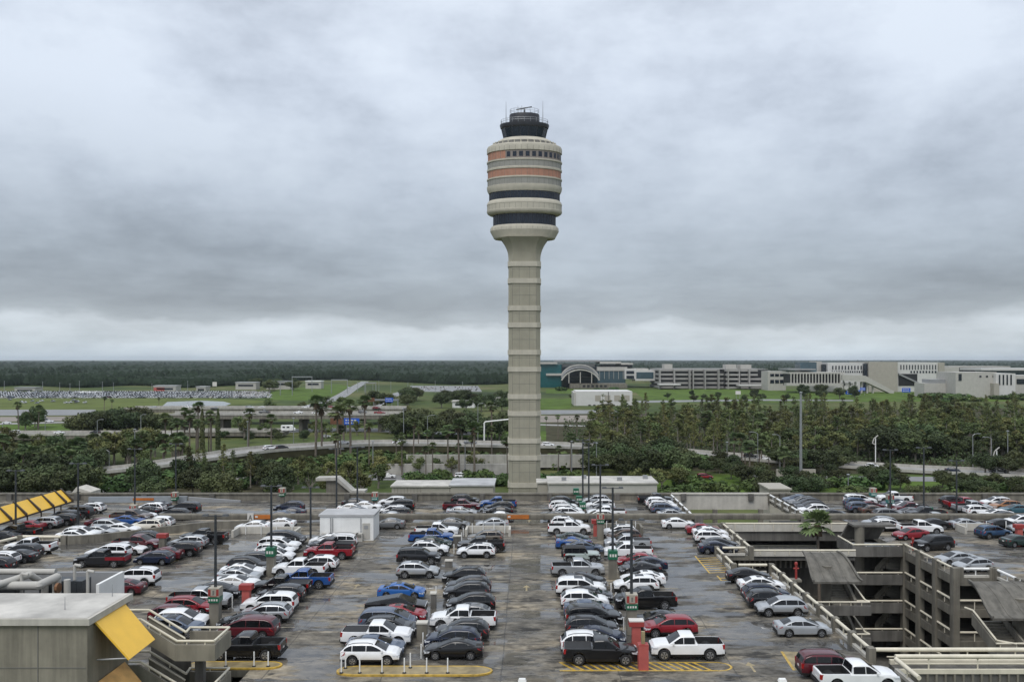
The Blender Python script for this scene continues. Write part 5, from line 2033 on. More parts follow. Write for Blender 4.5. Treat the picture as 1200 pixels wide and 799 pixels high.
# red pay posts
X, Y = free(*P(753.5, 783), .4)
t = thing('red_post', 'tall salmon-red box post on the yellow hatching at the end of the first double row', 'post', (X, Y, .004))
mb = MB()
mb.box(-.38, -.38, 0, .38, .38, 1.95)
mb.build('post_body', M['red_faded'], t)
mb = MB()
mb.box(-.13, -.13, 1.96, .13, .13, 2.9)
mb.build('tan_stub', M['tan_paint'], t)
mb = MB()
mb.box(-.34, -.385, 1.9, .34, .385, 1.955)
mb.build('cap', M['red'], t)
for (px, py, lab) in ((745.5, 757, 'red T-shaped kiosk with a pale top behind the salmon-red post'), (698.5, 628, 'red kiosk beside the green row sign near the long beam'),
                      (288, 712, 'red kiosk standing between parked cars in the third double row left of the tower lane'), (1194, 634, 'red bin-like kiosk at the right edge beside the blue SUV'),
                      (190, 646, 'red-topped concrete kiosk beside the maroon pickup at left')):
    X, Y = free(*P(px, py), .4)
    t = thing('red_kiosk', lab, 'kiosk', (X, Y, .004), 0, 'red kiosks on the garage roof')
    mb = MB()
    mb.box(-.36, -.3, 0, .36, .3, 1.75)
    mb.build('kiosk_body', M['red_faded'] if 'concrete' not in lab else M['conc'], t)
    mb = MB()
    mb.box(-.62, -.42, 1.755, .62, .42, 2.15)
    mb.build('kiosk_head', M['red'], t)
    mb = MB()
    mb.box(-.62, -.42, 2.155, .62, .42, 2.25)
    mb.build('kiosk_top', M['sign_white' if 'pale' in lab else 'red'], t)


def flat(name, poly, m, z, label=None):
    mb = MB()
    mb.poly([(x, y, z) for x, y in poly])
    o = mb.build(name, m, kind='structure', recalc=False)
    if o.data.polygons[0].normal.z < 0:
        o.data.flip_normals()
    return o


# yellow hatching at the row ends
def hatch(x0, x1, y0, y1, n, slant, rounded=False):
    mb = MB()
    z = .008
    w = .16
    mb.poly([(x0, y0, z), (x1, y0, z), (x1, y0 + w * 1.4, z), (x0, y0 + w * 1.4, z)])
    mb.poly([(x0, y1 - w, z), (x1, y1 - w, z), (x1, y1, z), (x0, y1, z)])
    for k in range(n):
        a = x0 + (x1 - x0 - slant) * k / n + (slant if slant < 0 else 0) * 0
        mb.poly([(a + slant, y0 + w * 1.4, z), (a + slant + w * 1.6, y0 + w * 1.4, z), (a + w * 1.6, y1 - w, z), (a, y1 - w, z)])
    o = mb.build('hatching', M['yellow_paint'], kind='structure', recalc=False)
    return o


Xa, Ya = P(656, 786)
hatch(Xa, 14.6, Ya, Ya + 2.0, 16, 1.0)
# half-round painted end of the right part
mb = MB()
cx, cy, rr = 14.6, Ya + 1.0, 1.0
pts = [(cx + rr * 1.3 * math.cos(R(a)), cy + rr * math.sin(R(a)), .0045) for a in range(-90, 91, 15)]
mb.poly(pts)
mb = MB()
for a in range(-90, 90, 15):
    p = [(cx + rr * k * math.cos(R(b2)) * 1.3, cy + rr * k * math.sin(R(b2)), .0085) for b2, k in ((a, 1.0), (a + 15, 1.0), (a + 15, .86), (a, .86))]
    mb.poly(p)
mb.build('hatching', M['yellow_paint'], kind='structure', recalc=False)
# alcove hatching
for (x0, x1, y0, y1) in ((20.2, 22.7, 95.9, 104.2), (20.8, 23.6, 92.6, 94.8)):
    mb = MB()
    mb.poly([(x0, y0, .008), (x0 + .18, y0, .008), (x0 + .18, y1, .008), (x0, y1, .008)])
    y = y0
    while y < y1 - .6:
        mb.poly([(x0 + .18, y, .008), (x1, y + .4, .008), (x1, y + .62, .008), (x0 + .18, y + .22, .008)])
        y += 1.0
    mb.build('hatching', M['yellow_paint'], kind='structure', recalc=False)
flat('painted_zone', [P(917, 763), P(945, 763.5), P(946, 786), P(932, 785)], M['tan_paint'], .004)
mb = MB()
a, b2 = P(914.5, 763), P(929, 785)
mb.poly([(a[0], a[1], .008), (a[0] + .22, a[1], .008), (b2[0] + .22, b2[1], .008), (b2[0], b2[1], .008)])
mb.build('hatching', M['yellow_paint'], kind='structure', recalc=False)


# islands with white flexible bollards
def island(cx0, cx1, y0, y1, label, posts):
    t = thing('kerb_island', label, 'kerb island', (0, 0, 0), 0, 'yellow edged kerb islands at the row ends')
    r = (y1 - y0) / 2
    pts = [(cx0 - r * 1.6 * math.sin(R(a)), (y0 + y1) / 2 - r * math.cos(R(a))) for a in range(0, 181, 15)][::1] + \
          [(cx1 + r * 1.6 * math.sin(R(a)), (y0 + y1) / 2 + r * math.cos(R(a))) for a in range(0, 181, 15)]
    mb = MB()
    mb.loft([[(x, y, .004) for x, y in pts], [(x, y, .13) for x, y in pts]])
    mb.build('kerb', M['yellow_paint'], t)
    mx, my = (cx0 + cx1) / 2, (y0 + y1) / 2
    k = (r - .18) / r
    mb = MB()
    mb.poly([(mx + (x - mx) * (1 - .22 / (cx1 - cx0)), my + (y - my) * k, .134) for x, y in pts])
    o = mb.build('top', M['tan_paint'], t, recalc=False)
    if o.data.polygons[0].normal.z < 0:
        o.data.flip_normals()
    for i, (x, y) in enumerate(posts):
        p = thing('white_bollard', 'thin white bollard on the ' + label, 'bollard', (x, y, .13), 0, 'white flexible bollards on the ' + label.split(',')[0])
        b = MB()
        b.tube((0, 0, 0), (0, 0, 1.15), .055, .05, 8)
        b.build('tube', M['white'], p, 40)
        b = MB()
        b.lathe([(.16, 0), (.15, .05), (.07, .09)], 10)
        b.build('base', M['trim'], p)


island(-13.2, -4.4, 64.6, 66.6, 'kerb island below the white SUV and black sedan',
       [(x, 65.0) for x in (-14.3, -12.9, -11.2, -9.5, -7.8, -6.2)] + [(-14.2, 66.0), (-9.2, 66.1)])
island(-25.5, -20.6, 66.0, 67.6, 'kerb island below the black pickup at left', [(x, 66.4) for x in (-23.6, -21.4, -20.3)])
# single bollards, stubs and wheel stops between the rows
bl = []
for (px, py) in ((497, 757), (496, 771), (519, 648), (532, 648), (505, 706), (511, 700), (541, 634), (543, 628), (287, 702), (263, 712), (346, 641), (716, 660), (731, 738), (716, 696), (734, 776), (722, 708)):
    X, Y = free(*P(px, py), .1)
    bl.append((X, Y))
    p = thing('white_bollard', 'thin white bollard standing between the parked rows', 'bollard', (X, Y, .004), 0, 'white bollards between parked rows')
    b = MB()
    b.tube((0, 0, 0), (0, 0, 1.15), .055, .05, 8)
    b.build('tube', M['white'], p, 40)
for (px, py, w, h, lab) in ((494, 748, .85, 1.35, 'square concrete pillar stub between the white pickup and the navy SUV'), (526, 664, .8, .7, 'dark box fixture between the silver SUV and the black SUV'),
                            (508, 712, .5, 1.4, 'dark meter box on posts between the blue sedan and the charcoal SUVs'), (535, 640, .9, 1.3, 'dark concrete stub beside the white SUV nearest the long beam')):
    X, Y = free(*P(px, py), w / 2)
    t = thing('pillar_stub', lab, 'pillar', (X, Y, .004))
    b = MB()
    b.box(-w / 2, -.35, 0, w / 2, .35, h)
    b.build('stub', M['conc' if 'square' in lab else 'conc_dark'], t)
    b = MB()
    b.box(-w / 2 - .06, -.41, h + .002, w / 2 + .06, .41, h + .12)
    b.build('cap', M['conc_pale'], t)
# worn arrows on the lanes
def arrow(x, y, s, m='line'):
    mb = MB()
    z = .0046
    mb.poly([(x - .1 * s, y, z), (x + .1 * s, y, z), (x + .1 * s, y + 1.5 * s, z), (x - .1 * s, y + 1.5 * s, z)])
    mb.poly([(x - .45 * s, y + 1.5 * s, z), (x + .45 * s, y + 1.5 * s, z), (x, y + 2.4 * s, z)])
    mb.build('lane_arrow', M['tan_paint'], kind='structure', recalc=False)


for (px, py) in ((415, 690), (617, 692), (235, 690), (200, 660), (885, 787), (620, 612), (880, 692)):
    X, Y = P(px, py)
    arrow(X, Y, .9)
# stall lines, mostly worn away
mb = MB()
rs = random.Random(5)
for (xa, xb) in ((2.0, 8.0), (9.6, 15.6), (-8.2, -2.4), (-15.6, -9.8), (-27.0, -21.0), (-35.0, -29.4), (-49, -43), (-56, -50)):
    y = 66.0
    while y < 117:
        if rs.random() < .7 and not (xa < -20 and y < 72):
            mb.poly([(xa, y, .0043), (xb, y, .0043), (xb, y + .10, .0043), (xa, y + .10, .0043)])
        y += 2.62
mb.build('stall_lines', mat('worn_stall_line', (.36, .33, .25), .55, .35, 2.5, coord='World', detail=8), kind='structure', recalc=False)

# small floodlights that rise above the front parapet
for (px, lab) in ((612, 'small white floodlight on a short post at the bottom centre'), (917, 'small white floodlight on a short post at the bottom right')):
    X, Y = (px - VX) * 60.2 / F, 60.2
    t = thing('floodlight', lab, 'floodlight', (X, Y, 0))
    mb = MB()
    mb.tube((0, 0, -.5), (0, 0, 1.25), .06, .05, 8)
    mb.build('post', M['steel_dark'], t)
    mb = MB()
    mb.loft([[(-.3, -.2, 1.26), (.3, -.2, 1.26), (.3, .2, 1.32), (-.3, .2, 1.32)], [(-.22, -.12, 1.5), (.22, -.12, 1.5), (.22, .16, 1.5), (-.22, .16, 1.5)]])
    mb.build('lamp_head', M['white'], t)
# ------------------------------------------------------------------ airport buildings in the distance
def bx(px0, px1, pyt, Y, D, zb=GZ, pyb=None):
    x0, x1 = (px0 - VX) * Y / F, (px1 - VX) * Y / F
    zt = CAM_H - (pyt - VY) * Y / F
    if pyb is not None:
        zb = CAM_H - (pyb - VY) * Y / F
    return x0, x1, zb, zt


def block(t, name, m, px0, px1, pyt, Y, D, pyb=None, roof=None):
    x0, x1, zb, zt = bx(px0, px1, pyt, Y, D, GZ, pyb)
    mb = MB()
    mb.box(x0, Y, zb, x1, Y + D, zt)
    o = mb.build(name, m, t)
    if roof:
        r = MB()
        r.box(x0 - .6, Y - .6, zt + .01, x1 + .6, Y + D + .6, zt + .9)
        r.build('roof', roof, t)
    return x0, x1, zb, zt


def strips(t, name, m, px0, px1, rows, Y, proud=.3):
    """one window band per storey"""
    for (pyt, pyb) in rows:
        x0, x1, zb, zt = bx(px0, px1, pyt, Y, 0, GZ, pyb)
        mb = MB()
        mb.box(x0, Y - proud, zb, x1, Y - .01, zt)
        mb.build(name, m, t)


def cells(t, name, m, px0, px1, n, pyt, pyb, Y, fill=.55, proud=.35):
    for k in range(n):
        a = px0 + (px1 - px0) * (k + .5 - fill / 2) / n
        b = px0 + (px1 - px0) * (k + .5 + fill / 2) / n
        x0, x1, zb, zt = bx(a, b, pyt, Y, 0, GZ, pyb)
        mb = MB()
        mb.box(x0, Y - proud, zb, x1, Y - .01, zt)
        mb.build(name, m, t)


# white box building
t = thing('warehouse', 'plain cream box building with a downpipe standing in the grass right of the tower', 'building')
block(t, 'wall', M['bldg_white'], 675, 741, 458.5, 700, 40)
block(t, 'wall', M['offwhite'], 672.5, 675, 460, 700.5, 39)
x0, x1, zb, zt = bx(713, 714, 459, 700, 0)
mb = MB()
mb.tube((x0, 699.7, GZ), (x0, 699.7, zt), .3, .3, 6)
mb.build('downpipe', M['joint'], t)
cells(t, 'wall_panel', M['beige'], 695, 740, 4, 463, 470, 700, .6, .12)
cells(t, 'loading_bay', M['dark_hole'], 688, 722, 6, 474, 477, 700, .5)

# terminal C
Y = 1150
t = thing('airport_terminal', 'glass airport terminal with a ribbed arch entrance and floating grey roofs right of the tower', 'terminal')
block(t, 'glass_hall', M['glass_teal'], 628, 658, 427, Y, 60)
block(t, 'roof_slab', M['offwhite'], 628, 653, 424.5, Y - 4, 70, 426.3)
block(t, 'terrace_wall', M['offwhite'], 640, 658, 437.5, Y - 3, 30, 440)
block(t, 'hall_wall', M['glass_blue'], 658, 700, 426.5, Y + 25, 50)
block(t, 'white_clerestory', M['bldg_white'], 659, 697, 426.3, Y + 24, 1, 430)
block(t, 'roof_slab', M['grey_panel'], 651, 703, 421.8, Y + 10, 80, 424)
block(t, 'roof_slab', M['offwhite'], 703, 728, 424, Y + 8, 80, 426)
block(t, 'roof_slab', M['offwhite'], 728, 742, 425.5, Y + 6, 70, 427.2)
block(t, 'clerestory', M['glass_dark'], 703, 741, 426.6, Y + 25, 40, 431)
block(t, 'fascia', M['offwhite'], 700, 735, 430, Y, 50, 434.5)
block(t, 'concourse_glass', M['glass_blue'], 700, 733, 434.6, Y + 1, 50)
cells(t, 'mullion', M['offwhite'], 700, 733, 6, 434.6, 444, Y + 1, .08)
block(t, 'white_frame', M['bldg_white'], 732, 745, 432, Y - 3, 50, 444)
cells(t, 'dark_window', M['glass_dark'], 733.5, 743.5, 1, 434.5, 438, Y - 3, .9)
cells(t, 'dark_window', M['glass_dark'], 733.5, 743.5, 1, 440, 443.5, Y - 3, .9)
block(t, 'white_frame', M['bldg_white'], 744.5, 768, 434, Y - 5, 40, 446)
cells(t, 'window', M['glass_blue'], 745.5, 766, 1, 436, 443.5, Y - 5, .98)
block(t, 'fascia', M['offwhite'], 728, 760, 431.8, Y + 5, 40, 436)
# arch of ribs
cxa = (679 - VX) * (Y - 20) / F
for k, (rr, dz) in enumerate(((24.5, 0), (24.5, -3), (24.5, -6))):
    mb = MB()
    N = 18
    secs = []
    for i in range(N + 1):
        a = R(22 + 136 * i / N)
        r0 = 25.5
        px_, pz = cxa + r0 * math.cos(a), (CAM_H - (447 - VY) * 1.13) + r0 * .83 * math.sin(a) + dz
        yy = Y - 28 - k * 9
        secs.append([(px_ + q[0] * math.cos(a), yy + q[1], pz + q[0] * math.sin(a)) for q in ((0, 0), (1.6, 0), (1.6, 7), (0, 7))])
    mb.loft(secs)
    mb.build('arch_rib', M['grey_panel' if k == 1 else 'offwhite'], t)
mb = MB()
N = 18
secs = []
for i in range(N + 1):
    a = R(20 + 140 * i / N)
    secs.append([(cxa + 24.8 * math.cos(a), Y - 26, (CAM_H - (447 - VY) * 1.13) + 20 * math.sin(a) - 1), (cxa + 24.8 * math.cos(a), Y + 22, (CAM_H - (447 - VY) * 1.13) + 20 * math.sin(a) - 1)])
mb.loft([[s[0] for s in secs], [s[1] for s in secs]], None, False)
mb.build('arch_roof', M['grey_panel'], t)
block(t, 'forecourt', M['conc'], 668, 735, 449.5, Y - 45, 30, 455)
cells(t, 'column', M['offwhite'], 660, 700, 3, 436, 449, Y - 46, .07, 1.2)
cells(t, 'forecourt_opening', M['dark_hole'], 682, 712, 6, 451, 453.5, Y - 45, .6)

# airport garage
Y = 1100
t = thing('multistorey_garage', 'wide five-storey airport parking garage with pale parapets and rooftop stair boxes', 'garage')
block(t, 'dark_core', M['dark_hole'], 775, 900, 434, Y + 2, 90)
for k in range(5):
    yy = 432.5 + k * 5.0
    block(t, 'parapet', M['garage_grey'], 773, 848 if k else 842, yy, Y, 92, yy + 2.4)
    block(t, 'parapet', M['garage_grey'], 851, 867, yy + .4, Y - 8, 92, yy + 2.8)
    block(t, 'parapet', M['garage_grey'], 868, 902 if k > 1 else 888, yy + .4, Y - 4, 92, yy + 2.8)
for px in (773, 790, 808, 812, 826, 842, 853, 866, 878):
    block(t, 'pier', M['garage_grey'], px, px + 1.3, 432.6, Y - 9, 8)
for (a, b2, yt) in ((778.5, 788, 426.6), (851, 863, 427), (868, 880.5, 427.2)):
    block(t, 'stair_box', M['offwhite'], a, b2, yt, Y + 10, 20, 434)
block(t, 'roof_deck', M['road_pale'], 776, 900, 432.2, Y + 4, 85, 432.8)
block(t, 'entry_canopy', M['bldg_white'], 867, 906, 451, Y - 30, 20, 452.3)
block(t, 'entry_canopy', M['bldg_white'], 773, 798, 450, Y - 30, 20, 451.2)
block(t, 'ramp', M['garage_grey'], 886, 903, 434, Y + 20, 60, 437)

# far right: satellite concourse and train station
Y = 1000
t = thing('concourse', 'long white airport concourse with two rows of slot windows and a beige block', 'concourse')
block(t, 'white_wall', M['bldg_white'], 970, 1013, 425, Y, 60)
cells(t, 'slot_window', M['glass_dark'], 974, 1011, 10, 428.5, 433, Y, .38)
cells(t, 'round_window', M['glass_dark'], 974, 1011, 14, 434.5, 436.6, Y, .5)
block(t, 'dark_core', M['glass_dark'], 1012, 1018, 426, Y - 3, 40)
block(t, 'beige_block', M['beige'], 1018, 1052, 424, Y - 6, 60)
block(t, 'white_wall', M['bldg_white'], 1052, 1101, 424.5, Y, 60)
cells(t, 'slot_window', M['glass_dark'], 1054, 1098, 13, 427.5, 433, Y, .36)
cells(t, 'round_window', M['glass_dark'], 1066, 1098, 9, 434.5, 437, Y, .5)
block(t, 'beige_block', M['beige'], 1100, 1107, 424.8, Y - 2, 60)
block(t, 'beige_block', M['offwhite'], 1107, 1124, 430.5, Y + 2, 60)
block(t, 'undercroft', M['dark_hole'], 1053, 1075, 438, Y - .4, 2, 452)
block(t, 'tall_fin', M['glass_dark'], 963, 968, 427, Y + 5, 20, 440)
block(t, 'white_tower', M['offwhite'], 955, 963, 423.5, Y + 8, 20)
x0, x1, zb, zt = bx(1052, 1078, 437, Y, 0, GZ, 449)
mb = MB()
mb.loft([[(x0, Y - 3, zt), (x1, Y - 3, zb), (x1, Y - 3, zb - 2), (x0, Y - 3, zt - 2)], [(x0, Y - 1, zt), (x1, Y - 1, zb), (x1, Y - 1, zb - 2), (x0, Y - 1, zt - 2)]])
mb.build('stair_ramp', M['grey_panel'], t)
t = thing('train_station', 'open-framed white station hall with a long sloping guideway in front of the concourse', 'station')
Y = 960
block(t, 'frame_top', M['offwhite'], 925, 990, 436, Y, 30, 438)
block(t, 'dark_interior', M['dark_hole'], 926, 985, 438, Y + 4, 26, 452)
cells(t, 'column', M['offwhite'], 925, 990, 18, 437, 451, Y, .35, .8)
block(t, 'lower_band', M['offwhite'], 922, 1000, 449, Y - 3, 10, 452)
block(t, 'upper_roof', M['grey_panel'], 924, 956, 432, Y + 3, 40, 433.6)
block(t, 'glass_lantern', M['glass_blue'], 938, 957, 424.5, Y + 20, 20, 437)
x0, x1, zb, zt = bx(985, 1045, 439, Y, 0, GZ, 458)
mb = MB()
xm = (1012 - VX) * Y / F
mb.loft([[(x0, Y - 6 + d, zt), (xm, Y - 6 + d, zt - 1), (x1, Y - 6 + d, zb), (x1, Y - 6 + d, zb - 4.5), (xm, Y - 6 + d, zt - 8), (x0, Y - 6 + d, zt - 6)] for d in (0, 9)])
mb.build('guideway', M['offwhite'], t)
for k in range(6):
    xx = x0 + (xm - x0) * (k + .5) / 4
    mb = MB()
    mb.box(xx - .7, Y - 3, GZ, xx + .7, Y, zt - 8)
    mb.build('pier', M['offwhite'], t)
t = thing('low_terminal', 'low white glazed block with a flat roof between the airport garage and the station', 'building')
block(t, 'wall', M['offwhite'], 900, 921, 435, 1040, 30)
cells(t, 'window', M['glass_dark'], 902, 919, 3, 438, 441, 1040, .8)
cells(t, 'window', M['glass_dark'], 902, 919, 3, 445, 449, 1040, .8)
t = thing('plant_building', 'white plant building with a grey louvred screen standing in the grass at the right', 'building')
block(t, 'wall', M['offwhite'], 1083, 1126, 449, 860, 22)
block(t, 'louvre_screen', M['grey_panel'], 1090, 1120, 444.5, 861, 18, 456.5)
block(t, 'end_wall', M['bldg_white'], 1120, 1127, 446, 859, 20)
t = thing('hangar_block', 'beige pier building with tall dark windows at the far right', 'building')
block(t, 'wall', M['offwhite'], 1120, 1168, 436, 840, 40)
block(t, 'wall', M['bldg_white'], 1167, 1190, 437.5, 835, 40)
block(t, 'wall', M['offwhite'], 1190, 1240, 440, 850, 40)
cells(t, 'window', M['glass_dark'], 1122, 1128, 1, 438, 446, 840, .6)
cells(t, 'window', M['glass_dark'], 1145, 1168, 3, 440, 442, 840, .3)
cells(t, 'window', M['glass_dark'], 1169, 1187, 4, 439, 451, 835, .38)
cells(t, 'window', M['glass_dark'], 1190, 1240, 2, 444, 450, 850, .9)
block(t, 'plinth', M['beige'], 1165, 1171, 449, 833, 10)
t = thing('long_roof', 'long thin pale roof floating over a dark glazed hall at the far right horizon', 'terminal')
block(t, 'roof_slab', M['offwhite'], 1112, 1184, 429, 1300, 60, 430.6)
block(t, 'hall', M['glass_dark'], 1128, 1184, 430.8, 1310, 40)
block(t, 'roof_slab', M['bldg_white'], 1150, 1260, 431.5, 1200, 60, 434)
block(t, 'hall', M['glass_blue'], 1160, 1260, 434, 1210, 40)

# little buildings far left
for (a, b2, yt, YY, m, roof, lab) in ((17, 41, 453.5, 1030, 'offwhite', 'grey_panel', 'small white pavilion with a grey roof at the far left car park'), (180, 206, 451.5, 1030, 'offwhite', 'roof_mid', 'small shop with a red front at the far car park'),
                                      (230, 241, 452.5, 1040, 'offwhite', 'roof_mid', 'small dark-roofed hut at the far car park'), (276, 300, 447.5, 1070, 'offwhite', 'roof_mid', 'white low shed with a wide roof beyond the far car park'),
                                      (88, 115, 459, 960, 'white', 'white', 'white open shelter among the far parked cars'), (312, 340, 446, 1080, 'offwhite', 'grey_panel', 'toll plaza roof left of the green bank'),
                                      (358, 376, 446, 1100, 'offwhite', 'white', 'white filling-station canopy beside the ramp road'), (568, 585, 466.5, 690, 'offwhite', 'roof_pale', 'small pale block standing left of the tower in the grass'),
                                      (530, 556, 470, 670, 'white', 'roof_pale', 'low white shed left of the tower beyond the dark trees')):
    t = thing('small_building', lab, 'building', (0, 0, 0), 0, 'small buildings beyond the highway')
    block(t, 'wall', M[m], a, b2, yt + 1, YY, 15, None, M[roof])
    if 'red' in lab:
        cells(t, 'red_front', M['red_faded'], a, (a + b2) / 2, 1, yt + 2.5, yt + 8, YY, .98)
    cells(t, 'window', M['glass_dark'], a + 1, b2 - 1, 1, yt + 3, yt + 5, YY, .8)
# ------------------------------------------------------------------ trees
def leaf_quad(mb, c, n, s, rnd, m=0):
    n = n.normalized()
    u = n.orthogonal().normalized()
    w = n.cross(u)
    a = rnd.uniform(0, 6.28)
    p = u * math.cos(a) + w * math.sin(a)
    q = n.cross(p)
    k = s * rnd.uniform(.6, 1.3)
    mb.poly([c - p * k - q * k * .5, c + p * k * .2 - q * k * .8, c + p * k + q * k * .3, c - p * k * .1 + q * k * .75], m)


def rand_dir(rnd):
    while True:
        v = Vector((rnd.uniform(-1, 1), rnd.uniform(-1, 1), rnd.uniform(-1, 1)))
        if .05 < v.length < 1:
            return v.normalized()


def broadleaf(seed, h, w, trunk_h, clumps, per, leaf, leafm):
    rnd = random.Random(seed)
    tr = MB()
    tr.tube((0, 0, 0), (.1, .05, trunk_h), .34, .22, 8, 0, False)
    cen = []
    for i in range(clumps):
        d = rand_dir(rnd)
        r = rnd.uniform(.35, 1.0) ** .6
        c = Vector((d.x * w * r * .8, d.y * w * r * .8, trunk_h + (h - trunk_h) * (.46 + .40 * d.z * r)))
        cen.append((c, w * rnd.uniform(.26, .42)))
        if i < 8:
            base = Vector((.1, .05, trunk_h * rnd.uniform(.75, 1)))
            mid = base.lerp(c, .55) + Vector((0, 0, .4))
            tr.tube(base, mid, .15, .09, 6, 0, False)
            tr.tube(mid, c, .09, .03, 6, 0, False)
    cr = MB()
    for c, r in cen:
        for k in range(per):
            d = rand_dir(rnd)
            d.z = d.z * .8 + .15
            p = c + d * r * rnd.uniform(.55, 1.08)
            leaf_quad(cr, p, d + rand_dir(rnd) * .7, leaf, rnd)
    return tr.mesh('trunk', M['bark']), cr.mesh('crown', leafm, None, False)


def cypress(seed, h):
    rnd = random.Random(seed)
    tr = MB()
    lean = rnd.uniform(-.3, .3)
    tr.tube((0, 0, 0), (lean, 0, h * .97), .26, .04, 7, 0, False)
    cr = MB()
    n = 30
    z0 = h * rnd.uniform(.18, .34)
    for i in range(n):
        t = i / n
        z = z0 + (h - z0) * t
        reach = (1 - t) ** .7 * rnd.uniform(.9, 2.3) + .25
        a = i * 2.4 + rnd.uniform(-.5, .5)
        e = Vector((lean * z / h + reach * math.cos(a), reach * math.sin(a), z + rnd.uniform(-.2, .5)))
        tr.tube((lean * z / h, 0, z - .2), e, .05, .015, 4, 0, False)
        for k in range(rnd.randint(18, 30)):
            p = Vector((lean * z / h, 0, z)).lerp(e, rnd.uniform(.25, 1.1)) + rand_dir(rnd) * rnd.uniform(.1, .65)
            leaf_quad(cr, p, rand_dir(rnd) + Vector((0, 0, .5)), .23, rnd)
    return tr.mesh('trunk', M['bark']), cr.mesh('crown', M['cyp_leaf'], None, False)


def palm(seed, h, skirt=True, leaves=30, fan=1.0):
    rnd = random.Random(seed)
    tr = MB()
    bend = rnd.uniform(-.5, .5)
    pts = [Vector((bend * (i / 5) ** 2, 0, h * i / 5)) for i in range(6)]
    for i in range(5):
        tr.tube(pts[i], pts[i + 1], .27 - .022 * i, .27 - .022 * (i + 1), 8, 0, False)
    top = pts[-1]
    cr = MB()
    for i in range(leaves):
        el = R(rnd.uniform(-35, 80))
        a = i * 2.39996 + rnd.uniform(-.2, .2)
        d = Vector((math.cos(a) * math.cos(el), math.sin(a) * math.cos(el), math.sin(el)))
        L = fan * rnd.uniform(.9, 1.3)
        hub = top + d * L + Vector((0, 0, -.15 * L))
        side = d.cross(Vector((0, 0, 1)))
        side = side.normalized() if side.length > .1 else Vector((1, 0, 0))
        up = side.cross(d)
        cr.poly([top - side * .03, top + side * .03, hub + side * .03, hub - side * .03])
        for k in range(9):
            b = R(-95 + 190 * k / 8)
            dd = d * math.cos(b) + side * math.sin(b)
            tip = hub + dd * L * .95 + Vector((0, 0, -.32 * L)) * abs(math.cos(b) * .5 + .6) + up * rnd.uniform(-.08, .08)
            s2 = (side * math.cos(b) - d * math.sin(b)) * .16 * L
            mid = hub.lerp(tip, .5) + up * .06
            cr.poly([hub, mid - s2, tip, mid + s2])
    sk = None
    if skirt:
        sk = MB()
        for i in range(26):
            a = i * 2.4
            r0, z0 = .25, h - rnd.uniform(.0, .5)
            d = Vector((math.cos(a), math.sin(a), 0))
            s = Vector((-d.y, d.x, 0)) * .16
            p0 = top + d * r0 + Vector((0, 0, z0 - h))
            p1 = top + d * rnd.uniform(.45, .8) + Vector((0, 0, z0 - h - rnd.uniform(.8, 1.7)))
            sk.poly([p0 - s, p0 + s, p1 + s * 1.3, p1 - s * 1.3])
    return (tr.mesh('trunk', M['palm_bark'], 60), cr.mesh('crown', M['palm_leaf'], None, False), sk.mesh('dead_frond_skirt', M['palm_dead'], None, False) if sk else None)


def column_tree(seed, h):
    rnd = random.Random(seed)
    cr = MB()
    for k in range(900):
        z = h * rnd.uniform(.06, 1)
        t = z / h
        r = .85 * math.sin(min(1, (1 - t) * 2.2 + .08) * math.pi / 2) * rnd.uniform(.8, 1.05)
        a = rnd.uniform(0, 6.28)
        d = Vector((math.cos(a), math.sin(a), .4))
        leaf_quad(cr, Vector((r * d.x, r * d.y, z)), d + rand_dir(rnd) * .5, .3, rnd)
    tr = MB()
    tr.tube((0, 0, 0), (0, 0, h * .9), .2, .05, 7, 0, False)
    return tr.mesh('trunk', M['bark']), cr.mesh('crown', M['oak_leaf'], None, False)


def shrub(seed, w, h):
    rnd = random.Random(seed)
    cr = MB()
    for c in range(9):
        cc = Vector((rnd.uniform(-w, w) * .6, rnd.uniform(-w, w) * .6, h * rnd.uniform(.25, .65)))
        r = w * rnd.uniform(.3, .5)
        for k in range(70):
            d = rand_dir(rnd)
            p = cc + Vector((d.x * r, d.y * r, d.z * h * .38)) * rnd.uniform(.6, 1.05)
            leaf_quad(cr, p, d + rand_dir(rnd) * .6, .26, rnd)
    st = MB()
    for k in range(5):
        st.tube((0, 0, 0), (rnd.uniform(-w, w) * .5, rnd.uniform(-w, w) * .5, h * .6), .05, .02, 5, 0, False)
    return st.mesh('stems', M['bark']), cr.mesh('crown', M['shrub_leaf'], None, False)


OAK = [broadleaf(11 + i, 10, 4.6 + .5 * (i % 3), 2.6, 22, 135, .30, M['oak_leaf']) for i in range(5)]
AIRY = [broadleaf(31 + i, 9, 3.6, 3.0, 15, 70, .27, M['cyp_leaf']) for i in range(3)]
CYP = [cypress(51 + i, 14) for i in range(6)]


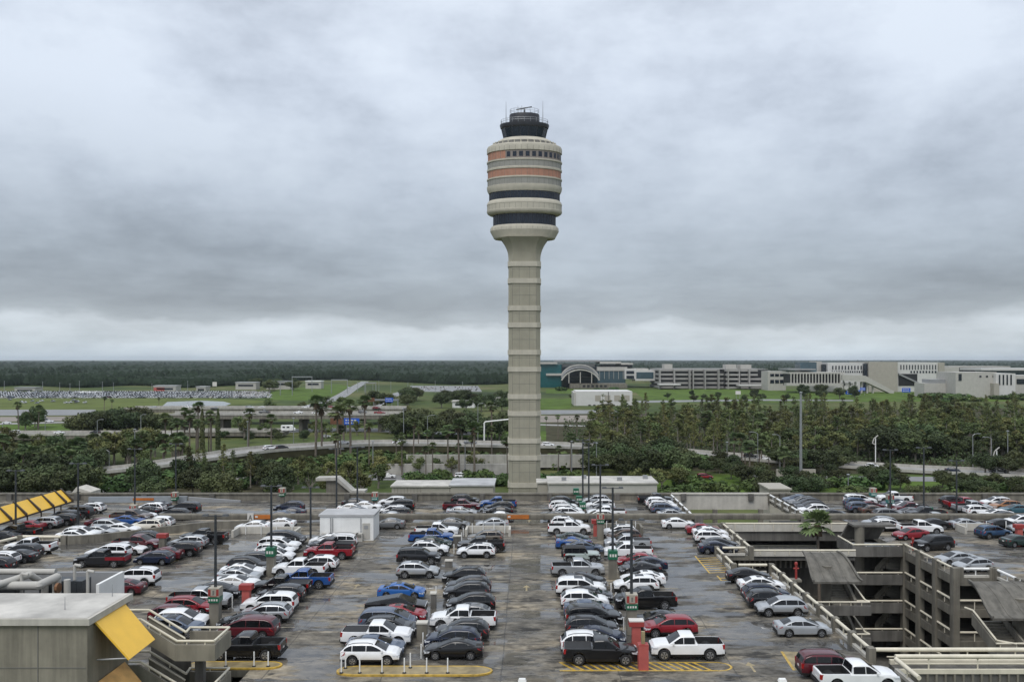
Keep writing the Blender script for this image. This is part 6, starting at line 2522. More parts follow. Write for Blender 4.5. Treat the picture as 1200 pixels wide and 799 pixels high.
def woodland(seed, h):
    rnd = random.Random(seed)
    tr = MB()
    lean = Vector((rnd.uniform(-.6, .6), rnd.uniform(-.6, .6), 0))
    tr.tube((0, 0, 0), lean * .5 + Vector((0, 0, h * .5)), .24, .15, 7, 0, False)
    tr.tube(lean * .5 + Vector((0, 0, h * .5)), lean + Vector((0, 0, h * .93)), .15, .04, 7, 0, False)
    cr = MB()
    n = rnd.randint(13, 19)
    w = rnd.uniform(1.5, 2.5)
    for i in range(n):
        z = h * rnd.uniform(.36, .95)
        prof = min(1, (1.02 - z / h) * 3.2) * (.7 + .3 * rnd.random())
        a = rnd.uniform(0, 6.28)
        c = lean * (z / h) + Vector((math.cos(a), math.sin(a), 0)) * w * prof * rnd.uniform(.3, 1) + Vector((0, 0, z))
        tr.tube(lean * (z / h * .9) + Vector((0, 0, z * .9)), c, .06, .02, 4, 0, False)
        r = rnd.uniform(.7, 1.25)
        for k in range(rnd.randint(44, 72)):
            d = rand_dir(rnd)
            p = c + Vector((d.x * r, d.y * r, d.z * r * .75)) * rnd.uniform(.4, 1.1)
            leaf_quad(cr, p, d + rand_dir(rnd) * .8, .225, rnd)
    return tr.mesh('trunk', M['bark']), cr.mesh('crown', M['cyp_leaf'], None, False)


WOOD = [woodland(151 + i, 14) for i in range(8)]
PALM = [palm(71 + i, 13 + i % 3, True) for i in range(4)]
SPALM = [palm(81 + i, 8, True, 34, 1.15) for i in range(3)]
COLT = [column_tree(91, 14)]
SHR = [shrub(95 + i, 2.2, 2.0) for i in range(3)]
KIND = {'oak': (OAK, 'broadleaf_tree', 'tree', 10), 'airy': (AIRY, 'loose_tree', 'tree', 9), 'cypress': (CYP, 'cypress_tree', 'tree', 14), 'palm': (PALM, 'palm_tree', 'palm', 14),
        'short palm': (SPALM, 'palm_tree', 'palm', 9), 'woodland': (WOOD, 'woodland_tree', 'tree', 14), 'column': (COLT, 'column_cypress', 'tree', 14), 'shrub': (SHR, 'shrub', 'shrub', 2.0)}
rt = random.Random(17)


def plant(kind, x, y, h, label, group=None, z=GZ, wide=1.0):
    var, nm, cat, h0 = KIND[kind]
    v = rt.choice(var)
    s = h / h0
    t = thing(nm, label, cat, (x, y, z), rt.uniform(0, 6.28), group)
    t.scale = (s * wide, s * wide, s)
    for me in v:
        if me is not None:
            link(me.name.split('.')[0], me, t)
    return t


def ctop(py, Y):
    return CAM_H - (py - VY) * Y / F


def cluster(kind, px0, px1, py0, py1, n, h0, h1, label, wide=1.0, mind=0.0, keep=None):
    if kind == 'oak':
        n, wide = max(3, round(n * .70)), wide * 1.06
    placed = []
    tries = 0
    while len(placed) < n and tries < n * 60:
        tries += 1
        px, py = rt.uniform(px0, px1), rt.uniform(py0, py1)
        x, y = P(px, py, GZ)
        if keep and not keep(px, py):
            continue
        if any((x - a) ** 2 + (y - b2) ** 2 < mind * mind for a, b2 in placed):
            continue
        placed.append((x, y))
        plant(kind, x, y, rt.uniform(h0, h1), label, label + ' group', GZ, wide)


# along the far side of the garage, left
cluster('oak', -10, 105, 566, 592, 20, 8, 11, 'dark leafy tree in the clump just beyond the garage at the far left', 1.1, 5)
cluster('oak', 165, 335, 566, 594, 24, 6.5, 9.5, 'dark leafy tree in the belt between the garage and the curving road', 1.05, 4.5)
cluster('cypress', 215, 300, 560, 574, 9, 9, 13, 'feathery conifer in the belt between the garage and the curving road', 1.2, 5)
cluster('airy', 340, 450, 560, 585, 16, 6.5, 9, 'loose brownish tree in front of the curving road left of the tower', 1.1, 4.5)
cluster('airy', 120, 170, 535, 552, 8, 9, 13, 'loose bare-branched tree beside the start of the curving road', 1.1, 5)
cluster('oak', 40, 120, 545, 558, 8, 8, 11, 'round dark tree behind the far left clump', 1.0, 5)
# mid left
cluster('oak', 92, 196, 507, 514, 24, 10, 15, 'dense dark tree in the grove on the bright lawn, far left', 1.15, 5)
cluster('oak', -5, 55, 499, 506, 6, 10, 14, 'round tree at the edge of the bright lawn at the far left', .9, 6)
cluster('oak', 452, 592, 508, 517, 36, 10, 14, 'dense dark tree in the wood left of the tower', 1.2, 5)
cluster('oak', 440, 500, 468, 480, 12, 11, 15, 'distant dark tree beyond the highway bridges, left of the tower', 1.2, 5)
cluster('oak', 500, 590, 470, 482, 20, 9, 13, 'distant round tree in the grass left of the tower', 1.2, 6)
cluster('oak', 300, 345, 455, 460, 12, 12, 15, 'distant tree beside the toll plaza', 1.3, 6)
# palms
for (px, py, top, lab) in ((370, 546, 473, 'leftmost tall palm in front of the blue highway sign'), (377, 545, 481, 'short-crowned palm just right of the leftmost tall palm'), (396, 548, 475, 'middle tall palm in front of the blue highway sign'),
                           (403, 538, 466, 'tallest palm in front of the blue highway sign'), (411, 546, 473, 'tall palm rising right beside the blue highway sign'), (428, 535, 468, 'lone tall palm right of the blue highway sign'),
                           (194, 533, 483, 'tall palm at the left end of the highway bridge'), (222, 537, 480, 'tall palm before the left part of the highway bridge'), (232, 534, 478, 'tall slim palm beside the left column cypress'),
                           (247, 536, 487, 'palm between the two column cypresses'), (208, 538, 489, 'palm near the left end of the highway bridge'), (291, 535, 482, 'lone palm before the middle of the highway bridge'),
                           (318, 536, 488, 'palm right of the lone palm by the highway bridge'), (22, 512, 473, 'palm at the left edge of the lawn, far left'), (45, 512, 474, 'second palm at the left edge of the lawn'),
                           (122, 484, 464, 'distant palm above the far left grove'), (131, 485, 467, 'distant palm beside the pond'), (186, 482, 466, 'distant palm at the pond shore'),
                           (576, 530, 477, 'palm just left of the tower shaft'), (525, 556, 497, 'tall palm before the grey retaining wall'), (538, 560, 495, 'tall palm halfway along the grey retaining wall'),
                           (556, 560, 494, 'tall palm at the right part of the grey retaining wall'), (507, 560, 520, 'short palm at the left part of the grey retaining wall'),
                           (700, 508, 478, 'palm right of the tower at the edge of the wood'), (707, 509, 477, 'second palm at the edge of the wood right of the tower'), (640, 505, 487, 'palm just right of the tower behind the road'),
                           (654, 514, 488, 'taller palm right of the tower behind the road'), (663, 512, 500, 'green palm right of the tower behind the road'), (676, 516, 489, 'palm left of the wood, right of the tower'),
                           (654, 556, 523, 'leaning palm beside the road viaduct right of the tower'), (669, 560, 506, 'slim palm by the road viaduct right of the tower')):
    x, y = P(px, py, GZ)
    plant('palm', x, y, max(5, ctop(top, y) - GZ - .6), lab, 'tall palms beyond the garage', wide=1.15)
for (px, lab) in ((237, 'left of two dark column cypresses by the highway bridge'), (255.5, 'right of two dark column cypresses by the highway bridge')):
    x, y = P(px, 530, GZ)
    plant('column', x, y, ctop(479, y) - GZ, lab, 'column cypresses', wide=.9)
cluster('short palm', 55, 90, 556, 566, 6, 8.5, 11, 'palm rising from the dark clump at the far left', 1, 4)
cluster('short palm', 150, 215, 540, 556, 9, 8, 12, 'palm in front of the low brownish overpass', 1, 4)
cluster('short palm', -5, 60, 553, 563, 6, 8, 10, 'palm at the far left above the yellow canopy', 1, 4)
cluster('short palm', 740, 900, 512, 535, 13, 9, 14, 'palm standing among the trees of the wood right of the tower', 1, 7)
cluster('short palm', 860, 920, 540, 560, 9, 8, 11, 'palm beside the curving road right of the wood', 1, 4)
# the wood on the right
cluster('woodland', 690, 1235, 487, 540, 290, 8.5, 16.5, 'tall rounded tree in the wood right of the tower', 1.3, 4.4, lambda px, py: py > 489 - (px - 705) * .02)
cluster('cypress', 705, 1230, 486, 536, 110, 10, 17.5, 'tall thin cypress in the wood right of the tower', 1.2, 6.5, lambda px, py: py > 489 - (px - 705) * .02)
cluster('oak', 800, 870, 545, 562, 16, 4.5, 6, 'low dark tree in front of the curving road right of the tower', 1.2, 4.5)
cluster('oak', 690, 800, 541, 562, 36, 7.5, 11.5, 'dark broad tree in front of the wood right of the tower', 1.15, 4.5)
cluster('oak', 895, 1030, 529, 534, 22, 8, 11, 'dark spreading tree just behind the curving road at the right', 1.25, 4.5)
cluster('oak', 905, 1005, 546, 556, 15, 6.5, 9, 'dark tree hiding part of the curving road at the right', 1.2, 4.5)
cluster('oak', 1150, 1235, 553, 562, 9, 6, 8, 'dark tree in front of the road at the far right edge', 1.2, 4.5)
cluster('oak', 865, 1045, 560, 576, 18, 4.5, 6.5, 'low dark tree in front of the curving road at the right', 1.25, 4.5)
cluster('oak', 1030, 1085, 528, 542, 12, 11, 14, 'big very dark tree in the middle of the right-hand wood', 1.2, 5)
cluster('oak', 1085, 1230, 530, 541, 20, 7, 11, 'dark tree along the upper side of the curving road at the right', 1.2, 5)
cluster('oak', 1050, 1230, 570, 592, 24, 4, 6, 'dark tree close beyond the right-hand parapet', 1.2, 5)
cluster('airy', 700, 1230, 500, 540, 70, 8, 14, 'loose brownish tree in the wood right of the tower', 1.3, 6)
cluster('airy', 745, 800, 566, 576, 5, 6, 8, 'light grey-green tree beyond the parapet right of the pale roof', 1.3, 4)
cluster('oak', 890, 960, 574, 588, 12, 5.5, 7, 'low dark tree beside the silver mast', 1.2, 4)
cluster('oak', 725, 780, 446, 452, 16, 12, 15, 'distant tree in front of the glass terminal', 1.3, 6)
cluster('oak', 935, 1010, 462, 470, 14, 9, 13, 'distant tree in front of the station', 1.1, 6)
cluster('oak', 770, 935, 463, 472, 14, 6, 9, 'small distant tree on the lawn before the airport garage', 1.1, 8)
cluster('shrub', 366, 600, 524, 552, 62, 2.6, 4.6, 'dark shrub on the planted bank below the elevated road', 1.0, 2.5, lambda px, py: py > 545 - (px - 366) * .07)
cluster('shrub', 590, 720, 560, 574, 12, 2, 3.6, 'shrub beyond the low buildings at the tower foot', 1.2, 2.5)
cluster('shrub', 470, 600, 560, 570, 18, 2.0, 3.2, 'green shrub in front of the lower retaining wall', 1.2, 2.5)
cluster('shrub', 1090, 1230, 462, 474, 16, 3, 6, 'distant bush on the lawn at the far right', 2.2, 6)
cluster('shrub', 770, 1230, 566, 584, 26, 2.4, 4, 'shrub on the lawn beyond the right-hand parapet', 1.3, 3)
cluster('shrub', 655, 720, 456, 466, 8, 3, 5, 'distant dark bush beside the cream box building', 1.8, 6)
cluster('short palm', 0, 215, 534, 560, 11, 8, 12.5, 'palm among the trees between the low overpass and the garage, far left', 1, 4)
cluster('airy', 0, 215, 530, 552, 18, 7, 12, 'loose tree among the palms at the far left', 1.1, 5)
cluster('oak', 0, 90, 534, 556, 12, 6, 9.5, 'dark bushy tree among the palms at the far left', 1.1, 5)
cluster('palm', 196, 262, 528, 540, 7, 13, 18, 'tall palm in the group before the left end of the highway bridge', 1, 4)
cluster('palm', 365, 600, 536, 562, 16, 9, 15, 'palm on the planted bank left of the tower', 1, 7)
cluster('airy', 440, 560, 548, 558, 10, 5, 8, 'loose grey-green tree on the planted bank', 1.1, 5)
cluster('oak', 400, 590, 495, 507, 12, 6, 10, 'dark tree beside the lower highway left of the tower', 1.2, 8)
cluster('airy', 300, 480, 478, 492, 12, 7, 11, 'distant loose tree beyond the highway overpass', 1.2, 8)
cluster('shrub', 0, 340, 560, 580, 32, 2.2, 4, 'bush at the foot of the trees beyond the garage at left', 1.2, 2.5)
rk = random.Random(77)
for i in range(0, len(lineA) - 1):
    a, b2 = lineA[i], lineA[i + 1]
    if a.x > 60:
        continue
    d = (b2 - a)
    d.z = 0
    nrm = Vector((d.y, -d.x, 0)).normalized()
    for k in range(1):
        p = a.lerp(b2, rk.random()) + nrm * rk.uniform(10, 15)
        plant('shrub', p.x, p.y, rk.uniform(2.4, min(5.2, a.z - GZ + 1.5) if a.z - GZ > 1.5 else 2.6), 'bush on the bank under the near edge of the curving elevated road', 'bank bushes', GZ, 1.7)
cluster('airy', 265, 450, 509, 518, 7, 6, 10, 'loose tree between the elevated road and the highway overpass', 1.1, 6)
cluster('oak', 262, 400, 512, 519, 8, 4, 7, 'small dark tree between the elevated road and the highway overpass', 1.1, 6)
# the palm and shrub in the courtyard
tp = palm(123, 16.2, True, 46, 1.22)
t = thing('palm_tree', 'tall palm growing up through the courtyard between the garage halves', 'palm', (39.0, 114.5, GZ), .4)
for me in tp:
    link(me.name.split('.')[0], me, t)
KIND['shrub2'] = (SHR, 'shrub', 'shrub', 2.0)
plant('oak', 41.9, 115.6, 13.4, 'green leafy tree top in the courtyard just right of the palm', None, GZ, .36)
# undergrowth of the wood
mb = MB()
ru = random.Random(8)
for k in range(30000):
    px, py = ru.uniform(660, 1260), ru.uniform(488, 549)
    if py < 492 and px < 900:
        continue
    x, y = P(px, py, GZ)
    if any(abs(y - l.y) < 13 for l in lineA if abs(l.x - x) < 14):
        continue
    c = Vector((x, y, GZ + abs(ru.gauss(0, 1.2))))
    leaf_quad(mb, c, rand_dir(ru) + Vector((0, -.3, .6)), .48, ru)
mb.build('undergrowth', M['oak_leaf'], kind='stuff', recalc=False)

# far forest: a belt of crowns to the horizon
mb = MB()
rf = random.Random(4)


def crown_blob(x, y, zb, r, h):
    n0 = len(mb.v)
    k = 6
    a0 = rf.uniform(0, 6)
    rings = ((.75, .0), (1.0, .35), (.72, .75))
    for rr, tt in rings:
        for i in range(k):
            a = a0 + 6.283 * i / k
            j = rf.uniform(.75, 1.2)
            mb.v.append((x + r * rr * j * math.cos(a), y + r * rr * j * math.sin(a), zb + h * tt * rf.uniform(.85, 1.1)))
    mb.v.append((x, y, zb + h * rf.uniform(.95, 1.15)))
    for q in range(2):
        for i in range(k):
            j = (i + 1) % k
            mb.f.append((n0 + q * k + i, n0 + q * k + j, n0 + (q + 1) * k + j, n0 + (q + 1) * k + i))
            mb.m.append(0)
    for i in range(k):
        mb.f.append((n0 + 2 * k + i, n0 + 2 * k + (i + 1) % k, n0 + 3 * k))
        mb.m.append(0)


def forest_start(px):
    if px < 330:
        return 1190 + 50 * math.sin(px * .05)
    if px < 600:
        return 1420 + 150 * math.sin(px * .02)
    return 2300 + 300 * math.sin(px * .013)


for k in range(13000):
    px = rf.uniform(-60, 1260)
    s = forest_start(px)
    Y = s * (1 + 4.5 * rf.random() ** 2.6)
    x = (px - VX) * Y / F
    r = rf.uniform(3.2, 6.5) * (1 + (Y / s - 1) * .9)
    crown_blob(x, Y, GZ, r, rf.uniform(9, 19) * (.8 + .45 * noise.noise(Vector((x * .004, Y * .002, 3)))) * (1 + (Y / s - 1) * .10))
mb.build('far_forest', M['far_leaf'], kind='stuff', recalc=False)
# closed canopy beyond the first trees so that no grass shows between distant crowns
mb = MB()
rows = [forest_start(600) * k for k in (1.06, 1.3, 1.7, 2.4, 3.6, 6, 10)]
pxs = list(range(-300, 1501, 40))
grid = []
for j, k in enumerate((1.05, 1.25, 1.6, 2.3, 3.6, 6, 11)):
    grid.append([((px - VX) * forest_start(px) * k / F, forest_start(px) * k, GZ + rf.uniform(9, 12.5) + (3.0 if k > 3 else 0)) for px in pxs])
for j in range(len(grid) - 1):
    for i in range(len(pxs) - 1):
        mb.poly([grid[j][i], grid[j][i + 1], grid[j + 1][i + 1], grid[j + 1][i]])
for i in range(len(pxs) - 1):
    a, b2 = grid[0][i], grid[0][i + 1]
    mb.poly([(a[0], a[1], GZ), (b2[0], b2[1], GZ), b2, a])
mb.build('forest_canopy', M['far_leaf'], kind='stuff', recalc=False)
# ------------------------------------------------------------------ highway furniture and far vehicles
def pole(px, py, top, label, m='steel', r=.16, arm=None, group='slim street lamps beyond the garage', head=True, z=GZ, cat='street lamp', name='street_lamp'):
    x, y = P(px, py, z)
    h = ctop(top, y) - z
    t = thing(name, label, cat, (x, y, z), 0, group)
    mb = MB()
    mb.tube((0, 0, 0), (0, 0, h), r * 1.25, r * .8, 8)
    mb.build('pole', M[m], t, 40)
    if arm:
        pts = [(0, 0, h), (arm * .35, 0, h + .5), (arm, 0, h + .65)]
        mb = MB()
        mb.path(pts, r * .6, 6)
        mb.build('arm', M[m], t, 40)
        mb = MB()
        mb.box(arm - .5, -.2, h + .5, arm + .5, .2, h + .68)
        mb.build('lamp_head', M[m], t)
    elif head:
        mb = MB()
        mb.lathe([(.05, h + .25), (.5, h + .1), (.5, h - .1), (.05, h - .15)], 10)
        mb.build('lamp_head', M[m], t)
    return t


for (px, py, top, arm, lab) in ((114, 528, 493, 2.2, 'curved street lamp in front of the grove at the far left'), (128, 556, 529, -2.5, 'curved street lamp beside the start of the elevated road'), (158, 548, 503, None, 'slim pole at the left before the grove'),
                                (165, 518, 487, 2.0, 'slim curved lamp right of the grove'), (501, 522, 488, 2.8, 'tall curved lamp behind the elevated road left of the tower'), (473, 526, 478, None, 'tall plain pole left of the tower beyond the road'),
                                (560, 520, 474, 2.0, 'curved lamp just left of the tower'), (437, 556, 517, None, 'plain pole in front of the planted bank'), (344, 530, 490, None, 'plain pole before the highway bridge'),
                                (290, 528, 494, None, 'plain pole left of the middle palms by the highway bridge'), (545, 558, 518, None, 'plain pole before the lower retaining wall'), (699, 562, 519, None, 'thin pole before the dark trees right of the tower'),
                                (670, 562, 517, None, 'thin pole right of the leaning palm'), (888, 553, 508, -2.4, 'curved street lamp on the road beside the dark van'), (914, 551, 511, -2.2, 'curved street lamp left of the silver mast'),
                                (1162, 552, 514, -2.6, 'curved street lamp at the far right by the white camera pole'), (1181, 548, 505, None, 'plain pole at the far right edge'), (1140, 548, 510, 2.2, 'curved lamp in the trees at the far right'),
                                (852, 545, 518, None, 'short plain pole among the palms right of the tower'), (994, 576, 556, None, 'plain short pole beyond the right-hand parapet'), (53, 512, 487, None, 'thin pole on the bright lawn'),
                                (3, 516, 497, None, 'thin pole at the left edge of the bright lawn')):
    pole(px, py, top, lab, 'steel', .15, arm)
pole(938.5, 578, 460, 'very tall silver light mast standing beyond the right-hand deck', 'steel', .38, None, None, True, GZ, 'light mast', 'light_mast')
# tiny distant masts
for i, px in enumerate((5, 50, 70, 82, 93, 120, 133, 178, 220, 419, 427, 437, 444, 458, 478, 483, 510, 542)):
    pole(px, 459 + (i * 7 % 3), 446.5 + (i * 5 % 4), 'tiny distant light pole on the far side of the highway', 'steel', .22, None, 'tiny distant light poles')

# white L-shaped gantries
def gantry_arm(px, py, top, px2, label):
    x, y = P(px, py, GZ)
    h = ctop(top, y) - GZ
    L = (px2 - px) * y / F
    t = thing('sign_gantry', label, 'gantry', (x, y, GZ))
    mb = MB()
    mb.tube((0, 0, 0), (0, 0, h - .6), .32, .3, 10)
    mb.build('column', M['white'], t, 40)
    mb = MB()
    mb.path([(0, 0, h - .7), (.2, 0, h - .2), (.8, 0, h), (L, 0, h + .9)], .28, 10)
    mb.build('arm', M['white'], t, 40)


gantry_arm(567.5, 533, 494, 596, 'thick white cantilever gantry reaching right towards the tower')
for (px, py, top, lab) in ((1026, 545, 510, 'white camera pole with a bulky head in the right-hand wood'), (1168, 556, 524, 'white camera pole with a bent arm at the far right')):
    x, y = P(px, py, GZ)
    h = ctop(top, y) - GZ
    t = thing('camera_pole', lab, 'camera pole', (x, y, GZ), 0, 'white camera poles')
    mb = MB()
    mb.tube((0, 0, 0), (0, 0, h - 1), .2, .18, 8)
    mb.build('pole', M['white'], t, 40)
    mb = MB()
    mb.path([(0, 0, h - 3.4), (-1.1, 0, h - 2.8), (-.6, 0, h - 1.2), (.9, 0, h)], .2, 8)
    mb.build('head', M['offwhite'], t, 40)


def sign_board(px0, px1, pyt, pyb, Y, m, label, posts=True, marks=3, z=GZ):
    x0, x1 = (px0 - VX) * Y / F, (px1 - VX) * Y / F
    zt, zb = ctop(pyt, Y), ctop(pyb, Y)
    t = thing('highway_sign', label, 'sign', ((x0 + x1) / 2, Y, z))
    w = (x1 - x0) / 2
    mb = MB()
    mb.box(-w, 0, zb - z, w, .2, zt - z)
    mb.build('sign_panel', m, t)
    mb = MB()
    hh = zt - zb
    rk = random.Random(int(px0))
    for r in range(2):
        x = -w * .8
        while x < w * .7:
            l = rk.uniform(.12, .3) * w
            zc = zb - z + hh * (.28 + .42 * r)
            mb.box(x, -.06, zc - hh * .09, min(x + l, w * .85), -.01, zc + hh * .09)
            x += l + .12 * w
    if marks:
        mb.build('lettering', M['sign_white'], t)
    if posts:
        for s in (-1, 1):
            p = MB()
            p.tube((s * w * .7, .35, 0), (s * w * .7, .35, zt - z), .15, .15, 6)
            p.build('post', M['steel'], t)
    return t


sign_board(403, 421, 490, 497.5, 436, M['blue_sign'], 'blue highway sign with white marks in front of the near overpass')
sign_board(387, 402, 490, 497, 436, M['brown_sign'], 'brown highway sign beside the blue one in front of the overpass', True, 0)
sign_board(451.5, 460.5, 466, 471, 560, M['blue_sign'], 'small blue highway sign on a gantry beyond the overpass')
sign_board(431, 439, 466, 470.5, 560, M['brown_sign'], 'small rusty brown sign left of the small blue sign', True, 0)
sign_board(991, 1008, 457, 462, 880, M['blue_sign'], 'wide blue roadside sign in front of the concourse')
sign_board(1008, 1014, 454, 457.5, 900, M['blue_sign'], 'tiny blue sign just above the wide blue one')
sign_board(1057, 1067, 454.5, 459.5, 880, M['blue_sign'], 'blue roadside sign right of the sloping guideway')
sign_board(862, 868, 458, 462, 800, M['sign_white'], 'white billboard on the lawn before the airport garage', True, 0)
sign_board(249, 254, 447.5, 452.5, 1150, M['sign_white'], 'white billboard above the far car park', True, 0)
for (a, b2, yt, Y, lab) in ((328, 343, 446, 900, 'left grey portal gantry over the far highway'), (342, 366, 441, 1000, 'wide grey portal gantry over the far highway'), (388, 407.5, 444.5, 950, 'grey portal gantry over the ramp road'),
                            (428, 441, 448, 900, 'small grey portal gantry right of the ramp road'), (437, 467, 467.5, 575, 'grey gantry carrying the small blue sign')):
    x0, x1 = (a - VX) * Y / F, (b2 - VX) * Y / F
    zt = ctop(yt, Y)
    t = thing('sign_gantry', lab, 'gantry', (0, Y, GZ), 0, 'portal gantries over the highway')
    mb = MB()
    mb.box(x0, -.5, zt - GZ - 1.1, x1, .5, zt - GZ)
    mb.build('beam', M['steel'], t)
    for x in (x0 + .4, x1 - .4):
        p = MB()
        p.tube((x, 0, 0), (x, 0, zt - GZ), .4, .35, 8)
        p.build('column', M['steel'], t)


# moving and parked vehicles beyond the garage
def road_z(px):
    i = min(range(len(lineA)), key=lambda k: abs((lineA[k].x / lineA[k].y) - (px - VX) / F))
    return lineA[i], lineA[min(i + 1, len(lineA) - 1)]


for (px, kind, colour, off, lab) in ((319, 'large SUV', 'white', -2, 'white SUV driving on the curving elevated road left of the tower'), (885, 'large SUV', 'black', 2, 'dark van-like SUV on the curving road at the right'),
                                     (896, 'sedan', 'white', -3, 'white sedan just right of the dark SUV on the curving road'), (1113, 'sedan', 'navy', 0, 'navy sedan on the curving road at the far right')):
    a, b2 = road_z(px)
    rz = math.atan2(b2.y - a.y, b2.x - a.x)
    make_car(kind, colour, (a.x, a.y + off, a.z + .02), rz, lab, 'vehicles on the roads beyond the garage', 1)
for (px, py, kind, colour, rz, lab) in ((542, 561, 'large SUV', 'white', 0, 'white SUV parked on the road before the retaining wall'), (455, 560.5, 'sedan', 'white', 0, 'white sedan on the road behind the planted bank'),
                                        (826, 562, 'large SUV', 'red', 0, 'red SUV on the road below the dark trees right of the tower'), (382, 513, 'sedan', 'white', .1, 'white car on the lower highway below the blue sign'),
                                        (317, 507.5, 'sedan', 'white', .1, 'small white car under the highway overpass'), (325, 553, 'sedan', 'silver', .5, 'silver car parked below the curving road'), (315, 556, 'minivan', 'white', .5, 'white minivan parked below the curving road'),
                                        (409, 455, 'minivan', 'white', 1.4, 'distant white van on the ramp road'), (53, 494, 'pickup', 'black', 0, 'dark pickup on the road above the bright lawn'), (58, 495, 'sedan', 'white', 0, 'white car on the road above the bright lawn'),
                                        (8, 497, 'sedan', 'white', .3, 'white car at the left edge above the bright lawn')):
    x, y = P(px, py, GZ)
    make_car(kind, colour, (x, y, GZ + .2), rz, lab, 'vehicles on the roads beyond the garage', 1)
rv = random.Random(41)
for (Yo, pa, pb, zz, n, lab) in ((500, 165, 465, -5, 9, 'distant vehicle crossing the far highway overpass'), (455, 205, 460, -5, 8, 'distant vehicle crossing the near highway overpass'), (398, 5, 195, -10.8, 5, 'distant vehicle on the low brownish overpass at the far left')):
    for k in range(n):
        px = pa + (pb - pa) * (k + rv.uniform(.15, .85)) / n
        make_car(rv.choice(['sedan', 'SUV', 'large SUV', 'pickup', 'hatchback']), rv.choice(['white', 'silver', 'charcoal', 'grey', 'red', 'white']), ((px - VX) * Yo / F, Yo + rv.choice((-4, 0, 4)), zz + .02), rv.choice((0, math.pi)), lab, lab + ' group', 1)
for k, px in enumerate((330, 402, 470, 548, 640, 950, 1010, 1180)):
    a, b2 = road_z(px)
    make_car(('SUV', 'sedan', 'pickup', 'sedan', 'SUV', 'sedan', 'SUV', 'pickup')[k], ('charcoal', 'silver', 'white', 'grey', 'white', 'silver', 'white', 'grey')[k], (a.x, a.y + (3 if k % 2 else -3), a.z + .02), math.atan2(b2.y - a.y, b2.x - a.x),
             'distant vehicle on the curving elevated road, ' + ('left of the tower foot' if px < 600 else 'right of the tower foot'), 'vehicles on the elevated road ' + ('left' if px < 600 else 'right'), 1)
# camper van on the short bridge
x, y = (338 - VX) * .418, 418
t = thing('camper_van', 'white camper van crossing the short low bridge under the overpass', 'camper van', (x, y, -11.19))
mb = MB()
pr = [(-3.4, .5), (-3.4, 3.0), (1.4, 3.1), (2.3, 2.7), (2.4, 1.9), (3.3, 1.25), (3.4, .5)]
mb.loft([[(a, -1.1, b2) for a, b2 in pr], [(a, 1.1, b2) for a, b2 in pr]])
mb.build('body', M['white'], t)
for (a, b2) in ((-2.6, -1.4), (-.6, .8)):
    mb = MB()
    mb.box(a, -1.13, 1.7, b2, -1.105, 2.4)
    mb.build('window', M['car_glass'], t)
wm, rm = wheels_for(.41)
for a in (-2.1, 2.2):
    for s in (-1, 1):
        w = link('wheel', wm, t, (a, s * .95, .41))
        link('rim', rm, w)

# far car park: simple little cars one by one, the rest as one mass
def tiny_mesh(colour):
    mb = MB()
    secs = [[(-2.3, -.9, .3), (-2.3, .9, .3), (-2.3, .9, .9), (-2.3, -.9, .9)], [(2.3, -.9, .3), (2.3, .9, .3), (2.3, .8, .8), (2.3, -.8, .8)]]
    mb.loft(secs, None, True, 0)
    mb.loft([[(-1.9, -.85, .88), (-1.9, .85, .88), (1.1, .85, .86), (1.1, -.85, .86)], [(-1.4, -.7, 1.5), (-1.4, .7, 1.5), (.2, .7, 1.5), (.2, -.7, 1.5)]], lambda i, j: 1 if j in (0, 2) else 0, True)
    mb.m[-1] = 0
    for x in (-1.4, 1.4):
        mb.box(x - .33, -.92, 0, x + .33, .92, .62, 2)
    return mb, [paint(colour), M['car_glass'], M['tyre']]


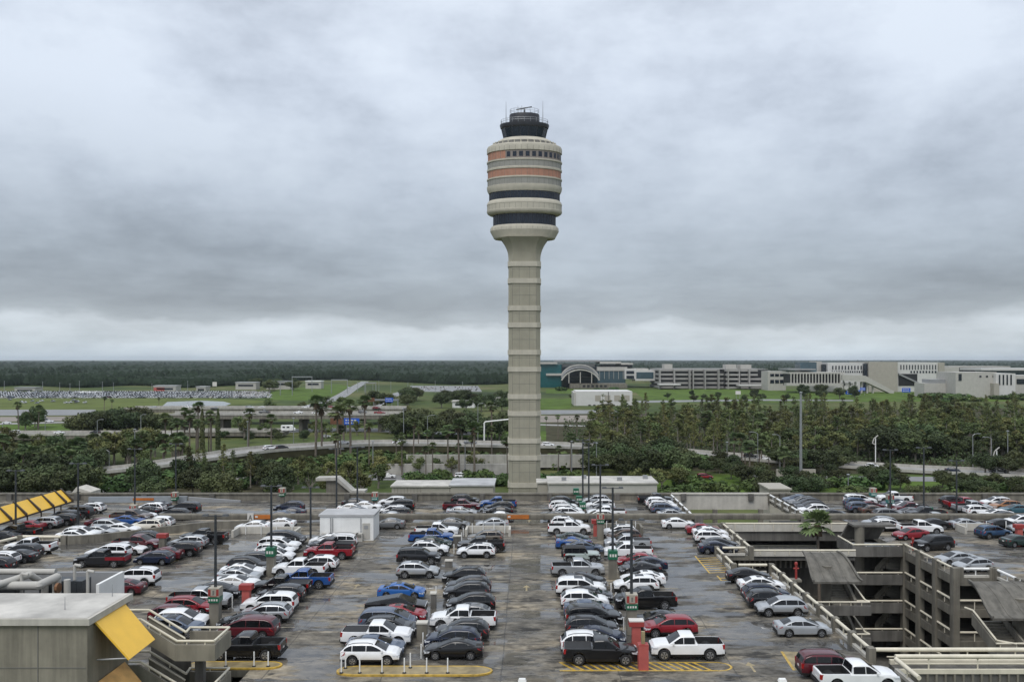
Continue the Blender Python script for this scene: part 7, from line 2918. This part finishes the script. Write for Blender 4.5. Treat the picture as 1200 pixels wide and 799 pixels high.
tiny = {c: (lambda r: r[0].mesh('parked_car', r[1]))(tiny_mesh(c)) for c in ('white', 'silver', 'grey', 'charcoal', 'maroon', 'slate blue', 'ivory')}
rp = random.Random(12)
rest, restm = MB(), None
cols = ['white'] * 9 + ['silver'] * 5 + ['grey'] * 2 + ['charcoal'] * 2 + ['maroon', 'slate blue', 'ivory']
spots = []
py = 466.4
while py > 459.3:
    Yr = F * (CAM_H - GZ) / (py - VY)
    px = -2.0
    while px < 318:
        if rp.random() < .86:
            spots.append((px, Yr, rp.choice(cols)))
        px += 2.75 * F / Yr * rp.choice((1, 1, 1, 1.9))
    py -= .62
for k in range(60):
    spots.append((rp.uniform(483, 560), P(520, rp.uniform(453.5, 458), GZ)[1], rp.choice(cols)))
for k in range(14):
    spots.insert(0, (rp.uniform(10, 110), P(0, rp.uniform(468, 473), GZ)[1], rp.choice(cols)))
for i, (px, Yr, c) in enumerate(spots):
    x = (px - VX) * Yr / F
    if i < 150:
        link('parked_car', tiny[c], None, (x, Yr, GZ + .1), rp.choice((R(90), R(-90))) + rp.uniform(-.05, .05),
             {'white': 'tiny white car', 'silver': 'tiny silver car', 'ivory': 'tiny ivory car', 'grey': 'tiny grey car', 'charcoal': 'tiny dark car', 'maroon': 'tiny maroon car', 'slate blue': 'tiny blue car'}[c]
             + (' scattered on the grass before the far car park' if i < 14 else ' in the front rows of the far car park at left'), 'car', 'cars in the far car park, ' + c + (' on grass' if i < 14 else ''))
    else:
        mbt, _ = tiny_mesh('white')
        off = len(rest.v)
        ci = {'white': 0, 'ivory': 0, 'silver': 3, 'grey': 4, 'charcoal': 4, 'maroon': 4, 'slate blue': 4}[c]
        rest.v += [(x - v[1], Yr + v[0], GZ + .1 + v[2]) for v in mbt.v]
        rest.f += [tuple(q + off for q in f) for f in mbt.f]
        rest.m += [ci if m == 0 else m for m in mbt.m]
rest.build('distant_parked_cars', [paint('white'), M['car_glass'], M['tyre'], paint('silver'), paint('grey')], kind='stuff', recalc=False)

# ------------------------------------------------------------------ the air
def haze(density):
    mb = MB()
    mb.box(-30000, -60, GZ - 1.0, 30000, 30000, 96)
    m = bpy.data.materials.new('haze_air')
    m.use_nodes = True
    nt = m.node_tree
    for n in list(nt.nodes):
        if n.type == 'BSDF_PRINCIPLED':
            nt.nodes.remove(n)
    v = nt.nodes.new('ShaderNodeVolumePrincipled')
    v.inputs['Color'].default_value = (.80, .88, .96, 1)
    v.inputs['Density'].default_value = density
    nt.links.new(v.outputs[0], next(n for n in nt.nodes if n.type == 'OUTPUT_MATERIAL').inputs['Volume'])
    o = mb.build('haze', m, kind='stuff')
    o.display_type = 'WIRE'


haze(.00003)
mb = MB()
mb.box((910 - VX) * .272, 272, GZ, (956 - VX) * .272, 272.6, GZ + 3.0)
mb.build('boundary_wall', M['beige'], label='beige boundary wall behind the silver mast', cat='wall')
